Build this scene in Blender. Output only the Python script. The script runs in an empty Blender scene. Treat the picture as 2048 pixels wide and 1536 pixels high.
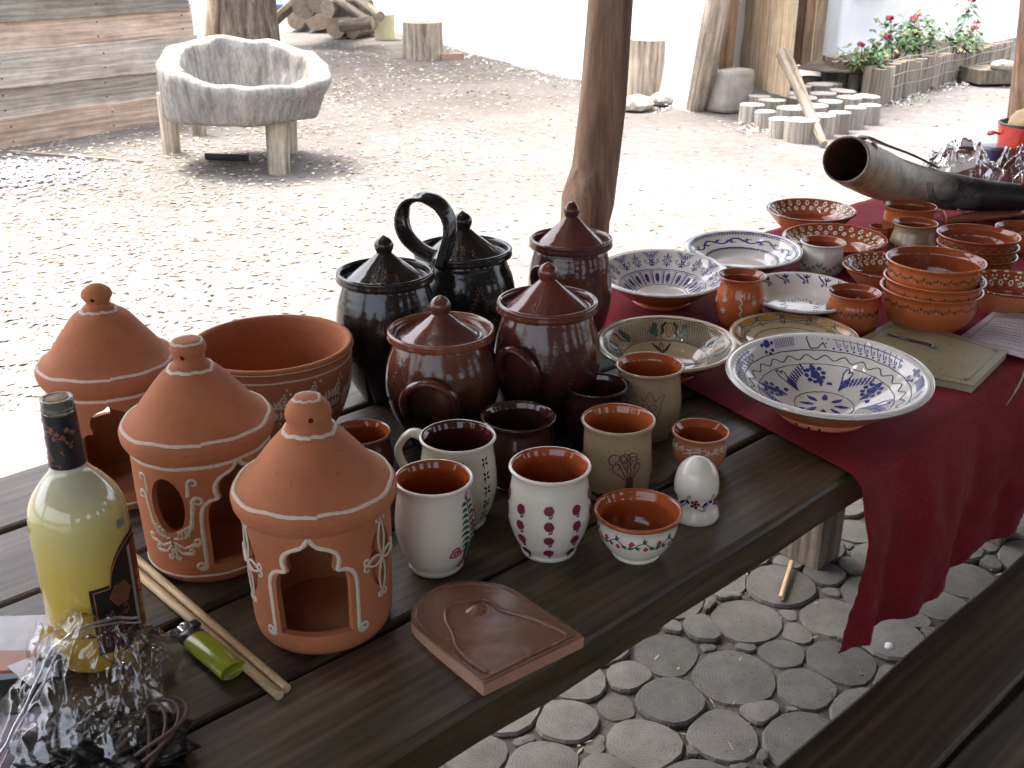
import bpy, bmesh, math, random
from mathutils import Vector, Matrix, noise

random.seed(11)
SC = bpy.context.scene
COL = SC.collection
R = math.radians
PI = math.pi

# ------------------------------------------------------------------ camera
F = 2120.0                       # focal length in photo pixels (2048 wide)
PITCH = R(23.2)
CAMH = 1.35
TZ = 0.75                        # table top height
cam = bpy.data.cameras.new('camera')
cam_ob = bpy.data.objects.new('camera', cam)
COL.objects.link(cam_ob)
cam_ob.location = (0, 0, CAMH)
cam_ob.rotation_euler = (PI / 2 - PITCH, 0, 0)
cam.sensor_width = 36
cam.lens = 36 * F / 2048
cam.clip_start = 0.02
cam.clip_end = 500
cam.dof.use_dof = True
cam.dof.focus_distance = 1.35
cam.dof.aperture_fstop = 22
SC.camera = cam_ob

# ------------------------------------------------------------------ world, sun, exposure
W = bpy.data.worlds.new('World')
SC.world = W
W.use_nodes = True
nt = W.node_tree
bg = nt.nodes['Background']
sky = nt.nodes.new('ShaderNodeTexSky')
sky.sky_type = 'NISHITA'
sky.sun_disc = False
SUN_EL, SUN_AZ = R(70), R(-50)   # azimuth measured from +Y towards +X
sky.sun_elevation = SUN_EL
sky.sun_rotation = SUN_AZ
sky.air_density = 0.8
sky.dust_density = 6.0
sky.ozone_density = 0.6
hsv = nt.nodes.new('ShaderNodeHueSaturation')      # thin white overcast: a paler sky
hsv.inputs['Saturation'].default_value = 0.5
nt.links.new(sky.outputs[0], hsv.inputs['Color'])
nt.links.new(hsv.outputs[0], bg.inputs[0])
bg.inputs[1].default_value = 0.15
sun = bpy.data.lights.new('sun', 'SUN')
sun.energy = 0.9
sun.angle = R(14)
sun.color = (1, 0.95, 0.88)
sun_ob = bpy.data.objects.new('sun', sun)
COL.objects.link(sun_ob)
sd = Vector((math.sin(SUN_AZ) * math.cos(SUN_EL), math.cos(SUN_AZ) * math.cos(SUN_EL), math.sin(SUN_EL)))
sun_ob.rotation_euler = sd.to_track_quat('Z', 'Y').to_euler()
sun_ob.location = sd * 20
SC.view_settings.view_transform = 'Standard'
SC.view_settings.look = 'None'
SC.view_settings.gamma = 1
SC.view_settings.use_curve_mapping = False
SC.view_settings.exposure = 2.65
SC.render.engine = 'CYCLES'
SC.cycles.max_bounces = 8

# ------------------------------------------------------------------ measuring helpers (photo point -> place in the world)
CP, SP = math.cos(PITCH), math.sin(PITCH)
CAM = Vector((0, 0, CAMH))
def ray(x, y):
    a = (x - 1024) / F; b = (768 - y) / F
    return Vector((a, CP + b * SP, -SP + b * CP))
def on(x, y, z=0.0):
    r = ray(x, y); t = (z - CAMH) / r.z
    return CAM + r * t
def proj(p):
    p = Vector(p) - CAM
    d = p.y * CP - p.z * SP
    return 1024 + F * p.x / d, 768 - F * (p.y * SP + p.z * CP) / d, d
P0 = Vector((on(830, 1493, TZ).x, on(830, 1493, TZ).y, 0))
P1_ = on(1705, 955, TZ)
TD = Vector((P1_.x - P0.x, P1_.y - P0.y, 0)).normalized()   # along the table
TN = Vector((-TD.y, TD.x, 0))                              # across, away from the camera
TA = math.atan2(TD.y, TD.x)
def T(s, d, z): return P0 + TD * s + TN * d + Vector((0, 0, z))
def sd_of(p):
    q = Vector((p.x, p.y, 0)) - P0
    return q.dot(TD), q.dot(TN)
def on_d(x, y, d):              # where the line of sight meets the upright plane at distance d across the table
    r = ray(x, y); q = CAM - P0
    t = (d - q.dot(TN)) / r.dot(TN)
    return CAM + r * t
def fit(cx, cy, w, yb, wb, z0=TZ):
    lo, hi = 0.004, 0.5
    for _ in range(50):
        h = (lo + hi) / 2
        c = on(cx, cy, z0 + h)
        bx, by, bd = proj((c.x, c.y, z0))
        el = math.atan2(CAMH - z0, math.hypot(c.x, c.y))
        y = by + wb / 2 * math.sin(el)
        if y > yb: hi = h
        else: lo = h
    d = proj(c)[2]
    return Vector((c.x, c.y, z0)), h, w / 2 * d / F
def zat(loc, y):                 # height above loc whose image row is y
    lo, hi = 0, 1.0
    for _ in range(40):
        m = (lo + hi) / 2
        if proj((loc.x, loc.y, loc.z + m))[1] > y: lo = m
        else: hi = m
    return m

# ------------------------------------------------------------------ objects
def tag(o, label=None, cat=None, group=None, kind=None):
    if label: o['label'] = label
    if cat: o['category'] = cat
    if group: o['group'] = group
    if kind: o['kind'] = kind
    return o
def thing(name, label, cat, loc=(0, 0, 0), group=None, rz=0):
    o = bpy.data.objects.new(name, None); COL.objects.link(o)
    o.location = loc; o.rotation_euler = (0, 0, rz); o.empty_display_size = .02
    return tag(o, label, cat, group)
def ob(name, me, mats=None, parent=None, loc=None, rot=None, scale=None, label=None):
    o = bpy.data.objects.new(name, me); COL.objects.link(o)
    if mats is not None and len(me.materials) == 0:
        for m in (mats if isinstance(mats, (list, tuple)) else [mats]): me.materials.append(m)
    if parent: o.parent = parent
    if loc is not None: o.location = loc
    if rot is not None: o.rotation_euler = rot
    if scale is not None: o.scale = scale
    if label: o['label'] = label
    return o
def mesh(name, vs, fs, smooth=True, idx=None):
    me = bpy.data.meshes.new(name)
    me.from_pydata([tuple(v) for v in vs], [], fs)
    if smooth: me.polygons.foreach_set('use_smooth', [True] * len(fs))
    if idx: me.polygons.foreach_set('material_index', idx)
    me.update()
    return me
class MB:
    def __init__(s): s.v = []; s.f = []; s.i = []
    def add(s, vs, fs, mi=0):
        n = len(s.v); s.v += [Vector(v) for v in vs]; s.f += [tuple(a + n for a in f) for f in fs]; s.i += [mi] * len(fs)
        return s
    def mesh(s, name, smooth=True): return mesh(name, s.v, s.f, smooth, s.i)
def box_vf(sx, sy, sz, c=(0, 0, 0), bev=0.0, jit=0.0):
    """box with chamfered vertical+horizontal edges, centred on c"""
    bm = bmesh.new(); bmesh.ops.create_cube(bm, size=1)
    for v in bm.verts: v.co = Vector((v.co.x * sx, v.co.y * sy, v.co.z * sz))
    if bev > 0: bmesh.ops.bevel(bm, geom=bm.edges[:], offset=bev, segments=2, affect='EDGES', profile=.6)
    for v in bm.verts:
        v.co += Vector(c)
        if jit: v.co += noise.noise_vector(v.co * 9) * jit
    bm.verts.index_update()
    vs = [v.co.copy() for v in bm.verts]; fs = [tuple(v.index for v in f.verts) for f in bm.faces]; bm.free()
    return vs, fs
def plank_mesh(L, Wd, Th, seed=0, bev=.003, wob=.002, nx=28, chip=0.0):
    """board along X, top at z=0, with worn wavy edges"""
    rnd = random.Random(seed); vs = []; fs = []
    b = bev
    prof = [(-Wd / 2, -Th), (-Wd / 2, -Th / 2), (-Wd / 2, -b), (-Wd / 2 + b * .4, -b * .35), (-Wd / 2 + b * 1.2, 0), (-Wd / 4, 0), (0, 0), (Wd / 4, 0), (Wd / 2 - b * 1.2, 0), (Wd / 2 - b * .4, -b * .35), (Wd / 2, -b), (Wd / 2, -Th / 2), (Wd / 2, -Th)]
    m = len(prof)
    for i in range(nx + 1):
        x = -L / 2 + L * i / nx
        for j, (y, z) in enumerate(prof):
            n = noise.noise(Vector((x * 5, seed * 7.3 + (1 if y > 0 else 0) * 3, 0)))
            n2 = noise.noise(Vector((x * 30, seed * 3.1 + y * 9, z * 60)))
            e = wob * n + chip * n2 * (1 if abs(y) > Wd * .45 else 0)
            vs.append((x, y + (e if y > 0 else -e) * (abs(y) * 2 / Wd), z + wob * .35 * noise.noise(Vector((x * 4, y * 12, seed)))))
    for i in range(nx):
        for j in range(m - 1):
            a = i * m + j; fs.append((a, a + m, a + m + 1, a + 1))
        fs.append((i * m + m - 1, (i + 1) * m + m - 1, (i + 1) * m, i * m))
    fs.append(tuple(range(m))); fs.append(tuple(reversed([nx * m + j for j in range(m)])))
    me = mesh('plank', vs, fs, False)
    return me
def catmull(p, n=6):
    out = []
    q = [p[0]] + list(p) + [p[-1]]
    for i in range(1, len(q) - 2):
        a, b, c, d = q[i - 1], q[i], q[i + 1], q[i + 2]
        for k in range(n):
            t = k / n
            out.append(tuple(.5 * ((2 * b[j]) + (-a[j] + c[j]) * t + (2 * a[j] - 5 * b[j] + 4 * c[j] - d[j]) * t * t + (-a[j] + 3 * b[j] - 3 * c[j] + d[j]) * t ** 3) for j in range(len(b))))
    out.append(tuple(p[-1]))
    return out
def lathe(prof, seg=72, split=None, wob=0.0, mi=(0, 1), seed=0):
    """prof: (r,z) list; split: index from which material 1 begins"""
    vs = []; fs = []; idx = []; rings = []
    for k, (r, z) in enumerate(prof):
        if r < 1e-6:
            rings.append([len(vs)]); vs.append((0, 0, z))
        else:
            ring = []
            for j in range(seg):
                a = 2 * PI * j / seg
                rr = r + (wob * noise.noise(Vector((math.cos(a) * 1.1 + seed, math.sin(a) * 1.1, z * 14))) if wob else 0)
                ring.append(len(vs)); vs.append((rr * math.cos(a), rr * math.sin(a), z))
            rings.append(ring)
    for k in range(len(rings) - 1):
        A, B = rings[k], rings[k + 1]
        m = mi[1] if (split is not None and k >= split) else mi[0]
        if len(A) == 1 and len(B) == 1: continue
        for j in range(seg):
            j2 = (j + 1) % seg
            if len(A) == 1: fs.append((A[0], B[j2], B[j]))
            elif len(B) == 1: fs.append((A[j], A[j2], B[0]))
            else: fs.append((A[j], A[j2], B[j2], B[j]))
            idx.append(m)
    return vs, fs, idx
def shell(outer, t, floor=None, rim_r=None):
    """closed pot profile from an outer wall: (profile, index where the inside glaze begins)"""
    o = catmull(outer, 6)
    floor = t * 1.3 if floor is None else floor
    rt = rim_r or t
    r1, z1 = o[-1]
    p = [(0, 0.0), (o[0][0] * .7, 0)] + o
    p += [(r1 - .05 * rt, z1 + .28 * rt), (r1 - .3 * rt, z1 + .46 * rt), (r1 - .6 * rt, z1 + .44 * rt), (r1 - .9 * rt, z1 + .2 * rt), (r1 - rt, z1 - .2 * rt)]
    sp = 2 + len(o) + 2
    inn = []
    for r, z in reversed(o[:-2]):
        if z < floor: break
        if z > z1 - rt: continue
        inn.append((max(r - t, .002), z))
    p += inn
    if inn:
        rl = inn[-1][0]
        p += [(rl * .93, floor + .0015), (rl * .8, floor), (rl * .4, floor), (0, floor)]
    else: p += [(0, floor)]
    return p, sp, o
def sweep(path, rad, seg=12, flat=1.0, up=None, cap=True, close=False):
    """tube along path; rad number or list; flat squeezes the section along the frame normal"""
    n = len(path); path = [Vector(p) for p in path]
    if not isinstance(rad, (list, tuple)): rad = [rad] * n
    vs = []; fs = []
    prevn = None
    for i in range(n):
        t = (path[(i + 1) % n if close else min(i + 1, n - 1)] - path[(i - 1) % n if close else max(i - 1, 0)]).normalized()
        if up is not None: nn = Vector(up) - t * t.dot(Vector(up))
        elif prevn is None:
            nn = t.orthogonal()
        else: nn = prevn - t * t.dot(prevn)
        if nn.length < 1e-6: nn = t.orthogonal()
        nn.normalize(); prevn = nn
        b = t.cross(nn)
        for k in range(seg):
            a = 2 * PI * k / seg
            vs.append(path[i] + b * math.cos(a) * rad[i] + nn * math.sin(a) * rad[i] * flat)
    for i in range(n if close else n - 1):
        i2 = (i + 1) % n
        for k in range(seg):
            k2 = (k + 1) % seg
            fs.append((i * seg + k, i * seg + k2, i2 * seg + k2, i2 * seg + k))
    if cap and not close:
        fs.append(tuple(reversed(range(seg)))); fs.append(tuple((n - 1) * seg + k for k in range(seg)))
    return vs, fs

# ------------------------------------------------------------------ materials
def nodes(name):
    m = bpy.data.materials.new(name); m.use_nodes = True
    n = m.node_tree; return m, n, n.nodes['Principled BSDF'], n.links.new
def rgb(c): return (c[0], c[1], c[2], 1)
def noise_node(n, link, vec, scale, detail=4, rough=.6, dist=0):
    x = n.nodes.new('ShaderNodeTexNoise'); x.inputs['Scale'].default_value = scale; x.inputs['Detail'].default_value = detail
    x.inputs['Roughness'].default_value = rough; x.inputs['Distortion'].default_value = dist
    if vec: link(vec, x.inputs['Vector'])
    return x.outputs['Fac']
def ramp(n, link, fac, stops):
    r = n.nodes.new('ShaderNodeValToRGB'); e = r.color_ramp.elements
    while len(e) < len(stops): e.new(.5)
    for k, (p, c) in enumerate(stops): e[k].position = p; e[k].color = rgb(c) if len(c) == 3 else c
    link(fac, r.inputs[0]); return r.outputs[0]
def mixc(n, link, fac, a, b, mode='MIX'):
    x = n.nodes.new('ShaderNodeMix'); x.data_type = 'RGBA'; x.blend_type = mode
    for s, v in ((0, fac), (6, a), (7, b)):
        if hasattr(v, 'is_linked') or hasattr(v, 'links'): link(v, x.inputs[s])
        elif s == 0: x.inputs[0].default_value = v
        else: x.inputs[s].default_value = rgb(v)
    return x.outputs[2]
def bump(n, link, h, strength, dist, prev=None):
    b = n.nodes.new('ShaderNodeBump'); b.inputs['Strength'].default_value = strength; b.inputs['Distance'].default_value = dist
    link(h, b.inputs['Height'])
    if prev: link(prev, b.inputs['Normal'])
    return b.outputs[0]
def coord(n, link, scale=(1, 1, 1), kind='Object', rot=(0, 0, 0)):
    t = n.nodes.new('ShaderNodeTexCoord'); mp = n.nodes.new('ShaderNodeMapping')
    mp.inputs['Scale'].default_value = scale; mp.inputs['Rotation'].default_value = rot
    link(t.outputs[kind], mp.inputs['Vector']); return mp.outputs[0]
def rand_offset(n, link, vec, amt=17):
    oi = n.nodes.new('ShaderNodeObjectInfo'); va = n.nodes.new('ShaderNodeVectorMath'); va.operation = 'ADD'
    ml = n.nodes.new('ShaderNodeMath'); ml.operation = 'MULTIPLY'; ml.inputs[1].default_value = amt
    link(oi.outputs['Random'], ml.inputs[0]); link(vec, va.inputs[0]); link(ml.outputs[0], va.inputs[1])
    return va.outputs[0], oi.outputs['Random']

def clay(name, c, c2, rough=.85, scale=14, grain=.35):
    m, n, p, link = nodes(name)
    v, rnd = rand_offset(n, link, coord(n, link))
    a = noise_node(n, link, v, scale, 5, .6)
    col = ramp(n, link, a, [(.3, c2), (.7, c)])
    g = noise_node(n, link, v, 900, 2, .5)
    gr = ramp(n, link, g, [(.2, (.75, .75, .75)), (.6, (1, 1, 1))])
    col = mixc(n, link, grain, col, gr, 'MULTIPLY')
    sp = noise_node(n, link, v, 260, 1, .5)
    spk = ramp(n, link, sp, [(.24, (.45, .4, .35)), (.27, (1, 1, 1))])
    col = mixc(n, link, .7, col, spk, 'MULTIPLY')
    link(col, p.inputs['Base Color']); p.inputs['Roughness'].default_value = rough
    vz = coord(n, link, (1, 1, 1))
    w = n.nodes.new('ShaderNodeTexWave'); w.bands_direction = 'Z'; w.inputs['Scale'].default_value = 60; w.inputs['Distortion'].default_value = 1.2; w.inputs['Detail'].default_value = 2
    link(vz, w.inputs['Vector'])
    b = bump(n, link, g, .25, .0006)
    b = bump(n, link, w.outputs['Fac'], .09, .0006, b)
    link(b, p.inputs['Normal']); return m
def glaze(name, c, c2=None, rough=.12, scale=20, th=(.35, .65), bumpy=.25, speck=0.0, coat=.0, spec=.5, speck_c=(.05, .03, .02)):
    m, n, p, link = nodes(name)
    v, rnd = rand_offset(n, link, coord(n, link))
    a = noise_node(n, link, v, scale, 5, .62)
    col = ramp(n, link, a, [(th[0], c2 or tuple(x * .8 for x in c)), (th[1], c)])
    if speck:
        s = noise_node(n, link, v, 420, 2, .5)
        k = ramp(n, link, s, [(.28, (1, 1, 1)), (.31, (0, 0, 0))])
        ml = n.nodes.new('ShaderNodeMath'); ml.operation = 'MULTIPLY'; ml.inputs[1].default_value = speck
        link(k, ml.inputs[0]); col = mixc(n, link, ml.outputs[0], col, speck_c)
    link(col, p.inputs['Base Color'])
    rr = n.nodes.new('ShaderNodeMapRange'); rr.inputs[3].default_value = rough * .45; rr.inputs[4].default_value = rough * 1.25
    link(noise_node(n, link, v, 35, 4), rr.inputs[0]); link(rr.outputs[0], p.inputs['Roughness'])
    p.inputs['Coat Weight'].default_value = coat; p.inputs['Coat Roughness'].default_value = .05
    p.inputs['Specular IOR Level'].default_value = spec
    h = noise_node(n, link, v, 45, 3, .5)
    b = bump(n, link, h, bumpy, .0012)
    w = n.nodes.new('ShaderNodeTexWave'); w.bands_direction = 'Z'; w.inputs['Scale'].default_value = 34; w.inputs['Distortion'].default_value = 1.5
    link(coord(n, link), w.inputs['Vector'])
    b = bump(n, link, w.outputs['Fac'], bumpy * .16, .0006, b)
    link(b, p.inputs['Normal']); return m
def dip_glaze(name, top, mid, low, H, rough=.15):
    """two-dip glaze: clay coloured shoulder, dark lower body with runs"""
    m, n, p, link = nodes(name)
    v = coord(n, link); sx = n.nodes.new('ShaderNodeSeparateXYZ'); link(v, sx.inputs[0])
    rn = noise_node(n, link, coord(n, link, (1, 1, .25)), 26, 6, .65)
    ma = n.nodes.new('ShaderNodeMath'); ma.operation = 'MULTIPLY_ADD'; ma.inputs[1].default_value = H * .55; link(rn, ma.inputs[0]); link(sx.outputs[2], ma.inputs[2])
    mr = n.nodes.new('ShaderNodeMapRange'); mr.inputs[1].default_value = H * .25; mr.inputs[2].default_value = H * 1.3; link(ma.outputs[0], mr.inputs[0])
    col = ramp(n, link, mr.outputs[0], [(.25, low), (.5, mid), (.72, tuple((a + b) / 2 for a, b in zip(mid, top))), (.86, top)])
    sp = ramp(n, link, noise_node(n, link, v, 300, 2), [(.28, (.25, .22, .2)), (.32, (1, 1, 1))]); col = mixc(n, link, .6, col, sp, 'MULTIPLY')
    link(col, p.inputs['Base Color'])
    rr = n.nodes.new('ShaderNodeMapRange'); rr.inputs[3].default_value = rough * .5; rr.inputs[4].default_value = rough * 2; link(rn, rr.inputs[0]); link(rr.outputs[0], p.inputs['Roughness'])
    link(bump(n, link, noise_node(n, link, v, 40, 4), .6, .0014), p.inputs['Normal']); return m
def wood(name, cs, axis='X', stretch=.09, scale=30, rough=.6, bstr=.35, spec=.35, knots=False, bdist=.0015, var=.25, wv=.10):
    """cs: dark, mid, light"""
    m, n, p, link = nodes(name)
    k = {'X': (stretch, 1, 1), 'Y': (1, stretch, 1), 'Z': (1, 1, stretch)}[axis]
    v0 = coord(n, link, k)
    v, rnd = rand_offset(n, link, v0, 23)
    a = noise_node(n, link, v, scale, 8, .68, .5)
    big = noise_node(n, link, v, scale * .22, 3, .5)
    w = n.nodes.new('ShaderNodeTexWave'); w.wave_type = 'BANDS'; w.bands_direction = 'Y' if axis != 'Y' else 'X'
    w.inputs['Scale'].default_value = scale * .55; w.inputs['Distortion'].default_value = 9; w.inputs['Detail'].default_value = 4; w.inputs['Detail Scale'].default_value = .9
    link(v, w.inputs['Vector'])
    mx = n.nodes.new('ShaderNodeMath'); mx.operation = 'MULTIPLY_ADD'; mx.inputs[1].default_value = wv
    link(w.outputs['Fac'], mx.inputs[0])
    m2 = n.nodes.new('ShaderNodeMath'); m2.operation = 'MULTIPLY'; m2.inputs[1].default_value = 1 - wv; link(a, m2.inputs[0]); link(m2.outputs[0], mx.inputs[2])
    col = ramp(n, link, mx.outputs[0], [(.34, cs[0]), (.5, cs[1]), (.66, cs[2])])
    fine = noise_node(n, link, v, scale * 5, 4, .7)
    col = mixc(n, link, .55, col, ramp(n, link, fine, [(.36, (.55, .55, .55)), (.56, (1.15, 1.13, 1.08))]), 'MULTIPLY')
    blot = noise_node(n, link, coord(n, link, (1, 1, 1)), 5, 5, .7)
    col = mixc(n, link, .5, col, ramp(n, link, blot, [(.35, (.7, .68, .62)), (.62, (1.25, 1.22, 1.1))]), 'MULTIPLY')
    st = ramp(n, link, big, [(.3, (.6, .6, .6)), (.65, (1.1, 1.1, 1.1))])
    col = mixc(n, link, .7, col, st, 'MULTIPLY')
    hs = n.nodes.new('ShaderNodeHueSaturation'); mr = n.nodes.new('ShaderNodeMapRange'); mr.inputs[3].default_value = 1 - var; mr.inputs[4].default_value = 1 + var
    link(rnd, mr.inputs[0]); link(mr.outputs[0], hs.inputs['Value']); link(col, hs.inputs['Color'])
    col = hs.outputs[0]
    if knots:
        vo = n.nodes.new('ShaderNodeTexVoronoi'); vo.inputs['Scale'].default_value = 3.1
        kv = coord(n, link, (.8, 2.2, 1)); kv2, _ = rand_offset(n, link, kv, 31); link(kv2, vo.inputs['Vector'])
        kn = ramp(n, link, vo.outputs['Distance'], [(.0, (.12, .1, .09)), (.07, (.3, .28, .25)), (.12, (1, 1, 1))])
        col = mixc(n, link, .9, col, kn, 'MULTIPLY')
    link(col, p.inputs['Base Color']); p.inputs['Specular IOR Level'].default_value = spec
    rr = n.nodes.new('ShaderNodeMapRange'); rr.inputs[3].default_value = rough * .8; rr.inputs[4].default_value = min(rough * 1.3, 1)
    link(big, rr.inputs[0]); link(rr.outputs[0], p.inputs['Roughness'])
    link(bump(n, link, mx.outputs[0], bstr, bdist), p.inputs['Normal']); return m
def plain(name, c, rough=.5, spec=.5, metal=0, **kw):
    m, n, p, link = nodes(name)
    v = coord(n, link); a = noise_node(n, link, v, kw.get('scale', 60), 3)
    col = ramp(n, link, a, [(.3, tuple(x * kw.get('dark', .8) for x in c)), (.7, c)])
    link(col, p.inputs['Base Color']); p.inputs['Roughness'].default_value = rough; p.inputs['Specular IOR Level'].default_value = spec
    p.inputs['Metallic'].default_value = metal
    if kw.get('bump'): link(bump(n, link, a, kw['bump'], kw.get('bd', .001)), p.inputs['Normal'])
    if kw.get('trans'): p.inputs['Transmission Weight'].default_value = kw['trans']; p.inputs['IOR'].default_value = kw.get('ior', 1.45)
    if kw.get('sss'): p.inputs['Subsurface Weight'].default_value = kw['sss']; p.inputs['Subsurface Radius'].default_value = (.01, .01, .004)
    return m

M = {}
M['terra'] = clay('terracotta', (.44, .155, .062), (.31, .10, .042), scale=11)
M['slip'] = plain('white_slip', (.62, .52, .42), .8, .2, scale=300)
M['black'] = glaze('black_glaze', (.012, .011, .012), (.02, .015, .014), .16, 18, speck=.5, speck_c=(.1, .055, .03), bumpy=.5)
M['brown'] = glaze('brown_glaze', (.15, .036, .022), (.03, .010, .009), .17, 12, (.36, .62), bumpy=.7, speck=.4, spec=.5)
M['brown2'] = glaze('brown_glaze_light', (.17, .05, .03), (.035, .014, .011), .2, 9, (.36, .6), bumpy=.8, speck=.4)
M['brown3'] = glaze('brown_glaze_dull', (.13, .045, .032), (.06, .02, .015), .17, 9, (.3, .65), bumpy=.9, speck=.3)
M['dip5'] = dip_glaze('dipped_brown_glaze', (.22, .072, .036), (.065, .02, .012), (.009, .006, .006), .185, .11)
M['dip4'] = dip_glaze('dipped_dark_brown_glaze', (.12, .034, .024), (.05, .014, .012), (.009, .005, .006), .205, .11)
M['darkmug'] = glaze('dark_mug_glaze', (.055, .016, .014), (.022, .008, .008), .11, 15)
M['white'] = glaze('white_glaze', (.70, .66, .58), (.62, .58, .50), .14, 10, bumpy=.3)
M['cream'] = glaze('cream_glaze', (.64, .60, .48), (.56, .51, .40), .14, 12)
M['plate'] = glaze('plate_glaze', (.64, .61, .58), (.56, .52, .48), .10, 9, bumpy=.25)
M['plate_tan'] = glaze('plate_glaze_tan', (.50, .42, .28), (.36, .24, .12), .10, 7, (.3, .6))
M['grey'] = glaze('grey_tan_glaze', (.33, .25, .15), (.24, .16, .10), .16, 12, speck=.25)
M['rust_in'] = glaze('rust_glaze', (.36, .085, .025), (.25, .05, .016), .09, 12)
M['brown_in'] = glaze('dark_brown_glaze', (.085, .018, .012), (.05, .011, .008), .09, 12)
M['orange'] = glaze('orange_glaze', (.46, .13, .042), (.36, .085, .026), .14, 10)
M['orange_in'] = glaze('orange_brown_glaze', (.28, .065, .022), (.2, .042, .015), .10, 10)
M['orange_raw'] = glaze('orange_raw_clay', (.52, .19, .085), (.44, .145, .06), .38, 12)
M['pink_clay'] = glaze('pale_orange_glaze', (.48, .19, .10), (.42, .15, .075), .2, 10)
def pnt(name, c): M[name] = plain(name, c, .2, .5, scale=200, dark=.75)
pnt('paint_blue', (.028, .04, .20)); pnt('paint_navy', (.02, .03, .13)); pnt('paint_green', (.035, .10, .07)); pnt('paint_dark', (.05, .018, .02))
pnt('paint_brown', (.13, .05, .03)); pnt('paint_red', (.42, .05, .06)); pnt('paint_plum', (.2, .025, .06)); pnt('paint_white', (.66, .62, .5)); pnt('paint_yellow', (.45, .24, .06)); pnt('paint_olive', (.07, .045, .015))
M['table'] = wood('table_wood', ((.026, .018, .009), (.060, .041, .022), (.105, .073, .040)), 'X', .08, 44, .46, .5, .45, knots=True, bdist=.001)
M['table_far'] = wood('table_wood_sky_grey', ((.06, .045, .038), (.12, .09, .075), (.2, .155, .13)), 'X', .07, 34, .5, .5, .4, bdist=.001)  # far planks: sky reflection put into the colour as a lighter grey
M['bench'] = wood('bench_wood', ((.022, .016, .009), (.062, .044, .024), (.13, .095, .052)), 'X', .05, 30, .45, .6, .4, bdist=.0012)
M['postwood'] = wood('post_wood', ((.13, .075, .052), (.25, .155, .108), (.37, .25, .185)), 'Z', .06, 22, .7, .6, .3, bdist=.004)
M['greywood'] = wood('grey_weathered_wood', ((.16, .14, .13), (.32, .29, .26), (.5, .46, .42)), 'Z', .12, 16, .85, .8, .2, bdist=.008)
M['palewood'] = wood('pale_door_wood', ((.30, .22, .15), (.46, .36, .25), (.6, .49, .37)), 'Z', .05, 26, .8, .5, .2, bdist=.004)
M['palewoodx'] = wood('pale_door_board', ((.30, .22, .15), (.46, .36, .25), (.6, .49, .37)), 'X', .04, 26, .8, .5, .2, bdist=.003, var=.1)
M['brownwood'] = wood('brown_frame_wood', ((.15, .09, .06), (.28, .18, .12), (.38, .26, .18)), 'Z', .05, 26, .8, .5, .2, bdist=.004)
M['fence'] = wood('fence_wood', ((.25, .22, .19), (.38, .34, .30), (.50, .45, .41)), 'X', .06, 15, .85, .6, .2, bdist=.004, var=.2)
M['fence2'] = wood('fence_wood_reddish', ((.32, .23, .18), (.47, .36, .29), (.60, .49, .42)), 'X', .06, 12, .85, .6, .2, bdist=.004, var=.15)
M['bark'] = wood('bark', ((.06, .045, .035), (.19, .15, .12), (.33, .28, .23)), 'Z', .16, 12, .9, 1.0, .2, bdist=.03)
M['endgrain'] = plain('log_end_wood', (.40, .32, .24), .9, .2, scale=25, dark=.6, bump=.4, bd=.004)
M['dowel'] = wood('dowel_wood', ((.38, .26, .13), (.52, .38, .21), (.6, .47, .3)), 'X', .1, 60, .5, .2, .4, bdist=.0004)
M['legwood'] = wood('leg_wood', ((.08, .065, .05), (.17, .14, .11), (.27, .23, .18)), 'Z', .1, 20, .8, .6, .3, bdist=.003)

def slice_mat(name, c1, c2, c3):
    m, n, p, link = nodes(name)
    v0 = coord(n, link); v, rnd = rand_offset(n, link, v0, 9)
    w = n.nodes.new('ShaderNodeTexWave'); w.wave_type = 'RINGS'; w.rings_direction = 'Z'; w.inputs['Scale'].default_value = 45
    w.inputs['Distortion'].default_value = 2.5; w.inputs['Detail'].default_value = 3; w.inputs['Detail Scale'].default_value = 1.2; link(v0, w.inputs['Vector'])
    a = noise_node(n, link, v, 14, 7, .7)
    f = noise_node(n, link, v, 160, 4, .7)
    mt = n.nodes.new('ShaderNodeMath'); mt.operation = 'MULTIPLY_ADD'; mt.inputs[1].default_value = .12; link(w.outputs['Fac'], mt.inputs[0]); link(a, mt.inputs[2])
    col = ramp(n, link, mt.outputs[0], [(.3, c1), (.55, c2), (.8, c3)])
    dk = ramp(n, link, f, [(.3, (.35, .33, .3)), (.42, (1, 1, 1))])
    col = mixc(n, link, .8, col, dk, 'MULTIPLY')
    hs = n.nodes.new('ShaderNodeHueSaturation'); mr = n.nodes.new('ShaderNodeMapRange'); mr.inputs[3].default_value = .78; mr.inputs[4].default_value = 1.15
    link(rnd, mr.inputs[0]); link(mr.outputs[0], hs.inputs['Value']); link(col, hs.inputs['Color'])
    link(hs.outputs[0], p.inputs['Base Color']); p.inputs['Roughness'].default_value = .85; p.inputs['Specular IOR Level'].default_value = .25
    b = bump(n, link, w.outputs['Fac'], .08, .001); b = bump(n, link, f, .35, .0015, b); link(b, p.inputs['Normal']); return m
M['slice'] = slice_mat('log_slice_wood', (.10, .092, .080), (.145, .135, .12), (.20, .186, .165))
M['slice_pale'] = slice_mat('pale_log_slice_wood', (.3, .26, .22), (.46, .41, .36), (.6, .55, .5))
M['sliceside'] = plain('log_slice_bark', (.11, .096, .082), .9, .2, scale=90, dark=.5, bump=.5, bd=.004)
M['sideg'] = M['greywood']

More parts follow.
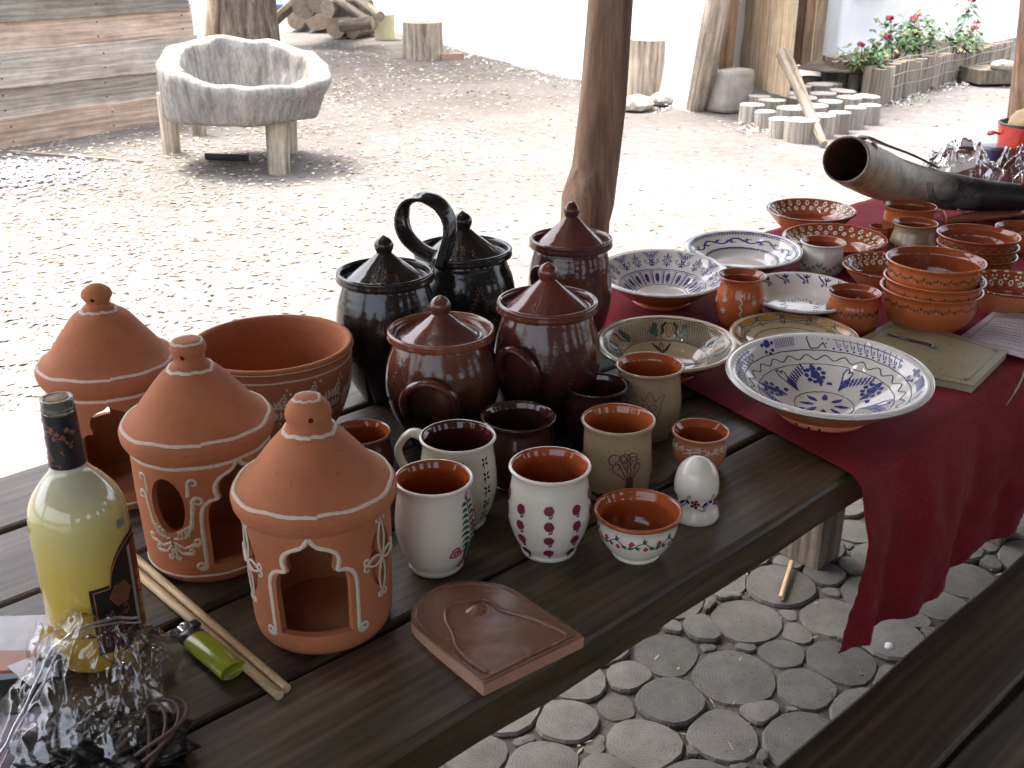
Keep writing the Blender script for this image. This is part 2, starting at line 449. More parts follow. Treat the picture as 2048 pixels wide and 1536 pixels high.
def ground_mat(name, a, b, c, sc=1.0):
    m, n, p, link = nodes(name)
    v = coord(n, link)
    f1 = noise_node(n, link, v, .9 * sc, 6, .6); f2 = noise_node(n, link, v, 14 * sc, 8, .7); f3 = noise_node(n, link, v, 120 * sc, 4, .7)
    col = ramp(n, link, f1, [(.35, a), (.6, b)])
    c2 = ramp(n, link, f2, [(.3, (.62, .6, .57)), (.55, (1, 1, 1)), (.75, (1.15, 1.13, 1.1))])
    col = mixc(n, link, .8, col, c2, 'MULTIPLY')
    c3 = ramp(n, link, f3, [(.3, (.66, .63, .6)), (.42, (1, 1, 1))])
    col = mixc(n, link, .5, col, c3, 'MULTIPLY')
    if name == 'sandy_earth':      # bare darker earth round the trough and the wood pile
        vd = n.nodes.new('ShaderNodeVectorMath'); vd.operation = 'DISTANCE'; vd.inputs[1].default_value = (-1.9, 11.0, 0)
        wv_ = n.nodes.new('ShaderNodeVectorMath'); wv_.operation = 'MULTIPLY_ADD'; wv_.inputs[1].default_value = (0, 0, 0); link(v, wv_.inputs[0]); wv_.inputs[1].default_value = (1, .8, 0); wv_.inputs[2].default_value = (0, 2.2, 0)
        link(wv_.outputs[0], vd.inputs[0]); ad_ = n.nodes.new('ShaderNodeMath'); ad_.operation = 'MULTIPLY_ADD'; ad_.inputs[1].default_value = 2.4; link(f1, ad_.inputs[0]); link(vd.outputs['Value'], ad_.inputs[2])
        mk = n.nodes.new('ShaderNodeMapRange'); mk.inputs[1].default_value = 2.2; mk.inputs[2].default_value = 7.5; mk.inputs[3].default_value = .75; mk.inputs[4].default_value = 0; link(ad_.outputs[0], mk.inputs[0])
        col = mixc(n, link, mk.outputs[0], col, (.55, .50, .47), 'MULTIPLY')
    link(col, p.inputs['Base Color']); p.inputs['Roughness'].default_value = .95; p.inputs['Specular IOR Level'].default_value = .15
    bb = bump(n, link, f2, .45, .015); bb = bump(n, link, f3, .5, .004, bb); link(bb, p.inputs['Normal']); return m
M['ground'] = ground_mat('sandy_earth', (.165, .15, .139), (.20, .186, .176), None)
M['floor_soil'] = ground_mat('dark_floor_soil', (.10, .092, .078), (.17, .15, .13), None, 6)
M['bed_soil'] = ground_mat('flower_bed_soil', (.12, .09, .07), (.2, .16, .12), None, 3)
M['plaster'] = plain('white_plaster', (.80, .79, .77), .9, .2, scale=2.5, dark=.9, bump=.6, bd=.03)
M['stone'] = plain('pale_stone', (.42, .38, .33), .9, .2, scale=9, dark=.7, bump=.6, bd=.01)

# ------------------------------------------------------------------ painted strokes on surfaces
def surf_out(o, th0, rref):
    zs = [q[1] for q in o]; rs = [q[0] for q in o]
    def rr(z):
        if z <= zs[0]: return rs[0]
        for i in range(1, len(zs)):
            if zs[i] >= z and zs[i] > zs[i - 1]:
                t = (z - zs[i - 1]) / (zs[i] - zs[i - 1]); return rs[i - 1] + (rs[i] - rs[i - 1]) * t
        return rs[-1]
    def S(a, z):
        th = th0 + a / rref; r = rr(z)
        dr = (rr(z + .002) - rr(z - .002)) / .004
        N = Vector((math.cos(th), math.sin(th), -dr)).normalized()
        return Vector((r * math.cos(th), r * math.sin(th), z)), N
    return S
def surf_in(inner, th0, rref):
    """inner: list of (r,z) with r increasing; strokes (arc at rref, r)"""
    def zz(r):
        for i in range(1, len(inner)):
            if inner[i][0] >= r:
                a, b = inner[i - 1], inner[i]
                t = (r - a[0]) / max(b[0] - a[0], 1e-9); return a[1] + (b[1] - a[1]) * t
        return inner[-1][1]
    def S(a, r):
        th = th0 + a / rref
        dz = (zz(r + .002) - zz(r - .002)) / .004
        N = Vector((-dz * math.cos(th), -dz * math.sin(th), 1)).normalized()
        return Vector((r * math.cos(th), r * math.sin(th), zz(r))), N
    return S
def surf_flat(o, z):
    return lambda a, b: (Vector((a, b, z)), Vector((0, 0, 1)))
def resample(pts, ws, step):
    out = []; ow = []
    for i in range(len(pts) - 1):
        a, b = pts[i], pts[i + 1]; L = math.hypot(b[0] - a[0], b[1] - a[1]); n = max(1, int(L / step + .5))
        for k in range(n):
            t = k / n; out.append((a[0] + (b[0] - a[0]) * t, a[1] + (b[1] - a[1]) * t)); ow.append(ws[i] + (ws[i + 1] - ws[i]) * t)
    out.append(pts[-1]); ow.append(ws[-1]); return out, ow
def paint(parent, name, mat, S, strokes, eps=.00035, raise_=.0002, step=.0016, wj=.10):
    mb = MB(); rnd = random.Random(len(strokes))
    for k, st in enumerate(strokes):
        e = eps + (k % 23) * .000006
        if st[0] == 'dot':
            _, x, y, r = st[:4]
            c, N = S(x, y); u = N.orthogonal().normalized(); w = N.cross(u)
            vs = [c + N * (e + raise_)] + [c + (u * math.cos(2 * PI * j / 9) + w * math.sin(2 * PI * j / 9)) * r * (1 + rnd.uniform(-.12, .12)) + N * e for j in range(9)]
            mb.add(vs, [(0, 1 + j, 1 + (j + 1) % 9) for j in range(9)])
            continue
        pts, w = st
        ws = list(w) if isinstance(w, (list, tuple)) else [w] * len(pts)
        if len(ws) != len(pts):
            n0 = len(ws); ws = [ws[min(n0 - 1, int(i / (len(pts) - 1) * (n0 - 1) + .5))] for i in range(len(pts))]
        pts, ws = resample(pts, ws, step)
        P = [S(*q) for q in pts]; vs = []; n = len(P)
        for i in range(n):
            t = P[min(i + 1, n - 1)][0] - P[max(i - 1, 0)][0]
            if t.length < 1e-9: t = P[i][1].orthogonal()
            t.normalize(); N = P[i][1]; sd_ = N.cross(t).normalized(); hw = ws[i] / 2 * (1 + rnd.uniform(-wj, wj))
            vs += [P[i][0] + sd_ * hw + N * e * .6, P[i][0] + N * (e + raise_), P[i][0] - sd_ * hw + N * e * .6]
        fs = []
        for i in range(n - 1):
            a = i * 3; fs += [(a, a + 1, a + 4, a + 3), (a + 1, a + 2, a + 5, a + 4)]
        mb.add(vs, fs)
    o = ob(name, mb.mesh(name), mat, parent)
    if len(strokes) > 1: o['kind'] = 'stuff'
    return o
# motifs: lists of strokes
def arc(cx, cy, r, a0, a1, n=12, ry=None): return [(cx + r * math.cos(R(a0 + (a1 - a0) * i / n)), cy + (ry or r) * math.sin(R(a0 + (a1 - a0) * i / n))) for i in range(n + 1)]
def spiral(cx, cy, r0, r1, a0, a1, n=18): return [(cx + (r0 + (r1 - r0) * i / n) * math.cos(R(a0 + (a1 - a0) * i / n)), cy + (r0 + (r1 - r0) * i / n) * math.sin(R(a0 + (a1 - a0) * i / n))) for i in range(n + 1)]
def leaf(x, y, ang, L, Wd, bend=0):
    a = R(ang); pts = []
    for i in range(7):
        t = i / 6; b = bend * t * t
        pts.append((x + L * t * math.cos(a + b), y + L * t * math.sin(a + b)))
    return (pts, [Wd * .25, Wd * .7, Wd, Wd, Wd * .8, Wd * .45, Wd * .06])
def tilt_pts(pts, x, y, ang, sx=1, sy=1):
    c, s = math.cos(R(ang)), math.sin(R(ang)); return [(x + c * p[0] * sx - s * p[1] * sy, y + s * p[0] * sx + c * p[1] * sy) for p in pts]
def flower(x, y, r, n=6, w=None, centre=True):
    out = [leaf(x + .25 * r * math.cos(2 * PI * k / n), y + .25 * r * math.sin(2 * PI * k / n), 360 * k / n, r * .78, (w or r * .5)) for k in range(n)]
    if centre: out.append(('dot', x, y, r * .22))
    return out
def dots_flower(x, y, r, n=6, dr=None):
    return [('dot', x + r * math.cos(2 * PI * k / n), y + r * math.sin(2 * PI * k / n), dr or r * .42) for k in range(n)]
def curl(x, y, ang, s, hand=1, w=.0012):
    """a short stem ending in a spiral"""
    pts = [(0, 0), (.35, .06), (.62, .2)] + [(p[0] + .72, p[1] + .48) for p in spiral(0, 0, .28, .08, -100, 250, 12)]
    return (tilt_pts([(p[0], p[1] * hand) for p in pts], x, y, ang, s, s), w)
def sprig(x0, y0, x1, y1, n, L, w, lw, dots=False):
    out = [([(x0, y0), (x1, y1)], w)]; a = math.degrees(math.atan2(y1 - y0, x1 - x0))
    for i in range(n):
        t = (i + .6) / n; x = x0 + (x1 - x0) * t; y = y0 + (y1 - y0) * t
        for s in (1, -1):
            if dots: out.append(('dot', x + L * math.cos(R(a + 70 * s)), y + L * math.sin(R(a + 70 * s)), lw))
            else: out.append(leaf(x, y, a + 52 * s, L * (1 - .3 * t), lw, .3 * s))
    return out
def wave(x0, x1, y, amp, n, w, ph=0):
    k = n * 14; return ([(x0 + (x1 - x0) * i / k, y + amp * math.sin(2 * PI * n * i / k + ph)) for i in range(k + 1)], w)
def ring(rref, y, w, n=90, wob=0): return ([(rref * 2 * PI * i / n, y + wob * math.sin(i * .8) * .5 + wob * math.sin(i * .31 + 1)) for i in range(n + 1)], w)
def facing(loc): return math.atan2(-loc.y, -loc.x)

# =================================================================== SETTING
# ground -------------------------------------------------------------
def make_ground():
    n = 70; vs = []; fs = []
    def g(t): return math.copysign(abs(t) ** 2.2, t) * 120
    for j in range(n + 1):
        for i in range(n + 1):
            x = g(-1 + 2 * i / n); y = g(-1 + 2 * j / n) + 6
            z = .035 * noise.noise(Vector((x * .5, y * .5, 0))) if (y > 3.4 and math.hypot(x, y) < 30) else 0
            vs.append((x, y, z - .03 if y > 3.0 else -.035))
    for j in range(n):
        for i in range(n):
            a = j * (n + 1) + i; fs.append((a, a + 1, a + n + 2, a + n + 1))
    tag(ob('ground', mesh('ground', vs, fs), M['ground']), kind='structure')
make_ground()
def gz(x, y): return (.035 * noise.noise(Vector((x * .5, y * .5, 0))) - .03) if y > 3.4 else -.035

# log slice floor under the shelter ------------------------------------
def blob(seed, n=14, amp=.09):
    return [1 + amp * noise.noise(Vector((math.cos(2 * PI * k / n) * 1.3 + seed * 5.1, math.sin(2 * PI * k / n) * 1.3, seed))) * 2 for k in range(n)]
def slice_mesh(seed, h=.05, n=14):
    b = blob(seed, n); vs = []; fs = []; idx = []
    for (s, z) in ((.985, -h), (1.0, -.007), (.965, -.0012)):
        for k in range(n):
            a = 2 * PI * k / n; vs.append((s * b[k] * math.cos(a), s * b[k] * math.sin(a), z))
    vs.append((0, 0, .0015))
    for q in range(2):
        for k in range(n):
            k2 = (k + 1) % n; fs.append((q * n + k, q * n + k2, (q + 1) * n + k2, (q + 1) * n + k)); idx.append(1 if q == 0 else 0)
    for k in range(n): fs.append((2 * n + k, 2 * n + (k + 1) % n, 3 * n)); idx.append(0)
    me = mesh('log_slice', vs, fs, False, idx); return me
floor = thing('log_slice_floor', None, None)
tag(floor, kind='structure')
fvs = [T(-1.6, -2.6, -.012), T(4.6, -2.6, -.012), T(4.6, .86, -.012), T(-1.6, .86, -.012)]
grid = []; gfs = []
NX, NY = 60, 34
for j in range(NY + 1):
    for i in range(NX + 1):
        p = T(-1.6 + 6.2 * i / NX, -2.6 + 3.46 * j / NY, 0); edge = (i in (0, NX) or j in (0, NY))
        p.z = -.06 if edge else -.009 + .008 * noise.noise(p * 22)
        grid.append(p)
for j in range(NY):
    for i in range(NX):
        a = j * (NX + 1) + i; gfs.append((a, a + 1, a + NX + 2, a + NX + 1))
ob('soil_bed', mesh('soil_bed', grid, gfs), M['floor_soil'], floor)
rnd = random.Random(5)
pl = []
def try_slices(s0, s1, d0, d1, tries, rmin, rmax, ov=.93):
    for k in range(tries):
        r = rmin + (rmax - rmin) * rnd.random() * (1 - .5 * k / tries)
        p = T(rnd.uniform(s0, s1), rnd.uniform(d0, d1), 0)
        if all((p.x - q[0]) ** 2 + (p.y - q[1]) ** 2 > ((r + q[2]) * ov) ** 2 for q in pl): pl.append((p.x, p.y, r))
try_slices(-.35, 2.3, -.55, .85, 14000, .060, .082, .88)
try_slices(-.35, 2.3, -.55, .85, 14000, .044, .060, .84)
try_slices(-.35, 2.3, -.55, .85, 14000, .030, .042, .76)
pl = [(x, y, r * 1.2) for x, y, r in pl]
pl.sort(key=lambda q: math.hypot(q[0] - .75, q[1] - 1.7))
def packed_slice(k, n=16, h=.05):
    x, y, r = pl[k]; rad = []
    near = [q for q in pl if q is not pl[k] and math.hypot(q[0] - x, q[1] - y) < r + q[2] + .01]
    el = rnd.uniform(0, PI); ec = rnd.uniform(.0, .09)
    for a in [2 * PI * i / n for i in range(n)]:
        ca, sa = math.cos(a), math.sin(a); R0 = r * (1 - ec * math.cos(a - el) ** 2) * (1 + .05 * noise.noise(Vector((ca * 1.4 + k, sa * 1.4, k * .7))))
        for q in near:
            dx, dy = q[0] - x, q[1] - y; D2 = dx * dx + dy * dy; t = (D2 + r * r - q[2] ** 2) / (2 * D2); c = (ca * dx + sa * dy) / D2
            if c > 1e-6: R0 = min(R0, (t / c) - .0028)
        rad.append(R0)
    rad = [(rad[i - 1] + 2 * rad[i] + rad[(i + 1) % n]) / 4 for i in range(n)]
    vs = []; fs = []; idx = []
    for (s_, z) in ((.985, -h), (1.0, -.008), (.96, -.0012)):
        for i in range(n): a = 2 * PI * i / n; vs.append((s_ * rad[i] * math.cos(a), s_ * rad[i] * math.sin(a), z))
    vs.append((0, 0, .001))
    for q in range(2):
        for i in range(n): i2 = (i + 1) % n; fs.append((q * n + i, q * n + i2, (q + 1) * n + i2, (q + 1) * n + i)); idx.append(1 if q == 0 else 0)
    for i in range(n): fs.append((2 * n + i, 2 * n + (i + 1) % n, 3 * n)); idx.append(0)
    return mesh('log_slice', vs, fs, False, idx)
for k in range(min(290, len(pl))):
    x, y, r = pl[k]
    ob('log_slice', packed_slice(k), [M['slice'], M['sliceside']], floor, (x, y, rnd.uniform(-.005, .006)), (rnd.uniform(-.02, .02), rnd.uniform(-.02, .02), 0))
# chips and straw between the slices
mb = MB()
for k in range(5200):
    p = T(rnd.uniform(0, 2.3), rnd.uniform(-.5, .8), -.005 + rnd.uniform(0, .006)); a = rnd.uniform(0, 6.28); L = rnd.uniform(.004, .016); w = rnd.uniform(.001, .003)
    if any((p.x - q[0]) ** 2 + (p.y - q[1]) ** 2 < (q[2] * .93) ** 2 for q in pl) and rnd.random() < .93: continue
    u = Vector((math.cos(a), math.sin(a), rnd.uniform(-.2, .3))) * L; v = Vector((-math.sin(a), math.cos(a), 0)) * w
    mb.add([p - u, p + v, p + u, p - v], [(0, 1, 2, 3)], rnd.choice((0, 0, 1, 2)))
o = ob('wood_chips', mb.mesh('wood_chips', False), [plain('straw_chip', (.4, .34, .24), .8), plain('dark_chip', (.1, .07, .04), .8), plain('green_bit', (.12, .16, .05), .8)])
tag(o, 'small chips and straw lying between the log slices of the floor', 'wood chips', kind='stuff')

# fallen leaves ----------------------------------------------------------
mb = MB()
rnd = random.Random(8)
def add_leaf(x, y, s, mi):
    a = rnd.uniform(0, 6.28); z = gz(x, y) + .004
    u = Vector((math.cos(a), math.sin(a), rnd.uniform(-.15, .15))); v = Vector((-math.sin(a), math.cos(a), rnd.uniform(-.2, .2)))
    c = Vector((x, y, z + s * .05)); k = rnd.uniform(.3, .55); cu = rnd.uniform(.0, .18) * s
    mb.add([c - u * s, c - u * s * .2 + v * s * k + Vector((0, 0, cu)), c + u * s + Vector((0, 0, cu * .5)), c - u * s * .2 - v * s * k + Vector((0, 0, cu)), c], [(0, 1, 4), (1, 2, 4), (2, 3, 4), (3, 0, 4)], mi)
cnt = 0
while cnt < 15000:
    d = 3.0 + 14 * rnd.random() ** 1.25; x = rnd.uniform(-.56, .56) * d; y = d
    den = .22
    den += .9 * math.exp(-((x + 2.2) ** 2 / 2.2 + (y - 6.8) ** 2 / 2.6))
    den += .7 * math.exp(-((x + 1.6) ** 2 / 5 + (y - 10.5) ** 2 / 8))
    den += .35 * math.exp(-((x + 2.3) ** 2 / 1.5 + (y - 4.4) ** 2 / 1.5))
    if noise.noise(Vector((x * 1.3, y * 1.3, 3))) < -.15: den *= .45
    if rnd.random() > den: continue
    cnt += 1
    if den < .3 and rnd.random() < .45: continue
    add_leaf(x, y, rnd.uniform(.008, .026) * (.85 + .035 * y), rnd.choice((0, 0, 1, 1, 2, 3, 4, 4)))
lm = [plain('leaf_pale', (.50, .44, .33), .8), plain('leaf_cream', (.62, .57, .45), .8), plain('leaf_yellow', (.42, .36, .20), .8), plain('leaf_green', (.24, .27, .15), .8), plain('leaf_brown', (.2, .15, .11), .85)]
tag(ob('fallen_leaves', mb.mesh('fallen_leaves', False), lm), 'dry pale and brown leaves scattered over the sandy yard', 'fallen leaves', kind='stuff')

# =================================================================== YARD THINGS
def log_mesh(L, r, seed=0, seg=18, bump_=.08, taper=.95, n=5, ends=True):
    """log along X; ends material 1"""
    vs = []; fs = []; idx = []
    for i in range(n + 1):
        x = -L / 2 + L * i / n; rr = r * (1 - (1 - taper) * i / n)
        for k in range(seg):
            a = 2 * PI * k / seg
            q = rr * (1 + bump_ * noise.noise(Vector((math.cos(a) * 1.6 + seed, math.sin(a) * 1.6, x * 1.7 + seed))) + .25 * bump_ * noise.noise(Vector((math.cos(a) * 7 + seed, math.sin(a) * 7, x))))
            vs.append((x, q * math.cos(a), q * math.sin(a)))
    for i in range(n):
        for k in range(seg):
            k2 = (k + 1) % seg; fs.append((i * seg + k, i * seg + k2, (i + 1) * seg + k2, (i + 1) * seg + k)[::-1]); idx.append(0)
    fs.append(tuple(range(seg))); idx.append(1); fs.append(tuple(reversed([n * seg + k for k in range(seg)]))); idx.append(1)
    return mesh('log', vs, fs, False, idx)
def log_between(name, a, b, r, seed, mats, label, cat='log', group=None, taper=.95, bump_=.08, seg=18):
    a, b = Vector(a), Vector(b); me = log_mesh((b - a).length, r, seed, seg, bump_, taper, 8)
    o = ob(name, me, mats); o.location = (a + b) / 2; o.rotation_euler = (b - a).to_track_quat('X', 'Z').to_euler()
    return tag(o, label, cat, group)
M['barkx'] = wood('log_bark', ((.07, .055, .045), (.2, .165, .135), (.36, .31, .26)), 'X', .12, 9, .9, 1.0, .2, bdist=.02)
M['greyx'] = wood('grey_pole_wood', ((.15, .125, .105), (.34, .29, .24), (.5, .44, .38)), 'X', .1, 12, .9, .8, .2, bdist=.008)

# plank fence on the left ---------------------------------------------------
fa = Vector((on(0, 290, 0).x, on(0, 290, 0).y, 0)); fdir = Vector((math.sin(R(35.8)), math.cos(R(35.8)), 0))
fence = thing('plank_fence', 'weathered horizontal plank fence at the left behind the trough', 'fence', fa, rz=math.atan2(fdir.y, fdir.x))
FL0, FL1 = -1.6, 1.75
zs = [-.04, .16, .372, .582, .80, 1.03, 1.25, 1.46]
for i in range(7):
    hgt = zs[i + 1] - zs[i] + .03
    x1 = FL1 - (0.04 if i == 4 else 0)
    me = plank_mesh(x1 - FL0, hgt, .03, 40 + i, .004, .012, 24, .004)
    o = ob('plank', me, M['fence2'] if i in (0, 3) else M['fence'], fence, ((FL0 + x1) / 2, .032 * (i % 2), (zs[i] + zs[i + 1]) / 2), (PI / 2, R([.25, -.2, .3, -.3, .5, 0, 0][i]), 0), label='reddish plank' if i == 3 else None)
    for xx in (-1.0, .1, .9, 1.65):
        for dz in (-.05, .05):
            v, f = box_vf(.009, .006, .009, (0, 0, 0)); ob('nail', mesh('nail', v, f), plain('nail_iron', (.05, .045, .04), .6) if 'nail_iron' not in bpy.data.materials else bpy.data.materials['nail_iron'], fence, (xx + .03 * dz, -.004 + .032 * (i % 2), (zs[i] + zs[i + 1]) / 2 + dz))
for xx in (-1.2, .3, 1.7):
    v, f = box_vf(.07, .07, 1.75, (0, 0, .7), .006); ob('post', mesh('post', v, f, False), M['greywood'], fence, (xx, .07, 0))

# hollow log trough --------------------------------------------------------------
tc = Vector((on(478, 262, 0).x, on(478, 262, 0).y, 0)); tc = Vector((-1.655, 6.80, 0))
TRC = tc
def make_trough():
    t = thing('log_trough', 'bleached hollowed log trough on stub legs in the yard', 'trough', tc)
    n = 110; vs = []; fs = []; idx = []
    def outline(a):
        ca, sa = math.cos(a), math.sin(a)
        rx, ry, e = .51, .50, 2.2
        k = (abs(ca / rx) ** e + abs(sa / ry) ** e) ** (-1 / e)
        d = (a + .30 + PI) % (2 * PI) - PI
        return k * (1 + .10 * math.exp(-d * d / .09) + .022 * noise.noise(Vector((ca * 3, sa * 3, 1.7))))
    def zr(a): return .605 + .085 * math.sin(a) - .055 * math.cos(a) + .018 * noise.noise(Vector((math.cos(a) * 3, math.sin(a) * 3, 9)))
    def lip(a): return .75 + .03 * noise.noise(Vector((math.cos(a) * 5, math.sin(a) * 5, 4))) + (.07 if math.sin(a) < -.2 and abs(math.cos(a)) < .75 else 0)
    def groove(a): return .035 * noise.noise(Vector((math.cos(a) * 16, math.sin(a) * 16, 5)))
    under = lambda a: 1 if math.cos(a) < .2 else 1 - .16 * (math.cos(a) - .2) / .8
    spec = [(lambda a: outline(a) * .78 * under(a), lambda a: .275 + .01 * math.cos(a * 3)), (lambda a: outline(a) * .955 * under(a), lambda a: .285), (lambda a: outline(a) * .985 * under(a), lambda a: .31),
            (lambda a: outline(a) * .995 * (.5 + .5 * under(a)), lambda a: .42), (lambda a: outline(a) * 1.0, lambda a: zr(a) - .05), (lambda a: outline(a) * .995, lambda a: zr(a) - .016), (lambda a: outline(a) * .975, lambda a: zr(a) - .002),
            (lambda a: outline(a) * .92, lambda a: zr(a) + .004), (lambda a: outline(a) * (lip(a) + .012), lambda a: zr(a) - .004), (lambda a: outline(a) * (lip(a) - .005 + groove(a) * .5), lambda a: zr(a) - .02),
            (lambda a: outline(a) * (lip(a) - .02 + groove(a)), lambda a: zr(a) - .07), (lambda a: outline(a) * (lip(a) - .06 + groove(a)), lambda a: .42), (lambda a: outline(a) * .55, lambda a: .345)]
    for rf, zf in spec:
        for k in range(n):
            a = 2 * PI * k / n; r = rf(a); q = Vector((r * math.cos(a), r * math.sin(a), zf(a))); q += noise.noise_vector(q * 9) * .008; vs.append(q)
    for i in range(len(spec) - 1):
        for k in range(n):
            k2 = (k + 1) % n; fs.append((i * n + k, i * n + k2, (i + 1) * n + k2, (i + 1) * n + k)); idx.append(0)
    m = len(spec) - 1
    fs.append(tuple(m * n + k for k in range(n))); fs.append(tuple(reversed(range(n))))
    me = mesh('basin', vs, fs, True)
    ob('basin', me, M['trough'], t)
    for (lx, ly, r) in ((on(345, 300).x, on(345, 300).y, .058), (on(561, 337).x, on(561, 337).y, .066), (on(583, 298).x, on(583, 298).y, .05), (on(400, 262).x, on(400, 262).y, .05)):
        me = log_mesh(.42, r, lx, 14, .12, 1.12, 3); o = ob('leg', me, [M['greyx'], M['endgrain']], t, (lx - tc.x, ly - tc.y, .16), (0, -PI / 2 + .04, 0))
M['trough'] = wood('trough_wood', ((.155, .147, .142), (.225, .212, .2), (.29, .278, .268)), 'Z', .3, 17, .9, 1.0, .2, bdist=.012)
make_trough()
# charred stick and twig near the trough
a = on(412, 316); b = on(500, 318)
log_between('charred_stick', (a.x, a.y, gz(a.x, a.y) + .03), (b.x, b.y, gz(b.x, b.y) + .03), .022, 3, [plain('charcoal', (.03, .03, .035), .9, bump=.6, bd=.01), M['endgrain']], 'short charred stick lying under the trough', 'stick', bump_=.3)
a = on(20, 300); b = on(285, 322)
log_between('thin_branch', (a.x, a.y, gz(a.x, a.y) + .015), (b.x, b.y, gz(b.x, b.y) + .012), .010, 4, [M['barkx'], M['endgrain']], 'long thin dry branch lying on leaves before the fence', 'branch', bump_=.3, taper=.5)
mb = MB(); ac = on(15, 350)
for k in range(1100):
    q = ac + Vector((rnd.gauss(0, .28), rnd.gauss(0, .28), 0)); q.z = gz(q.x, q.y) + .01; s = rnd.uniform(.008, .026)
    u = Vector((rnd.uniform(-1, 1), rnd.uniform(-1, 1), rnd.uniform(-.1, .12))).normalized() * s; v = Vector((-u.y, u.x, rnd.uniform(-.2, .2) * s)) * .8
    mb.add([q - u, q + v, q + u, q - v + Vector((0, 0, s * .2))], [(0, 1, 2), (0, 2, 3)], rnd.choice((0, 0, 1)))
tag(ob('ash_scraps', mb.mesh('ash_scraps', False), [plain('ash_pale', (.6, .62, .68), .8), plain('ash_grey', (.25, .27, .33), .8)]), 'heap of bluish white ash and scraps at the left edge', 'ash', kind='stuff')

# tree behind the fence -----------------------------------------------------------
tb = on(500, 100); tb = Vector((tb.x, tb.y, -.05))
tree = thing('tree', 'leaning rough barked tree trunk behind the trough', 'tree', tb)
def trunk_mesh(path, rad, seg=28, rough=.06, seed=0):
    vs, fs = sweep(path, rad, seg, cap=True)
    for v in vs: v += noise.noise_vector(v * 5 + Vector((seed, 0, 0))) * rough + noise.noise_vector(Vector((v.x * 14, v.y * 14, v.z * 3))) * rough * .4
    return mesh('trunk', vs, fs, True)
tpath = [(0, 0, -.1), (0, 0, .1), (.0, .0, .5), (.03, 0, 1.0), (.05, 0, 1.6), (.0, 0, 2.4), (.1, 0, 3.4), (0, .1, 4.6)]
ob('trunk', trunk_mesh(tpath, [.46, .38, .34, .325, .31, .29, .26, .2]), M['bark'], tree)
strip = []
ob('bare_strip', mesh('bare_strip', *sweep([(-.46, -.08, -.05), (-.37, -.12, .5), (-.3, -.12, 1.1), (-.26, -.12, 1.8)], [.10, .08, .07, .05], 10)), M['palewood'], tree)
for k in range(4):
    aa = k * 1.7; pth = [Vector((0, 0, 3.2 + k * .35)), Vector((math.cos(aa) * .9, math.sin(aa) * .9, 4.2 + k * .3)), Vector((math.cos(aa) * 2.0, math.sin(aa) * 2.0, 5.0 + k * .3))]
    ob('limb', mesh('limb', *sweep(pth, [.13, .09, .04], 8)), M['bark'], tree)
mb = MB(); rr_ = random.Random(3)
for k in range(5200):
    c = Vector((rr_.gauss(0, 1.3), rr_.gauss(0, 1.3), 5.6 + rr_.gauss(0, .8))); s = rr_.uniform(.05, .11)
    u = Vector((rr_.uniform(-1, 1), rr_.uniform(-1, 1), rr_.uniform(-1, 1))).normalized() * s; v = u.orthogonal().normalized() * s * .6
    mb.add([c - u, c + v, c + u, c - v], [(0, 1, 2, 3)])
o = ob('crown', mb.mesh('crown', False), plain('tree_leaf', (.06, .1, .03), .6), tree); o['kind'] = 'stuff'
# boards and rubbish behind the trunk
b2 = on(568, 62)
v, f = box_vf(.5, .3, .22, (0, 0, .11), .02); tag(ob('blue_tarp', mesh('blue_tarp', v, f), plain('blue_sheet', (.1, .16, .28), .6, bump=.6, bd=.03), None, (on(562, 30).x, on(562, 30).y, -.03)), 'folded blue sheet on the ground between tree and log pile', 'sheet')

# log pile --------------------------------------------------------------------------
pg = 'logs in the pile beyond the yard'
LP = [  # px end a, z a, px end b, z b, radius, label
    ((636, 62), .19, (700, 30), .2, .19, 'thick round log with its cut end lowest in the pile'),
    ((594, 60), .14, (650, 20), .14, .13, 'small dark log at the left bottom of the pile'),
    ((672, 74), .12, (745, 60), .14, .14, 'grey split log at the right foot of the pile'),
    ((705, 74), .10, (752, 66), .12, .12, 'knobbly stump end beside the grey split log'),
]
for k, (pa, za, pb, zb, r, lab) in enumerate(LP):
    A = on(*pa); B = on(*pb)
    log_between('log', (A.x, A.y, za), (B.x, B.y, zb), r, k + 2, [M['barkx'], M['endgrain']], lab, 'log', pg)
def at_d(x, y, dist):           # point on line of sight at ground distance
    r = ray(x, y); t = dist / math.hypot(r.x, r.y); return CAM + r * t
for k, (pa, da, pb, db, r, lab) in enumerate([
    ((608, 12), 14.3, (660, -10), 16, .15, 'dark log lying second in the pile above the small one'),
    ((637, 4), 14.2, (700, -20), 16, .13, 'log end on top of the thick round log'),
    ((655, 18), 14.0, (735, 12), 14.6, .11, 'pale sawn log end facing right of the thick one'),
    ((545, 45), 14.6, (610, -14), 14.8, .07, 'green mossy pole leaning on the left of the pile'),
    ((748, 52), 13.6, (655, -8), 14.2, .065, 'long thin pole slanting down across the pile'),
    ((760, 34), 13.9, (690, -20), 14.6, .07, 'mossy thin pole above the slanting one'),
    ((745, 45), 13.2, (680, 52), 13.3, .075, 'yellowish split branch resting over the grey log'),
]):
    log_between('log', at_d(*pa, da), at_d(*pb, db), r, k + 20, [M['barkx'], M['endgrain']], lab, 'log', pg)
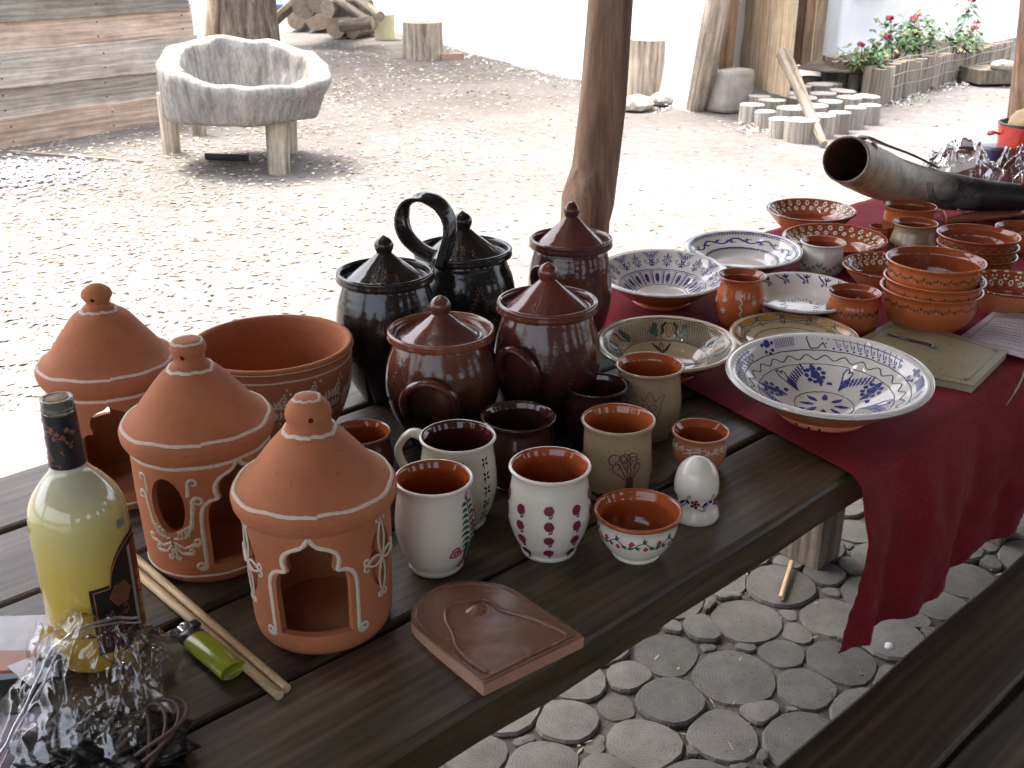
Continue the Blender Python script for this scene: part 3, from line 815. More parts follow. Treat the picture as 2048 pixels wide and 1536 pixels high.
# pail, stump, brick
def stump(px_, top_y, bot_y, w, label, seed, name='chopping_stump', mats=None):
    c = on(px_, bot_y - w * .06, 0); d = proj((c.x, c.y, .2))[2]; r = w / 2 * d / F; loc = Vector((c.x, c.y, gz(c.x, c.y)))
    h = zat(loc, top_y + 6)
    me = log_mesh(h + .03, r, seed, 22, .1, .96, 4)
    o = ob(name, me, mats or [M['greyx'], M['endgrain']]); o.location = (c.x, c.y, loc.z + h / 2 - .015); o.rotation_euler = (0, -PI / 2, rnd.uniform(0, 6))
    return tag(o, label, 'stump')
stump(847, 38, 116, 80, 'grey cut stump with split bark beside the white wall', 3.3)
stump(1294, 72, 196, 88, 'large pale block stump behind the shelter post', 7.1, mats=[M['palex'], M['endgrain']] if 'palex' in M else None)
pc = on(770, 76)
pail = thing('plastic_pail', 'cream plastic bucket with yellow stained bottom beside log pile', 'bucket', (pc.x, pc.y, gz(pc.x, pc.y)))
pr_ = 22 * proj(pc)[2] / F
v, f, i_ = lathe([(0, 0), (pr_ * .86, 0), (pr_ * .9, .02), (pr_, .31), (pr_ * 1.05, .315), (pr_ * 1.05, .335), (pr_ * .96, .335), (pr_ * .84, .03), (0, .03)], 28)
ob('body', mesh('body', v, f), plain('pail_plastic', (.68, .64, .42), .5, scale=6, dark=.8), pail)
bc = on(903, 112); bl = thing('brick', 'single reddish brick lying by the stump foot', 'brick', (bc.x, bc.y, gz(bc.x, bc.y)), rz=.35)
v, f = box_vf(.27, .13, .07, (0, 0, .035), .006, .004); ob('brick_body', mesh('brick_body', v, f, False), plain('brick_clay', (.42, .27, .2), .9, bump=.5, bd=.005), bl)

# white house ------------------------------------------------------------------------
corner = on(1400, 216); corner.z = 0
hd = Vector((math.sin(R(39)), math.cos(R(39)), 0))       # door wall runs back right
ld = (Vector((on(895, 84).x, on(895, 84).y, 0)) - corner).normalized()   # side wall runs back left
house = thing('white_house', 'whitewashed house with rough plaster walls across the yard', 'house', (0, 0, 0))
def rough_wall(name, a, dirv, L, H, th, out, n=60, m=22, skirt=.18):
    vs = []; fs = []
    for j in range(m + 1):
        z = -.1 + (H + .1) * (j / m) ** 1.3
        for i in range(n + 1):
            p = a + dirv * (L * i / n); k = .035 * noise.noise(Vector((p.x * 1.3, p.y * 1.3, z * 1.6))) + .012 * noise.noise(p * 6 + Vector((0, 0, z * 7)))
            k += skirt * max(0, 1 - z / .45) ** 2 * (1 + .5 * noise.noise(p * 3))
            vs.append(p + out * k + Vector((0, 0, z)))
    for j in range(m):
        for i in range(n):
            q = j * (n + 1) + i; fs.append((q, q + 1, q + n + 2, q + n + 1))
    # back skin
    b = len(vs)
    vs += [a - out * th + Vector((0, 0, -.1)), a + dirv * L - out * th + Vector((0, 0, -.1)), a + dirv * L - out * th + Vector((0, 0, H)), a - out * th + Vector((0, 0, H))]
    fs += [(b + 3, b + 2, b + 1, b)]
    top = [m * (n + 1) + i for i in range(n + 1)]
    fs.append(tuple(top + [b + 2, b + 3])); fs.append(tuple([j * (n + 1) for j in range(m + 1)] + [b + 3, b])); fs.append(tuple([j * (n + 1) + n for j in range(m, -1, -1)] + [b + 1, b + 2]))
    return ob(name, mesh(name, vs, fs), M['plaster'], house)
hn = Vector((hd.y, -hd.x, 0))       # outward normal of the door wall (towards the viewer, right)
if hn.dot(Vector((0, -1, 0))) < 0: hn = -hn
ln = Vector((ld.y, -ld.x, 0));
if ln.dot(Vector((-1, -.6, 0))) < 0: ln = -ln
rough_wall('wall', corner, ld, 9.0, 2.6, .03, ln, 80, skirt=.07)
dA = on(1468, 166, .12); dC = on(1598, 131, .12)          # door opening: hinge side, far side
s0 = (Vector((dA.x, dA.y, 0)) - corner).dot(hd); s1 = (Vector((dC.x, dC.y, 0)) - corner).dot(hd)
rough_wall('wall', corner, hd, s0 - .02, 2.6, .03, hn, 10, skirt=.03)
rough_wall('wall', corner + hd * (s1 + .33), hd, 8.5, 2.6, .35, hn, 70, skirt=.12)
# lintel wall over the door and dim room behind
v, f = box_vf(s1 - s0 + .35, .35, .6, (0, 0, 2.3)); ob('wall', mesh('lintel_wall', v, f, False), M['plaster'], house, corner + hd * ((s0 + s1) / 2 + .15) - hn * .175, (0, 0, math.atan2(hd.y, hd.x)))
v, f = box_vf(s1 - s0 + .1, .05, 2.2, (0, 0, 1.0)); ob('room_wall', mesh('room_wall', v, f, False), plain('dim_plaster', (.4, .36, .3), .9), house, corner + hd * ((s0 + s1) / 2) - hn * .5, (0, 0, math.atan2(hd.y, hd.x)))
# thatch eave (above the frame)
v, f = box_vf(9.6, .9, .3, (0, 0, 2.75)); ob('roof', mesh('roof', v, f, False), plain('thatch', (.2, .16, .1), .95, bump=1, bd=.03), house, corner + hd * 4.6 + hn * -.35, (0, 0, math.atan2(hd.y, hd.x)))
v, f = box_vf(9.0, .9, .3, (0, 0, 2.76)); ob('roof', mesh('roof_side', v, f, False), bpy.data.materials['thatch'], house, corner + ld * 4.6 - ln * .35, (0, 0, math.atan2(ld.y, ld.x)))
# blue framed window far right
wz = corner + hd * (s1 + 2.55) + hn * .06; wz = on_wall = None or wz
fr = MB()
for (sx, sz, cx_, cz_) in ((.9, .07, 0, .80), (.07, .7, -.42, 1.15), (.07, .7, .42, 1.15), (.9, .07, 0, 1.5), (.05, .7, 0, 1.15)):
    fr.add(*box_vf(sx, .09, sz, (cx_, 0, cz_)))
wq = at_d(2035, 2, 11.7); sW = (Vector((wq.x, wq.y, 0)) - corner).dot(hd)
wf = ob('window', fr.mesh('window', False), plain('blue_paint', (.1, .17, .42), .5), house, corner + hd * sW + hn * .04, (0, 0, math.atan2(hd.y, hd.x)))
v, f = box_vf(.8, .02, .66, (0, .0, 1.15)); ob('pane', mesh('pane', v, f, False), plain('window_glass', (.35, .4, .45), .1), wf)
# door leaf, opened towards us
door = thing('door', 'open door leaf of pale upright boards on the doorstep', 'door', (0, 0, 0))
dB = on(1575, 200, .12); A2 = Vector((dA.x, dA.y, 0)); B2 = Vector((dB.x, dB.y, 0)); dl = (B2 - A2); dL = dl.length; dl.normalize()
dang = math.atan2(dl.y, dl.x)
for k in range(4):
    w_ = dL * (.27, .29, .30, .12)[k]; off = dL * (0, .27, .56, .87)[k] + w_ / 2
    me = plank_mesh(2.0, w_ - .008, .03, 60 + k, .004, .003, 10); o = ob('board', me, M['palexx'] if 'palexx' in M else None, door)
    if not me.materials: me.materials.append(M['palewoodx'] if 'palewoodx' in M else M['palewood'])
    nrm = Vector((dl.y, -dl.x, 0))
    mat3 = Matrix(((0, dl.x, nrm.x), (0, dl.y, nrm.y), (1, 0, 0))).to_4x4()
    if mat3.determinant() < 0: mat3 = Matrix(((0, -dl.x, nrm.x), (0, -dl.y, nrm.y), (1, 0, 0))).to_4x4()
    mat3.translation = A2 + dl * off + Vector((0, 0, 1.14)) + nrm * (.012 if k == 3 else 0)
    o.matrix_world = mat3
# door frame: left rough post, brown jamb, right jambs
pA = on(1392, 214); 
a3 = Vector((pA.x, pA.y, -.05)); b3 = at_d(1436, 0, 8.75); ex = (b3 - a3)
log_between('rough_post', a3, a3 + ex * 1.9, .095, 5, [M['greyx'], M['endgrain']], 'thick grey round post standing left of the door', 'post', bump_=.14)
def upright(px_a, px_b, ybase, z0, H, th, mat, lab, cat='post', name='door_post', lean=0):
    A = on(px_a, ybase, z0); B = on(px_b, ybase, z0); w_ = (B - A).length
    v, f = box_vf(w_, th, H, (0, 0, H / 2), .006, .003); c = (A + B) / 2
    o = ob(name, mesh(name, v, f, False), mat, None, c, (0, lean, 0)); return tag(o, lab, cat)
upright(1428, 1460, 158, .2, 2.0, .12, M['brownwood'], 'brown upright jamb between round post and door leaf', lean=R(1.5))
upright(1580, 1598, 128, .12, 2.1, .12, M['brownwood'], 'dark brown jamb at the right of the doorway')
upright(1599, 1618, 130, .12, 2.1, .10, M['brownwood'], 'second dark jamb board beside the bright plank')
upright(1619, 1640, 127, .12, 2.1, .12, M['palewood'], 'bright pale plank at the far right of the doorway')
# white block left of the step, stones
def rock(name, loc, s, seed, mat, lab, cat='stone'):
    bm = bmesh.new(); bmesh.ops.create_icosphere(bm, subdivisions=2, radius=1)
    for v in bm.verts:
        v.co = Vector((v.co.x * s[0], v.co.y * s[1], v.co.z * s[2])) * (1 + .25 * noise.noise(v.co * 1.5 + Vector((seed, 0, 0))))
    me = bpy.data.meshes.new(name); bm.to_mesh(me); bm.free()
    o = ob(name, me, mat, None, loc, (0, 0, seed)); return tag(o, lab, cat)
q = on(1450, 216); v, f = box_vf(.32, .26, .34, (0, 0, .14), .04, .03); tag(ob('white_block', mesh('white_block', v, f), M['palewood2'] if 'palewood2' in M else M['stone'], None, (q.x + .02, q.y, 0), (0, 0, .5)), 'pale squared block standing between round post and doorstep', 'block')
q = on(1275, 214); rock('flat_stone', (q.x, q.y, .03), (.19, .13, .07), 1.2, M['stone'], 'flat grey stone before the block stump')
q = on(1325, 205); rock('flat_stone', (q.x, q.y, .03), (.15, .1, .06), 4.2, M['stone'], 'small flat stone between flat slab and round post')
q = on(1352, 200); rock('white_lump', (q.x, q.y, .05), (.14, .12, .08), 2.4, M['plaster'], 'white plaster lump at the foot of the wall')
# doorstep of log slices
step = thing('doorstep', None, None); tag(step, kind='structure')
ps = []
for k, (x, y) in enumerate([(1505, 207), (1531, 219), (1561, 233), (1604, 240), (1645, 231), (1680, 222), (1710, 214), (1740, 206), (1545, 200), (1585, 212), (1625, 210), (1660, 202), (1700, 196), (1733, 193), (1520, 190), (1565, 187), (1605, 192), (1645, 185), (1685, 180), (1640, 170), (1600, 172), (1665, 165), (1622, 155)]):
    c = on(x, y, .12); r = (.095, .075, .08, .12, .09, .085, .08, .085)[k] if k < 8 else rnd.uniform(.09, .125)
    o = ob('log_slice', slice_variant, None, step) if False else None
    me = slice_mesh(30 + k, .16); me.materials.append(M['slice_pale']); me.materials.append(M['greywood'])
    ob('log_slice', me, None, step, (c.x, c.y, .12 + rnd.uniform(-.012, .012)), (rnd.uniform(-.04, .04), rnd.uniform(-.04, .04), 0), (r, r, 1))
# broken pole propping the door
a = on(1648, 288); b = Vector(at_d(1566, 108, 8.5))
log_between('broken_pole', (a.x, a.y, 0), b, .024, 9, [M['barkx'], M['endgrain']], 'broken forked pole leaning against the door leaf', 'pole', bump_=.3, taper=2.2)
a = on(1607, 262); b2_ = Vector(at_d(1600, 190, 7.9))
# flower bed --------------------------------------------------------------------------------
bed = thing('flower_bed', 'raised flower bed edged with upright cut logs and netting', 'flower bed')
e0 = on(1657, 172); e1 = on(1748, 202); e2 = on(2012, 128)
BH = .25
path = [on(1650, 165), on(1662, 180), on(1690, 190), e1]
L01 = [(path[i], path[i + 1]) for i in range(3)]
palis = []
for (p, q_) in L01:
    n_ = max(1, int((q_ - p).length / .13))
    for k in range(n_): palis.append(p.lerp(q_, (k + .5) / n_))
n_ = int((e2 - e1).length / .105)
for k in range(n_): palis.append(e1.lerp(e2, (k + .2) / n_))
pm = []
for k in range(5):
    me = log_mesh(BH + .08, 1, k * 3.7, 10, .12, 1, 1); me.materials.append(M['greyx']); me.materials.append(M['endgrain']); pm.append(me)
for k, p in enumerate(palis):
    r = rnd.uniform(.048, .062); hh = rnd.uniform(.92, 1.1) * (1 if k < 24 else .8)
    ob('palisade_log', pm[k % 5], None, bed, (p.x, p.y, BH / 2 - .02), (0, -PI / 2 + rnd.uniform(-.04, .04), rnd.uniform(-.1, .1)), (hh, r, r))
bn = hn
sv = []; sf = []
row = [path[0], path[1], path[2], e1] + [e1.lerp(e2, k / 10) for k in range(1, 11)]
for p in row:
    w_ = max(.15, (p - corner).dot(hn) - .1)
    for j in range(4):
        q = p - hn * (w_ * j / 3) ; sv.append((q.x, q.y, BH - .04 + .03 * noise.noise(q * 4)))
for i in range(len(row) - 1):
    for j in range(3):
        a_ = i * 4 + j; sf.append((a_, a_ + 1, a_ + 5, a_ + 4))
ob('soil', mesh('soil', sv, sf), M['bed_soil'], bed)
wire = MB()
wp = [Vector((p.x, p.y, 0)) + hn * .075 for p in palis[::3]]
for z in (.1, .2, .33): wire.add(*sweep([p + Vector((0, 0, z + .01 * math.sin(i * 2))) for i, p in enumerate(wp)], .004, 5))
for p in wp: wire.add(*sweep([p + Vector((0, 0, 0)), p + Vector((.01, 0, .34))], .0035, 5))
ob('wire_netting', wire.mesh('wire_netting'), plain('old_wire', (.35, .36, .35), .5, metal=.6), bed)
gl = [plain('plant_leaf', (.07, .15, .05), .5), plain('plant_leaf_yellow', (.22, .22, .06), .5), plain('plant_leaf_pale', (.13, .24, .10), .5)]
fm = [plain('red_petal', (.45, .02, .04), .5), plain('dark_red_petal', (.25, .02, .03), .5), plain('pink_petal', (.5, .12, .14), .5)]
stemm = plain('plant_stem', (.1, .13, .05), .6)
for k, (x, y, hgt, sp, nl, fi, lab) in enumerate([
    (1722, 128, .30, .15, 60, 1, 'low bushy plant with dark red bloom at the near end of the bed'),
    (1752, 118, .28, .12, 36, 1, 'small plant with one dark red bud second in the bed'),
    (1786, 112, .42, .17, 60, 0, 'leafy plant carrying the bright red flower in the bed'),
    (1842, 104, .50, .20, 90, 2, 'tallest bushy plant with pink heads in the bed middle'),
    (1902, 94, .52, .10, 22, 1, 'thin plant with its red flower leaning to the right'),
    (1918, 96, .30, .16, 50, 2, 'yellowing leafy plant beside the thin leaning one'),
    (1953, 88, .30, .06, 14, 2, 'bare small stalk near the far end of the bed')]):
    c = on(x, y + 16, .22); pt = thing('flowering_plant', lab, 'plant', (c.x, c.y, .2), 'plants in the flower bed')
    mb = MB(); mbs = MB(); rr_ = random.Random(k + 70)
    tops = []
    for s in range(5 if sp > .1 else 2):
        aa = rr_.uniform(0, 6.28); e = Vector((math.cos(aa) * sp * .8, math.sin(aa) * sp * .8, hgt * rr_.uniform(.6, 1)))
        if fi == 1 and sp == .10: e = Vector((.12, 0, hgt))
        mbs.add(*sweep([Vector((0, 0, -.02)), e * .5 + Vector((0, 0, .03)), e], [.006, .005, .003], 5)); tops.append(e)
    for s in range(int(nl * 1.7)):
        e = rr_.choice(tops) * rr_.uniform(.35, 1.0); e = e + Vector((rr_.gauss(0, sp * .45), rr_.gauss(0, sp * .45), rr_.gauss(0, .03)))
        aa = rr_.uniform(0, 6.28); u = Vector((math.cos(aa), math.sin(aa), rr_.uniform(-.6, .2))).normalized() * rr_.uniform(.03, .055); w_ = u.cross(Vector((0, 0, 1))).normalized() * u.length * .55
        mb.add([e, e + u * .9 + w_, e + u * 2 - Vector((0, 0, .02)), e + u * .9 - w_, e + u + Vector((0, 0, .012))], [(0, 1, 4), (1, 2, 4), (2, 3, 4), (3, 0, 4)], rr_.choice((0, 0, 2, 1)))
    ob('stem', mbs.mesh('stem'), stemm, pt); o = ob('foliage', mb.mesh('foliage', False), gl, pt)
    for s in range(1 if k != 3 else 2):
        mf = MB(); e = max(tops, key=lambda q_: q_.z) if s == 0 else tops[1]
        for j in range(14):
            aa = rr_.uniform(0, 6.28); u = Vector((math.cos(aa), math.sin(aa), rr_.uniform(0, .9))).normalized() * .045; w_ = u.orthogonal().normalized() * .022
            mf.add([e, e + u * .6 + w_, e + u, e + u * .6 - w_], [(0, 1, 2, 3)])
        ob('flower', mf.mesh('flower', False), fm[fi], pt)
# rubble and plaster crumbs along bed and wall
mb = MB(); rr_ = random.Random(12)
for k in range(900):
    t = rr_.random()
    if k % 3 == 0: p = e1.lerp(e2, t) + hn * abs(rr_.gauss(.1, .1))
    elif k % 3 == 1: p = corner + ld * (t * 5.5) + ln * (.15 + abs(rr_.gauss(0, .2)))
    else: p = on(rr_.uniform(1470, 1640), 0) if False else on(rr_.uniform(1480, 1660), rr_.uniform(238, 262))
    s = rr_.uniform(.006, .03); p.z = gz(p.x, p.y) + s * .5
    mb.add([p + Vector((rr_.uniform(-1, 1), rr_.uniform(-1, 1), rr_.uniform(-.6, 1))).normalized() * s for _ in range(4)], [(0, 1, 2), (0, 2, 3), (0, 3, 1), (1, 3, 2)])
tag(ob('plaster_crumbs', mb.mesh('plaster_crumbs', False), plain('crumb', (.6, .57, .52), .9)), 'white crumbs of plaster and pebbles along wall and flower bed', 'rubble', kind='stuff')
# dark plank at the right with a stone
q1 = on(1948, 160, .02); q2 = on(2040, 172, .02)
v, f = box_vf(.95, .42, .13, (0, 0, .065), .008, .004); dk = ob('dark_plank', mesh('dark_plank', v, f, False), M['legwood'], None, (q1.x + .42, q1.y + .1, 0), (0, 0, .12)); tag(dk, 'thick dark board lying beyond the flower bed', 'board')
q = on(2005, 137, .14); rock('pale_stone', (q.x, q.y, .17), (.13, .08, .05), 3.1, M['stone'], 'pale pointed stone lying on the dark board')

# =================================================================== SHELTER
shelter = thing('shelter_roof', 'board roof on rafters over the tables, above the view', 'roof', P0, rz=TA)
for k in range(27):
    dd = 1.75 - k * .24; me = plank_mesh(9.0, .238, .025, 80 + k, .003, .002, 6); o = ob('board', me, M['legwood'], shelter, (1.2, dd, 2.45 + (1.15 - dd) * .22), (R(-12.4), 0, 0))
for xx in (-2.6, -1.0, .6, 2.2, 3.8, 5.4):
    v, f = box_vf(.1, 6.4, .12, (0, 0, 0)); ob('rafter', mesh('rafter', v, f, False), M['legwood'], shelter, (xx, -1.4, 2.45 + 2.55 * .22 - .11), (R(-12.4), 0, 0))
back = thing('added_back_boarding', 'unseen rough board wall added behind the viewer to cut the fill light', 'wall', P0, rz=TA)  # unseen wall added to dim the fill; its openings leave small highlights
for k in range(12):
    z_ = .14 + k * .25
    segs = [(-3.0, 5.4)] if not (5 <= k <= 7) else [(-3.0, -1.9), (-1.2, -.1), (.6, 1.7), (2.4, 3.4), (4.1, 5.4)]
    for a_, b_ in segs: ob('board', plank_mesh(b_ - a_, .235, .025, 120 + k, .003, .003, 6), M['legwood'], back, ((a_ + b_) / 2, -3.55, z_), (PI / 2, 0, 0))
for xx in (-2.9, -.4, 2.4, 5.2):
    v, f = box_vf(.1, .1, 3.1, (0, 0, 1.5)); ob('post', mesh('post', v, f, False), M['legwood'], back, (xx, -3.65, 0))
def round_post(pts, label, name='shelter_post'):
    """pts: (point, radius)"""
    P = [Vector(p) for p, r in pts]; Rr = [r for p, r in pts]
    cr = []
    for i in range(len(P) - 1):
        for k in range(8): t = k / 8; cr.append(tuple(P[i].lerp(P[i + 1], t)) + (Rr[i] + (Rr[i + 1] - Rr[i]) * t,))
    cr.append(tuple(P[-1]) + (Rr[-1],))
    base = Vector(cr[0][:3])
    vs, fs = sweep([Vector(c[:3]) - base for c in cr], [c[3] for c in cr], 40, up=(1, 0, 0))
    for k, v in enumerate(vs):
        j = k % 40; a = 2 * PI * j / 40
        dirn = Vector((math.cos(a), math.sin(a), 0))
        fl = .05 * noise.noise(Vector((math.cos(a) * 1.8, math.sin(a) * 1.8, v.z * 1.1 + base.x * 9))) + .02 * noise.noise(Vector((math.cos(a) * 6, math.sin(a) * 6, v.z * 1.5)))
        c = Vector(cr[k // 40][:3]) - base; v += (v - c) * fl
    o = ob(name, mesh(name, vs, fs), M['postwood'], None, base)
    return tag(o, label, 'post')
PD = .80
def post_pts(rows, d):
    out = []
    for (x, y, w) in rows:
        p = on_d(x, y, d); dp = proj(p)[2]; out.append((p, w / 2 * dp / F))
    return out
rows = [(1170, 440, 98), (1176, 400, 106), (1190, 340, 93), (1207, 200, 93), (1222, 0, 89)]
pp = post_pts(rows, PD)
foot = Vector((pp[0][0].x - .03, pp[0][0].y, -.05)); mid = Vector((pp[0][0].x - .012, pp[0][0].y, .4))
top = pp[-1][0] + (pp[-1][0] - pp[-2][0]).normalized() * 1.5
round_post([(foot, .052), (mid, .048)] + pp + [(top, pp[-1][1] * .93)], 'smooth brown tree trunk post beside the covered jars')
rows2 = [(2046, 300, 76), (2054, 240, 76), (2068, 120, 74), (2080, 0, 72)]
pp2 = post_pts(rows2, PD + .05)
foot = Vector((pp2[0][0].x - .03, pp2[0][0].y, -.05)); top = pp2[-1][0] + (pp2[-1][0] - pp2[-2][0]).normalized() * 1.5
round_post([(foot, pp2[0][1])] + pp2 + [(top, pp2[-1][1])], 'grey brown trunk post at the right edge behind the red pot')
for s_, d_ in ((-1.9, .82), (5.2, .85), (-2.2, -3.3), (1.0, -3.4), (4.2, -3.3)):
    b = T(s_, d_, -.05); round_post([(b, .065), (b + Vector((.02, 0, 1)), .058), (b + Vector((.03, .02, 3.2)), .055)], 'trunk post of the shelter standing outside the view at %s' % {-1.9: 'the far left', 5.2: 'the far right', -2.2: 'the back left', 1.0: 'the back middle', 4.2: 'the back right'}[s_])

# =================================================================== TABLE AND BENCH
table = thing('plank_table', 'long dark plank table covered with pottery', 'table', P0, rz=TA)
bounds = [0, .143, .284, .427, .57, .70]
for k in range(5):
    w_ = bounds[k + 1] - bounds[k] - .006; me = plank_mesh(5.2, w_, .042 if k else .045, k + 1, .006 if k == 0 else .004, .003, 60, .004 if k == 0 else .0015)
    ob('plank', me, M['table_far'] if k >= 3 else M['table'], table, (1.55, (bounds[k] + bounds[k + 1]) / 2, TZ - .0015 * (k % 2)), label='plank coloured greyer for the sky reflection' if k >= 3 else None)
def leg(px_, py_, lab=None, w_=.10, t_=.12):
    p = on(px_, py_, 0); s_, d_ = sd_of(p)
    v, f = box_vf(w_, t_, TZ - .045, (0, 0, (TZ - .045) / 2), .008, .006); ob('leg', mesh('leg', v, f, False), M['legwood'], table, (s_, d_ + .05, 0))
    return s_
sl = leg(1650, 1125, w_=.10, t_=.12); leg(2010, 1075, w_=.1, t_=.12)
for s_ in (-.75, 3.6):
    v, f = box_vf(.1, .5, TZ - .045, (0, 0, (TZ - .045) / 2), .008, .006); ob('leg', mesh('leg', v, f, False), M['legwood'], table, (s_, .35, 0))

bz = .47
bench = thing('plank_bench', 'dark plank bench in the lower right corner', 'bench', P0, rz=TA)
sB, dB_ = sd_of(on(1700, 1398, bz)); sG, dG = sd_of(on(1960, 1450, bz))
wb_ = dB_ - dG
ob('plank', plank_mesh(3.4, wb_ - .006, .04, 21, .004, .003, 30, .002), M['bench'], bench, (sB + .6, (dB_ + dG) / 2, bz))
ob('plank', plank_mesh(3.4, .15, .04, 22, .004, .003, 30, .002), M['bench'], bench, (sB + .6, dG - .079, bz - .002))
for s_ in (sB - .5, sB + 1.35):
    v, f = box_vf(.09, .2, bz - .04, (0, 0, (bz - .04) / 2), .006, .004); ob('leg', mesh('leg', v, f, False), M['legwood'], bench, (s_, dG, 0))

# red cloth ----------------------------------------------------------------------------------
def cloth_mat():
    m, n, p, link = nodes('red_cloth')
    v = coord(n, link); a = noise_node(n, link, v, 5, 4); w1 = noise_node(n, link, coord(n, link, (1, 1, 1)), 420, 3)
    col = ramp(n, link, a, [(.3, (.135, .007, .011)), (.7, (.185, .011, .016))]); fz = ramp(n, link, w1, [(.32, (.5, .5, .5)), (.62, (1.25, 1.2, 1.2))])
    link(mixc(n, link, .8, col, fz, 'MULTIPLY'), p.inputs['Base Color']); p.inputs['Roughness'].default_value = .85
    p.inputs['Sheen Weight'].default_value = .08; p.inputs['Sheen Roughness'].default_value = .4; p.inputs['Sheen Tint'].default_value = (.8, .15, .25, 1); p.inputs['Specular IOR Level'].default_value = .2
    link(bump(n, link, w1, .35, .0006), p.inputs['Normal']); return m
M['cloth'] = cloth_mat()
def make_cloth():
    far_s = sd_of(on(1183, 655, TZ))[0]; near_s = sd_of(on(1709, 957, TZ))[0]
    q0 = on_d(1672, 1308, -.03); sb0 = sd_of(q0)[0]; zb0 = q0.z
    hem = []
    for (x, y) in ((1672, 1308), (1740, 1280), (1800, 1243), (1900, 1160), (1990, 1078), (2048, 1030)):
        q = on_d(x, y, -.03); hem.append((sd_of(q)[0], q.z))
    hem.append((5.0, hem[-1][1]))
    def hemz(s):
        for i in range(1, len(hem)):
            if hem[i][0] >= s:
                t = (s - hem[i - 1][0]) / max(hem[i][0] - hem[i - 1][0], 1e-6); return hem[i - 1][1] + (hem[i][1] - hem[i - 1][1]) * max(0, t)
        return hem[-1][1]
    NS, NT, ND, NF = 300, 44, 44, 8
    vs = []; rows = []
    S1 = 4.1
    for i in range(NS + 1):
        u = (i / NS) ** 1.35; col_ = []
        for j in range(NF):          # far overhang
            t = 1 - j / NF; s0_ = far_s; s = s0_ + (S1 - s0_) * u
            col_.append((s, .712 + .012 * math.sin(s * 22) * t, TZ - .13 * t))
        for j in range(NT + 1):
            d = .708 * (1 - j / NT); s0_ = far_s + (near_s - far_s) * (1 - d / .7); s = s0_ + (S1 - s0_) * u
            wr = .0034 * max(0, noise.noise(Vector((s * 6, d * 9, 2)))) + .0028 * max(0, .22 - abs(noise.noise(Vector((s * 3.2 + d * 2, d * 5 - s, 11))))) + .0012 * noise.noise(Vector((s * 25, d * 19, 7)))
            if j == NT: wr = 0
            col_.append((s, d, TZ + .0035 + max(wr, 0)))
        for j in range(1, ND + 1):
            t = j / ND; s0_ = near_s + (sb0 - near_s) * t; s = s0_ + (S1 - s0_) * u
            zz = TZ + .003 + (hemz(s) - TZ) * t
            am = .004 + .022 * min(1, t * 1.3)
            fold = am * (.6 * math.sin(s * 27 + .8 * math.sin(s * 9)) + .5 * noise.noise(Vector((s * 11, 3, t * 1.2))) + .25 * math.sin(s * 61) + .35 * noise.noise(Vector((s * 24, 8, t * 7))) + .18 * noise.noise(Vector((s * 60, 5, t * 18))))
            col_.append((s, -.010 - .018 * min(1, t * 3) + fold * .6 - .006 * math.sin(t * 3), zz - .004 * (1 if j == 1 else 0) + .003 * math.sin(s * 50) * t))
        rows.append(col_)
    m = len(rows[0])
    for c in rows: vs += [Vector((s, d, z)) for s, d, z in c]
    fs = []
    for i in range(NS):
        for j in range(m - 1):
            a = i * m + j; fs.append((a, a + 1, a + m + 1, a + m))
    o = ob('red_tablecloth', mesh('red_tablecloth', vs, fs), M['cloth'], None, P0, (0, 0, TA))
    md = o.modifiers.new('thick', 'SOLIDIFY'); md.thickness = .0014; md.offset = 1
    tag(o, 'dark red cloth over the far half of the table with a hanging corner', 'tablecloth')
make_cloth()
CZ = TZ + .0055     # top of the cloth

# =================================================================== POTTERY
def handle(parent, o, ang, z1, z2, out, w=.008, th=.6, mat=None, name='handle', lean=0):
    """ear handle between heights z1 (top) and z2 on outer profile o, direction ang"""
    S = surf_out(o, 0, 1)
    r1 = S(0, z1)[0].x; r2 = S(0, z2)[0].x; d = Vector((math.cos(ang), math.sin(ang), 0))
    pts = [d * (r1 - .004) + Vector((0, 0, z1))]
    h = z1 - z2
    ctrl = [(r1 - .004, z1), (r1 + out * .55, z1 + h * .06), (max(r1, r2) + out, z1 - h * .32), (max(r1, r2) + out * .8, z1 - h * .7), (r2 + out * .25, z2 + h * .03), (r2 - .003, z2 - h * .02)]
    cr = catmull(ctrl, 6)
    vs, fs = sweep([d * a + Vector((0, 0, b)) for a, b in cr], [w * (1.15 - .35 * math.sin(PI * i / (len(cr) - 1))) for i in range(len(cr))], 12, th, up=None)
    # ribbon orientation: wide across the handle plane
    side = Vector((-d.y, d.x, 0)); vs = []; n = len(cr); seg = 12
    for i in range(n):
        p = d * cr[i][0] + Vector((0, 0, cr[i][1])); a = max(i - 1, 0); b = min(i + 1, n - 1)
        t = (d * (cr[b][0] - cr[a][0]) + Vector((0, 0, cr[b][1] - cr[a][1]))).normalized(); nn = t.cross(side)
        ww = w * (1.2 - .3 * math.sin(PI * i / (n - 1)))
        for k in range(seg):
            q = 2 * PI * k / seg; vs.append(p + side * math.cos(q) * ww + nn * math.sin(q) * ww * th)
    return ob(name, mesh(name, vs, fs), mat, parent)

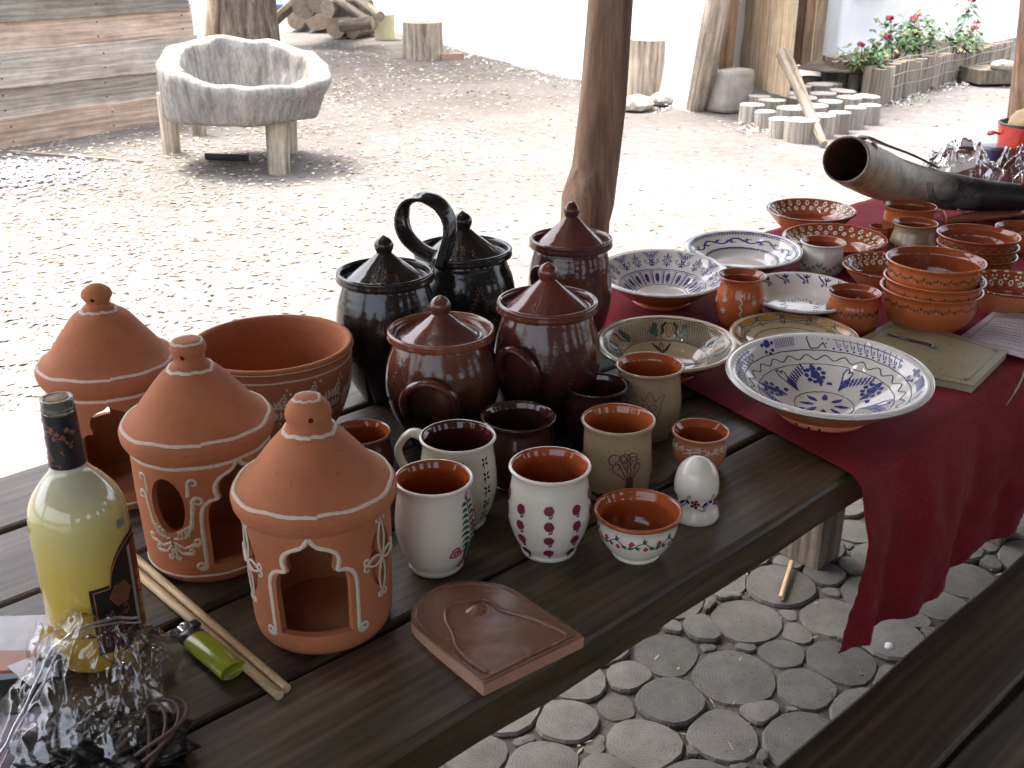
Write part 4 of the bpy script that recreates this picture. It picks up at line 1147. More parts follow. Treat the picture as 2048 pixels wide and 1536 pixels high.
def lug(parent, o, a0, a1, z0, za, out, w, mat, label=None):
    """raised ear: two feet side by side, the arch standing off the wall above them"""
    S = surf_out(o, 0, 1); pts = []
    n = 18
    for i in range(n + 1):
        t = i / n; a = a0 + (a1 - a0) * (.5 - .5 * math.cos(PI * t)); z = z0 + (za - z0) * math.sin(PI * t) ** .8
        p, N = S(a, z); pts.append(p + N * (out * math.sin(PI * t) ** .7 - .003))
    mid = (a0 + a1) / 2; up = Vector((math.cos(mid), math.sin(mid), .15))
    return ob('handle', mesh('handle', *sweep(pts, [w * (1.25 - .35 * math.sin(PI * i / n)) for i in range(n + 1)], 12, 1.5, up=up)), mat, parent, label=label)
LOG = []
def vessel(name, label, cat, cx, cy, w, yb, wb, prof, mo, mi_, t=.0045, z0=TZ, group=None, floor=None, split_shift=0, rim_r=None, part='body', wob=.0006, mats=None, rim_outer=False):
    loc, h, r = fit(cx, cy, w, yb, wb, z0)
    LOG.append('%-16s %s h=%.3f r=%.3f' % (name, tuple(round(x, 3) for x in loc), h, r))
    th = thing(name, label, cat, loc, group)
    outer = [(a * r, b * h) for a, b in prof]
    outer[-1] = (outer[-1][0], h - .46 * (rim_r or t))
    P, sp, o = shell(outer, t, floor, rim_r)
    vs, fs, idx = lathe(P, 72, sp + split_shift, wob, seed=loc.x * 9)
    ob(part, mesh(part, vs, fs, True, idx), [mo, mi_], th)
    return th, loc, h, r, o, P[sp:]
PM_BELLY = [(.69, 0), (.71, .03), (.70, .06), (.86, .18), (1.0, .38), (1.02, .52), (.98, .7), (.925, .86), (.95, .94), (1.0, 1)]
PM_TALL = [(.72, 0), (.74, .03), (.86, .13), (.95, .3), (.97, .5), (.94, .7), (.90, .86), (.93, .93), (1.0, 1)]
PM_CYL = [(.84, 0), (.88, .04), (.93, .15), (.95, .35), (.93, .6), (.91, .8), (.93, .9), (1.0, 1)]
PM_POT = [(.58, 0), (.62, .03), (.84, .2), (.93, .42), (.9, .65), (.84, .83), (.9, .93), (1.0, 1)]
PM_SMALLBOWL = [(.54, 0), (.56, .04), (.55, .09), (.70, .22), (.86, .48), (.90, .66), (.91, .8), (1.0, 1)]
PM_BOWL = [(.6, 0), (.66, .03), (.82, .25), (.92, .5), (.95, .72), (.93, .86), (1.0, 1)]
PM_DEEP = [(.56, 0), (.62, .03), (.80, .22), (.92, .48), (.965, .72), (.97, .88), (1.0, 1)]
PM_DISH = [(.44, 0), (.46, .06), (.45, .14), (.62, .34), (.82, .66), (.93, .87), (.98, .96), (1.0, 1)]
PM_JAR = [(.60, 0), (.65, .03), (.86, .17), (1.03, .38), (1.08, .55), (1.03, .72), (.92, .85), (.86, .91), (.88, .925), (1.0, .935), (1.0, .97), (1, 1)]

# --- terracotta lanterns ---------------------------------------------------------
def cut(objx, cutters):
    for c in cutters:
        md = objx.modifiers.new('cut', 'BOOLEAN'); md.operation = 'DIFFERENCE'; md.object = c; md.solver = 'EXACT'
    bpy.context.view_layer.update()
    dg = bpy.context.evaluated_depsgraph_get()
    me = bpy.data.meshes.new_from_object(objx.evaluated_get(dg)); old = objx.data
    objx.modifiers.clear(); objx.data = me
    me.polygons.foreach_set('use_smooth', [True] * len(me.polygons))
    for c in cutters: bpy.data.objects.remove(c)
    try: me.set_sharp_from_angle(angle=R(35))
    except Exception: pass
def prism_cutter(poly, th, parent, r0, r1, rref):
    """poly in (arc, z) extruded radially"""
    d = Vector((math.cos(th), math.sin(th), 0)); s = Vector((-d.y, d.x, 0)); n = len(poly)
    vs = [d * r0 + s * (a * r0 / rref) + Vector((0, 0, z)) for a, z in poly] + [d * r1 + s * (a * r1 / rref) + Vector((0, 0, z)) for a, z in poly]
    fs = [tuple(range(n)), tuple(reversed(range(n, 2 * n)))] + [(k, k + n, (k + 1) % n + n, (k + 1) % n) for k in range(n)]
    me = mesh('c', vs, fs, False); bm = bmesh.new(); bm.from_mesh(me); bmesh.ops.recalc_face_normals(bm, faces=bm.faces); bm.to_mesh(me); bm.free()
    o = bpy.data.objects.new('c', me); COL.objects.link(o); o.parent = parent; return o
def ogee(hw, z0, z1, zt):
    """ogee arch outline from bottom left round to bottom right; zt tip"""
    H_ = zt - z0
    L = [(a * hw, z0 + .004 + b * (H_ - .004)) for a, b in ((-1, 0), (-1, .2), (-1, .42), (-.975, .56), (-.90, .645), (-.74, .695), (-.56, .705), (-.53, .725), (-.575, .78), (-.57, .84), (-.49, .895), (-.32, .935), (-.13, .962), (0, 1.0))]
    return L
def lantern(label, ecx, ecy, ew, yb, wb, knob_y, door_deg, kind, hz=0.0):
    loc, h, r = fit(ecx, ecy, ew, yb, wb)
    LOG.append('lantern %s h=%.3f r=%.3f' % (tuple(round(x, 3) for x in loc), h, r))
    t = thing('candle_lantern', label, 'lantern', loc, 'terracotta candle lanterns')
    f = facing(loc); top = zat(loc, knob_y)
    rb = r * .90; tk = .0065; he = h - .004; hb = he - .012
    wall = catmull([(rb * .87, 0), (rb * .93, .006), (rb * .965, .02), (rb * .985, .06), (rb, he * .6), (rb * 1.0, hb)], 6)
    prof = [(0, 0)] + wall + [(rb - tk, hb)] + [(rb - tk, he * .5), (rb * .985 - tk, .06), (rb * .95 - tk, .018), (rb * .85 - tk, .012), (0, .012)]
    vs, fs, _ = lathe(prof, 96); body = ob('body', mesh('body', vs, fs), M['terra'], t)
    da = f + R(door_deg); rref = rb; hw = rb * .56
    z0 = .02; zsh = he * .60; ztip = he * .845
    half = ogee(hw, z0, zsh, ztip); poly = catmull(half, 4); full = poly + [(-a, z) for a, z in reversed(poly[:-1])]
    cs = [prism_cutter(full, da, t, rb * .55, rb * 1.2, rref)]
    def oval(cx_, cz, rx, rz, n=20): return [(cx_ + rx * math.cos(2 * PI * k / n), cz + rz * math.sin(2 * PI * k / n)) for k in range(n)]
    cz = he * .60
    if kind == 'back':
        arch = [(-.014, z0 + .05)] + [(.014 * math.cos(a_), he * .72 + .02 * math.sin(a_)) for a_ in [PI - PI * k / 8 for k in range(9)]] + [(.014, z0 + .05)]
        cs.append(prism_cutter(arch, f + R(197), t, rb * .55, rb * 1.2, rref))
        cs.append(prism_cutter(arch, f + R(-62), t, rb * .55, rb * 1.2, rref))
    else:
        wr = (rb * .245, he * .215) if kind == 'front' else (rb * .27, he * .2)
        for wd in (-62, 62, 180):
            cs.append(prism_cutter(oval(0, cz, *wr), da + R(wd), t, rb * .55, rb * 1.2, rref))
    bpy.context.view_layer.update()
    cut(body, cs)
    # roof
    nk = r * {'front': .285, 'mid': .262, 'back': .225}[kind]
    zn = h + (top - h) * {'front': .65, 'mid': .68, 'back': .69}[kind]; kz = top - zn
    ro = [(rb * .985, hb - .001), (r * .955, hb - .001), (r * .99, he - .008), (r, he - .001), (r * .985, he + .003), (r * .95, he + .006), (r * .83, he + (zn - he) * .20), (r * .68, he + (zn - he) * .43), (r * .52, he + (zn - he) * .68), (r * .38, he + (zn - he) * .88), (nk * 1.08, zn - .002), (nk * .95, zn + .001)]
    if kind == 'front': kn = [(nk * .93, zn + kz * .25), (nk * .96, zn + kz * .45), (nk * .8, zn + kz * .75), (nk * .45, zn + kz * .93), (0, top)]
    elif kind == 'mid': kn = [(nk * .78, zn + kz * .18), (nk * .76, zn + kz * .38), (nk * .88, zn + kz * .62), (nk * .82, zn + kz * .82), (nk * .55, zn + kz * .97), (0, top)]
    else: kn = [(nk * .72, zn + kz * .14), (nk * .80, zn + kz * .32), (nk * .96, zn + kz * .52), (nk * .82, zn + kz * .74), (nk * .42, zn + kz * .92), (0, top)]
    rp = catmull([(rb * .985, hb - .001), (r * .955, hb - .0015)], 2) + catmull(ro[2:], 5)[:-1] + catmull([ro[-1]] + kn, 6)
    rp = [(max(a, 0), b) for a, b in rp]; rp[-1] = (0, top)
    tr = .006
    inner = [(rb - tk - .001, hb + .001), (r * .82, he - .002), (r * .62, he + (zn - he) * .36), (r * .4, he + (zn - he) * .64), (0, zn - .012)]
    prof = list(reversed(inner)) + [(rb * .95, hb - .0005)] + rp
    vs, fs, _ = lathe(prof, 96, wob=.0006); roof = ob('roof', mesh('roof', vs, fs), M['terra'], t)
    bpy.context.view_layer.update()
    # hanging hole in the knob
    hc = f + R(hz); d = Vector((math.cos(hc), math.sin(hc), 0)); zc = zn + kz * .45
    vs, fs = sweep([d * (-.05) + Vector((0, 0, zc)), d * .05 + Vector((0, 0, zc))], .0024, 12)
    me = mesh('c', vs, fs, False); bm = bmesh.new(); bm.from_mesh(me); bmesh.ops.recalc_face_normals(bm, faces=bm.faces); bm.to_mesh(me); bm.free(); c = bpy.data.objects.new('c', me); COL.objects.link(c); c.parent = t
    cut(roof, [c])
    # slip decoration
    Sr = surf_out(rp_mono(ro, kn, he), f, r); lw = .0036
    st = [ring(r, he + .0062, lw, wob=.0006)]
    st.append(ring(r, zn - .002, lw, wob=.0006))
    if kind != 'back': st.append(ring(r, top - kz * .10, lw * .8, wob=.0003))
    paint(t, 'slip_line', M['slip'], Sr, st, .0003, .0011, .003, .15)
    Sb = surf_out(wall, da, rref); st = []
    if kind in ('mid', 'back'): st.append(ring(rref, hb - .007, lw, wob=.0005)); st.append(ring(rref, .011, lw * .8, wob=.0005))
    if kind != 'back':
        out = [(a * 1.0 + (-.0035), z) for a, z in poly[:-1]] + [(0, ztip + .006)]
        for s in (1, -1):
            st.append(([(a * s, z) for a, z in out], lw * 1.05))
            st.append(([(s * p[0], p[1]) for p in spiral(-hw - .0085, z0 + .004, .0055, .0012, 0, -520, 20)], lw * .85))
    if kind == 'front':
        for wd in (-62, 62):
            ox = R(wd) * rref; A, B = wr
            pet = []
            for (q, L) in ((90, B), (270, B), (0, A), (180, A)):
                ca, sa = math.cos(R(q)), math.sin(R(q))
                for s in (1, -1):
                    pts = [(ox + ca * L * 1.25 * u_ + -sa * s * .0048 * math.sin(PI * min(1, u_)), cz + sa * L * 1.25 * u_ + ca * s * .0048 * math.sin(PI * min(1, u_))) for u_ in [k / 10 for k in range(11)]]
                    st.append((pts, .0022))
                    e = pts[-1]; st.append(([(e[0], e[1])] + [(e[0] + p[0], e[1] + p[1]) for p in tilt_pts(spiral(0, .004 * s, .004, .0012, -90 * s, 200 * s, 10), 0, 0, q)], .002))
                pet.append(([(ox + ca * L * 1.12 * u_, cz + sa * L * 1.12 * u_) for u_ in [k / 8 for k in range(9)]], [.003, .006, .009, .010, .010, .009, .007, .005, .004]))
            pm_ = MB()
            o2 = paint(t, 'window_petals', M['terra'], Sb, pet, -.0015, .0008); sm = o2.modifiers.new('thick', 'SOLIDIFY'); sm.thickness = .005; sm.offset = -1
    if kind == 'mid':
        ox = R(-62) * rref
        for s in (1, -1):
            X = lambda u_: ox + s * u_
            # outer tendril rising beside the oval and ending in a curl
            st.append(([(X(.002), cz - .036), (X(.014), cz - .034), (X(.022), cz - .022), (X(.024), cz - .008), (X(.026), cz + .004)] + [(X(.031) + s * p[0], cz + .006 + p[1]) for p in spiral(0, 0, .0055, .0018, 180, -180, 12)], [.0024, .0042, .005, .0045, .003, .0028, .0026, .0024, .002]))
            st.append(([(X(.022), cz + .012), (X(.023), cz + .02)] + [(X(.028) + s * p[0], cz + .026 + p[1]) for p in spiral(0, 0, .005, .0015, 180, -160, 10)], [.004, .003, .0024, .002, .002]))
            for q in range(4): st.append(([(X(.006 + q * .004), cz - .0375 + q * .0015), (X(.008 + q * .004), cz - .03 + q * .002)] + [(X(.0095 + q * .004) + s * p[0], cz - .029 + q * .0025 + p[1]) for p in spiral(0, 0, .0022, .0008, 180, -60, 6)], .002))
            st.append(([(X(.001), cz - .040), (X(.012), cz - .046), (X(.022), cz - .042)] + [(X(.025) + s * p[0], cz - .038 + p[1]) for p in spiral(0, 0, .0045, .0015, -90, 180, 10)], [.003, .0045, .0035, .0025, .002]))
            st.append(([(X(.001), cz - .043), (X(.008), cz - .052), (X(.016), cz - .052)] + [(X(.018) + s * p[0], cz - .049 + p[1]) for p in spiral(0, 0, .0036, .0012, -90, 180, 10)], [.003, .004, .003, .0022, .002]))
            st.append(([(X(.0005), cz - .046), (X(.003), cz - .056)] + [(X(.005) + s * p[0], cz - .057 + p[1]) for p in spiral(0, 0, .003, .001, 180, 460, 10)], [.003, .0035, .0025, .002]))
        st.append(curl(R(62) * rref - .012, cz + .03, 60, .014, 1, .003))
    if st: paint(t, 'slip_decoration', M['slip'], Sb, st, .0003, .0011, .0025, .12)
    return t, loc, h, r
def rp_mono(ro, kn, he):
    # outer roof profile with strictly rising z for the decoration
    pr = [(a, b) for a, b in ro[3:]] + [(a, b) for a, b in kn]
    return catmull(pr, 5)
lantern('back lantern with a pointed knob, furthest of the three tower shaped lanterns', 214, 718, 272, 1022, 215, 566, -6, 'back', hz=-20)
lantern('middle lantern with an oval hole ringed by white scrolls', 394, 835, 302, 1162, 232, 677, 28, 'mid', hz=-25)
lantern('front lantern with white outlined ogee door and petal windows', 628, 962, 330, 1305, 252, 789, -8, 'front', hz=5)

# --- big terracotta bowl ------------------------------------------------------------
th, loc, h, r, o, inn = vessel('terracotta_bowl', 'large deep unglazed bowl with white vine band behind the lanterns', 'bowl', 541, 682, 327, 905, 190, PM_DEEP, M['terra'], M['terra'], .007, rim_r=.009)
S = surf_out(o, facing(loc), r)
st = [ring(r, h * .86, .0026, wob=.0004), ring(r, h * .955, .0016, wob=.0003)]
n_ = 16; per = 2 * PI * r / n_
for k in range(-6, 7):
    x = k * per * 1.0; y = h * .58 + .008 * math.sin(k * 1.6)
    st.append(([(x - per / 2, y - .004), (x - per * .2, y + .004), (x + per * .2, y + .002), (x + per / 2, y - .004)], .0022))
    for q in range(5):
        st.append(leaf(x - per * .4 + q * per * .17, y, 60 + 6 * q, .013, .0045, .5)); st.append(leaf(x - per * .4 + q * per * .17, y - .002, -60 - 6 * q, .012, .0045, -.5))
    st.append(curl(x, y + .006, 70, .014, -1, .0022))
    for q in ((0, .028), (-.004, .022), (.004, .022)): st.append(('dot', x + per * .35 + q[0], y + q[1] - .002, .0018))
    for q in ((0, -.024), (-.004, -.019), (.004, -.019)): st.append(('dot', x + per * .15 + q[0], y + q[1], .0018))
paint(th, 'slip_decoration', M['slip'], S, st, .0003, .0007, .003)

# --- lidded jars ----------------------------------------------------------------------
def jar(label, cx, cy, w, yb, wb, mat, ktop, hdl=None, prof=PM_JAR, lid_r=.80, pointed=True, matlid=None, z0=TZ, name='lidded_jar', fleck=None):
    th, loc, h, r, o, inn = vessel(name, label, 'jar', cx, cy, w, yb, wb, prof, mat, mat, .007, z0, 'lidded jars standing in a cluster', rim_r=.007, wob=.001)
    top = zat(loc, ktop) ; lr = r * lid_r; kr = r * .195; kh = kr * 2.0; zn = top - kh
    zr = h - .012
    P = [(0, zr - .004), (lr * .96, zr - .004), (lr, zr), (lr * .985, zr + .004), (lr * .86, zr + (zn - zr) * .22), (lr * .62, zr + (zn - zr) * .5), (lr * .4, zr + (zn - zr) * .76), (kr * .92, zn), (kr * .78, zn + kh * .08), (kr * .98, zn + kh * .32), (kr * .98, zn + kh * .55), (kr * .7, zn + kh * .78)]
    P += [(kr * .28, zn + kh * .92), (0, top)] if pointed else [(kr * .45, zn + kh * .95), (0, top)]
    P = P[:3] + catmull(P[3:], 5)
    vs, fs, _ = lathe(P, 64, wob=.0008); ob('lid', mesh('lid', vs, fs), matlid or mat, th)
    for (d0, d1, z0_, za, out, hw) in (hdl or []): lug(th, o, facing(loc) + R(d0), facing(loc) + R(d1), h * z0_, h * za, out, hw, mat)
    if fleck:
        S = surf_out(o, facing(loc), r); rr_ = random.Random(int(cx)); st = []
        for (dx, zf) in fleck:
            x0 = R(dx) * r; z = h * zf
            st += flower(x0, z, .008, 6, .0016); st += sprig(x0 - .004, z - .008, x0 - .014, z - .03, 4, .006, .0008, .0014); st += sprig(x0 + .004, z - .006, x0 + .012, z - .022, 3, .005, .0008, .0014)
        paint(th, 'painted_sprig', M['paint_olive'] if mat is not M['black'] else M['fleck_b'], S, st)
        z0_ = zr + (zn - zr) * .45; Sl = surf_out(P[3:], facing(loc), lr)
        paint(th, 'lid_sprig', M['paint_olive'] if mat is not M['black'] else M['fleck_b'], Sl, flower(.0, z0_, .006, 6, .0014) + flower(.02, z0_ - .004, .005, 5, .0012) + flower(-.022, z0_ - .004, .005, 5, .0012))
    return th, loc, h, r, o
pnt('fleck_b', (.16, .08, .035)); pnt('fleck_dark', (.02, .012, .01))
j1 = jar('glossy black lidded jar at the left, in front of the big loop handle', 770, 540, 195, 812, 120, M['black'], 470, fleck=[(20, .66), (-55, .6)], matlid=M['black'])
j2 = jar('rear black lidded jar with pointed knob right of the loop handle', 926, 494, 196, 740, 130, M['black'], 421, fleck=[(18, .74), (-20, .6), (40, .55)])
j3 = jar('tall brown lidded jar standing right before the trunk post', 1142, 474, 166, 708, 110, M['brown3'], 403, hdl=[(-56, -22, .60, .80, .014, .0042)], lid_r=.82, pointed=False, prof=[(.62, 0), (.66, .03), (.84, .15), (.99, .36), (1.03, .52), (.99, .72), (.90, .86), (.86, .905), (.9, .915), (1.0, .925), (1, .965), (1, 1)])
j4 = jar('reddish brown lidded jar in the middle with ear handle facing us', 1095, 599, 203, 880, 130, M['dip4'], 523, hdl=[(-52, -8, .46, .74, .020, .0052)], fleck=[(14, .76), (38, .66)], lid_r=.83)
j5 = jar('front brown lidded jar with orange rim and round ear handle', 882, 656, 216, 912, 150, M['dip5'], 589, hdl=[(-38, 14, .40, .72, .020, .0056)], fleck=[(-48, .80)], lid_r=.78, matlid=M['brown3'], pointed=True)
# the upright loop handle of the left black jar
def loop_handle():
    th, loc, h, r, o = j1
    c = at_depth = None
    dj = proj((loc.x, loc.y, TZ + h))[2] + r * .55
    def pd(x, y, dd): return CAM + ray(x, y) * dd
    pts = [(868, 512, 0), (838, 497, 0), (812, 470, 0), (804, 437, 0), (815, 408, .0), (842, 396, .005), (872, 404, .012), (894, 430, .02), (900, 462, .024), (892, 500, .026), (880, 540, .026)]
    P = catmull([tuple(pd(x, y, dj + e)) for x, y, e in pts], 5)
    P = [Vector(p) - loc for p in P]
    side = Vector((.52, .82, .12)).normalized()
    vs = []; n = len(P); seg = 12
    for i in range(n):
        t = (P[min(i + 1, n - 1)] - P[max(i - 1, 0)]).normalized(); sdv = (side - t * t.dot(side)).normalized(); nn = t.cross(sdv)
        for k in range(seg):
            a = 2 * PI * k / seg; vs.append(P[i] + sdv * math.cos(a) * .016 + nn * math.sin(a) * .0042)
    fs = [(i * seg + k, i * seg + (k + 1) % seg, (i + 1) * seg + (k + 1) % seg, (i + 1) * seg + k) for i in range(n - 1) for k in range(seg)]
    fs += [tuple(reversed(range(seg))), tuple((n - 1) * seg + k for k in range(seg))]
    ob('loop_handle', mesh('loop_handle', vs, fs), M['black'], th)
loop_handle()

# --- mugs on the bare table ---------------------------------------------------------------
# white mug with green and red floral panel
th, loc, h, r, o, inn = vessel('belly_mug', 'white belly mug with green fern and red heart panel on its right side', 'mug', 867, 953, 160, 1156, 108, PM_BELLY, M['white'], M['rust_in'], group='mugs on the bare planks')
S = surf_out(o, facing(loc), r); X0 = R(58) * r
g = []; rd = []
for q in range(9):
    z = h * (.30 + .062 * q); sz = .0125 - .0009 * abs(q - 3)
    for s in (-1, 1): g.append(leaf(X0 + s * .001, z, 90 + s * -118 + (0 if s == 1 else 0), sz, .0036, .9 * s) if False else leaf(X0 + s * .0012, z, 90 - s * 62, sz, .004, -.6 * s))
g.append(([(X0, h * .22), (X0 + .001, h * .5), (X0, h * .88)], .0013))
for q in range(6):
    for s in (-1, 1): g.append(leaf(X0 + s * .002, h * (.16 + .035 * q), 90 - s * 40, .009, .0026, 0))
def heart(x, y, s, ang): return tilt_pts([(0, -1), (-.75, -.1), (-.7, .6), (-.25, .75), (0, .35), (.25, .75), (.7, .6), (.75, -.1), (0, -1)], x, y, ang, s, s)
rd.append((heart(X0 - .019, h * .31, .0075, -60), .0022)); rd.append((heart(X0 - .0185, h * .31, .003, -60), .002))
rd.append((arc(X0 - .003, h * .13, .0062, 0, 360, 14), .0026)); rd.append(('dot', X0 - .003, h * .13, .0018)); rd.append((arc(X0 + .012, h * .55, .006, 0, 360, 14, .012), .0026)); rd.append((arc(X0, h * .88, .0022, 0, 360, 8, .005), .0016))
paint(th, 'painted_ferns', M['paint_green'], S, g); paint(th, 'painted_hearts', M['paint_red'], S, rd, .0005)
# white mug with handle
th, loc, h, r, o, inn = vessel('handled_mug', 'cream mug with a left side handle and columns of dark petals', 'mug', 915, 870, 155, 1066, 104, PM_BELLY, M['cream'], M['brown_in'], group='mugs on the bare planks')
handle(th, o, facing(loc) + R(-108), h * .93, h * .42, .026, .0075, .6, M['cream'])
S = surf_out(o, facing(loc), r); st = []
for col_ in (-40, 46, 2):
    for q in range(5):
        x = R(col_) * r; z = h * (.2 + .155 * q)
        for a_ in (45, 135, 225, 315): st.append(leaf(x + .0012 * math.cos(R(a_)), z + .0012 * math.sin(R(a_)), a_, .0052, .0028))
        st.append(leaf(x - .001, z - .004, 250, .005, .0014))
paint(th, 'painted_petals', M['paint_dark'], S, st)
# centre white mug
th, loc, h, r, o, inn = vessel('belly_mug', 'white belly mug with rows of small plum flowers', 'mug', 1100, 928, 166, 1126, 114, PM_BELLY, M['white'], M['rust_in'], group='mugs on the bare planks')
S = surf_out(o, facing(loc), r); st = []; sg = []
for col_, zo in ((-78, .06), (-42, -.01), (0, .03), (40, .0), (78, .06), (120, 0), (-120, 0), (180, 0)):
    for q in range(4):
        x = R(col_) * r; z = h * (.13 + .175 * q + zo)
        st.append(('dot', x, z, .0056)); 
        for a_ in range(0, 360, 60): st.append(('dot', x + .0035 * math.cos(R(a_)), z + .0035 * math.sin(R(a_)), .0018))
        sg.append(([(x, z - .004), (x + .0006, z - .0085)], .0011)); sg.append(leaf(x, z - .0085, 20, .006, .0018, .8)); sg.append(([(x - .0014, z + .001), (x - .0006, z + .002)], .0009)); sg.append(('dot', x + .0016, z + .0006, .0006)); sg.append(('dot', x - .0002, z - .0018, .0006))
paint(th, 'painted_flowers', M['paint_plum'], S, st); paint(th, 'painted_stems', M['paint_navy'], S, sg, .00062)
# small white bowl
th, loc, h, r, o, inn = vessel('small_bowl', 'small white bowl with rust inside and red green vine', 'bowl', 1276, 1018, 178, 1131, 102, PM_SMALLBOWL, M['white'], M['rust_in'], .0045, split_shift=-5)
S = surf_out(o, facing(loc), r); g = []; rd = []
g.append(([(r * 2 * PI * i / 140, h * .60 + .0042 * math.sin(2 * PI * i / 140 * 9)) for i in range(141)], .0012))
for k in range(36):
    x = r * 2 * PI * k / 36; z = h * .60 + .0042 * math.sin(2 * PI * k / 36 * 9)
    g.append(leaf(x, z, 65 if k % 2 else -65, .0062, .0026, .4)); g.append(leaf(x, z, 20 if k % 2 else -30, .006, .002, .4))
    if k % 2: rd += dots_flower(x + .003, z + (-.007 if k % 4 == 1 else .007), .0017, 4, .0015)
paint(th, 'painted_vine', M['paint_green'], S, g); paint(th, 'painted_buds', M['paint_red'], S, rd, .00055)
# dark mugs
vessel('dark_mug', 'dark brown mug nearest the front brown jar', 'mug', 1036, 830, 152, 990, 112, PM_BELLY, M['darkmug'], M['darkmug'], group='dark brown mugs')
vessel('dark_mug', 'dark brown mug partly behind the grey tree mug', 'mug', 1194, 768, 128, 912, 92, PM_BELLY, M['darkmug'], M['darkmug'], group='dark brown mugs')
th, loc, h, r, o, inn = vessel('tulip_mug', 'tan mug with an incised tulip outline behind the tree mug', 'mug', 1300, 728, 138, 884, 96, PM_TALL, M['grey'], M['rust_in'], group='mugs on the bare planks')
S = surf_out(o, facing(loc), r); x0 = R(3) * r; st = []
for s in (1, -1):
    st.append(([(x0, h * .78), (x0 + s * .004, h * .72), (x0 + s * .007, h * .64)], .0009)); st.append(([(x0 + s * .007, h * .64), (x0 + s * .013, h * .70), (x0 + s * .021, h * .73), (x0 + s * .016, h * .62), (x0 + s * .014, h * .5), (x0 + s * .010, h * .40), (x0, h * .34)], .0009))
    st.append((arc(x0 + s * .005, h * .56, .0042, 0, 360, 12), .0008)); st.append((arc(x0 + s * .003, h * .44, .004, 0, 360, 12, .007), .0008))
paint(th, 'incised_tulip', M['paint_brown'], S, st)
th, loc, h, r, o, inn = vessel('tree_mug', 'grey tan mug with a brown curly tree drawn on it', 'mug', 1237, 836, 150, 1010, 118, PM_CYL, M['grey'], M['rust_in'], group='mugs on the bare planks')
S = surf_out(o, facing(loc), r); x0 = R(22) * r; st = []; gd = []
for q in range(5): st.append(([(x0 - .004 + q * .002, .003), (x0 - .003 + q * .0016, h * .3), (x0 - .0015 + q * .0012, h * .4)], .0024))
for (a_, L, hand) in ((165, .026, 1), (140, .030, 1), (115, .032, 1), (95, .036, -1), (72, .032, -1), (50, .028, -1), (30, .022, -1)):
    st.append(curl(x0, h * .36, a_, L, -hand, .0013))
    e = tilt_pts([(.75, -.48 * hand)], x0, h * .36, a_, L, L)[0]
    for q in range(9): gd.append(('dot', e[0] + .34 * L * math.cos(q * .7), e[1] + .34 * L * math.sin(q * .7), .0007))
paint(th, 'drawn_tree', M['paint_brown'], S, st); paint(th, 'green_dots', M['paint_green'], S, gd); paint(th, 'dark_spots', M['fleck_dark'], S, [('dot', R(-22) * r, h * .14, .0036), ('dot', R(-30) * r, h * .12, .003), ('dot', R(-38) * r, h * .13, .0026)])
# small terracotta pot with white garland
th, loc, h, r, o, inn = vessel('small_pot', 'small orange pot with a pale flower garland under its rim', 'pot', 1401, 860, 117, 946, 66, PM_POT, M['pink_clay'], M['rust_in'], .004)
S = surf_out(o, facing(loc), r); st = []
for k in range(-5, 6):
    x = k * .012; z = h * .72 - .003 * abs(math.sin(k * 1.3)); st += flower(x, z, .0045, 5, .0022); st.append(leaf(x + .005, z, 15, .006, .0014)); st.append(leaf(x - .004, z - .002, 200, .006, .0014))
paint(th, 'painted_garland', M['paint_white'], S, st)
# white bell shaped egg
loc, h, r = fit(1389, 1022, 86, 1051, 86); 
eg = thing('bell_egg', 'white glazed bell shaped egg with dark painted garland', 'figurine', loc)
hh = zat(loc, 914); re = 44 * proj(loc)[2] / F
P = [(0, 0), (re * .9, 0)] + catmull([(re * 1.06, .0), (re * 1.11, .004), (re * 1.05, .010), (re * .95, .017), (re * .95, .03), (re * 1.0, hh * .46), (re * .98, hh * .64), (re * .84, hh * .81), (re * .52, hh * .935), (re * .2, hh * .99), (0, hh * 1.005)], 6)
vs, fs, _ = lathe(P, 64); ob('body', mesh('body', vs, fs), M['white'], eg)
S = surf_out([q for q in P[2:] if q[1] < hh * .9], facing(loc), re); st = []; st2 = []
for k in range(-2, 3):
    x = k * .028 + .0; st2 += flower(x, .026, .0062, 5, .004, False); st.append(('dot', x, .026, .0018)); st.append(([(x + .006, .024), (x + .013, .021), (x + .02, .028)], .001)); st.append(leaf(x + .009, .023, 40, .009, .004)); st.append(leaf(x - .006, .026, 150, .008, .0035)); st.append(curl(x + .004, .02, -40, .008, 1, .0009)); st.append(curl(x - .008, .028, 110, .008, -1, .0009))
paint(eg, 'painted_leaves', M['paint_navy'], S, st); paint(eg, 'painted_flowers', M['paint_plum'], S, st2, .0005)
# brown mug behind the front lantern, with a paper tag
th, loc, h, r, o, inn = vessel('tagged_mug', 'rust brown mug half hidden behind the front lantern', 'mug', 722, 862, 122, 1000, 92, PM_BELLY, M['brown3'], M['rust_in'])
v, f = box_vf(.012, .0006, .03, (0, 0, 0)); ob('price_tag', mesh('price_tag', v, f, False), plain('tag_paper', (.75, .73, .68), .7), th, (-r * .86, -r * .55, h + .004), (.5, .45, .3))

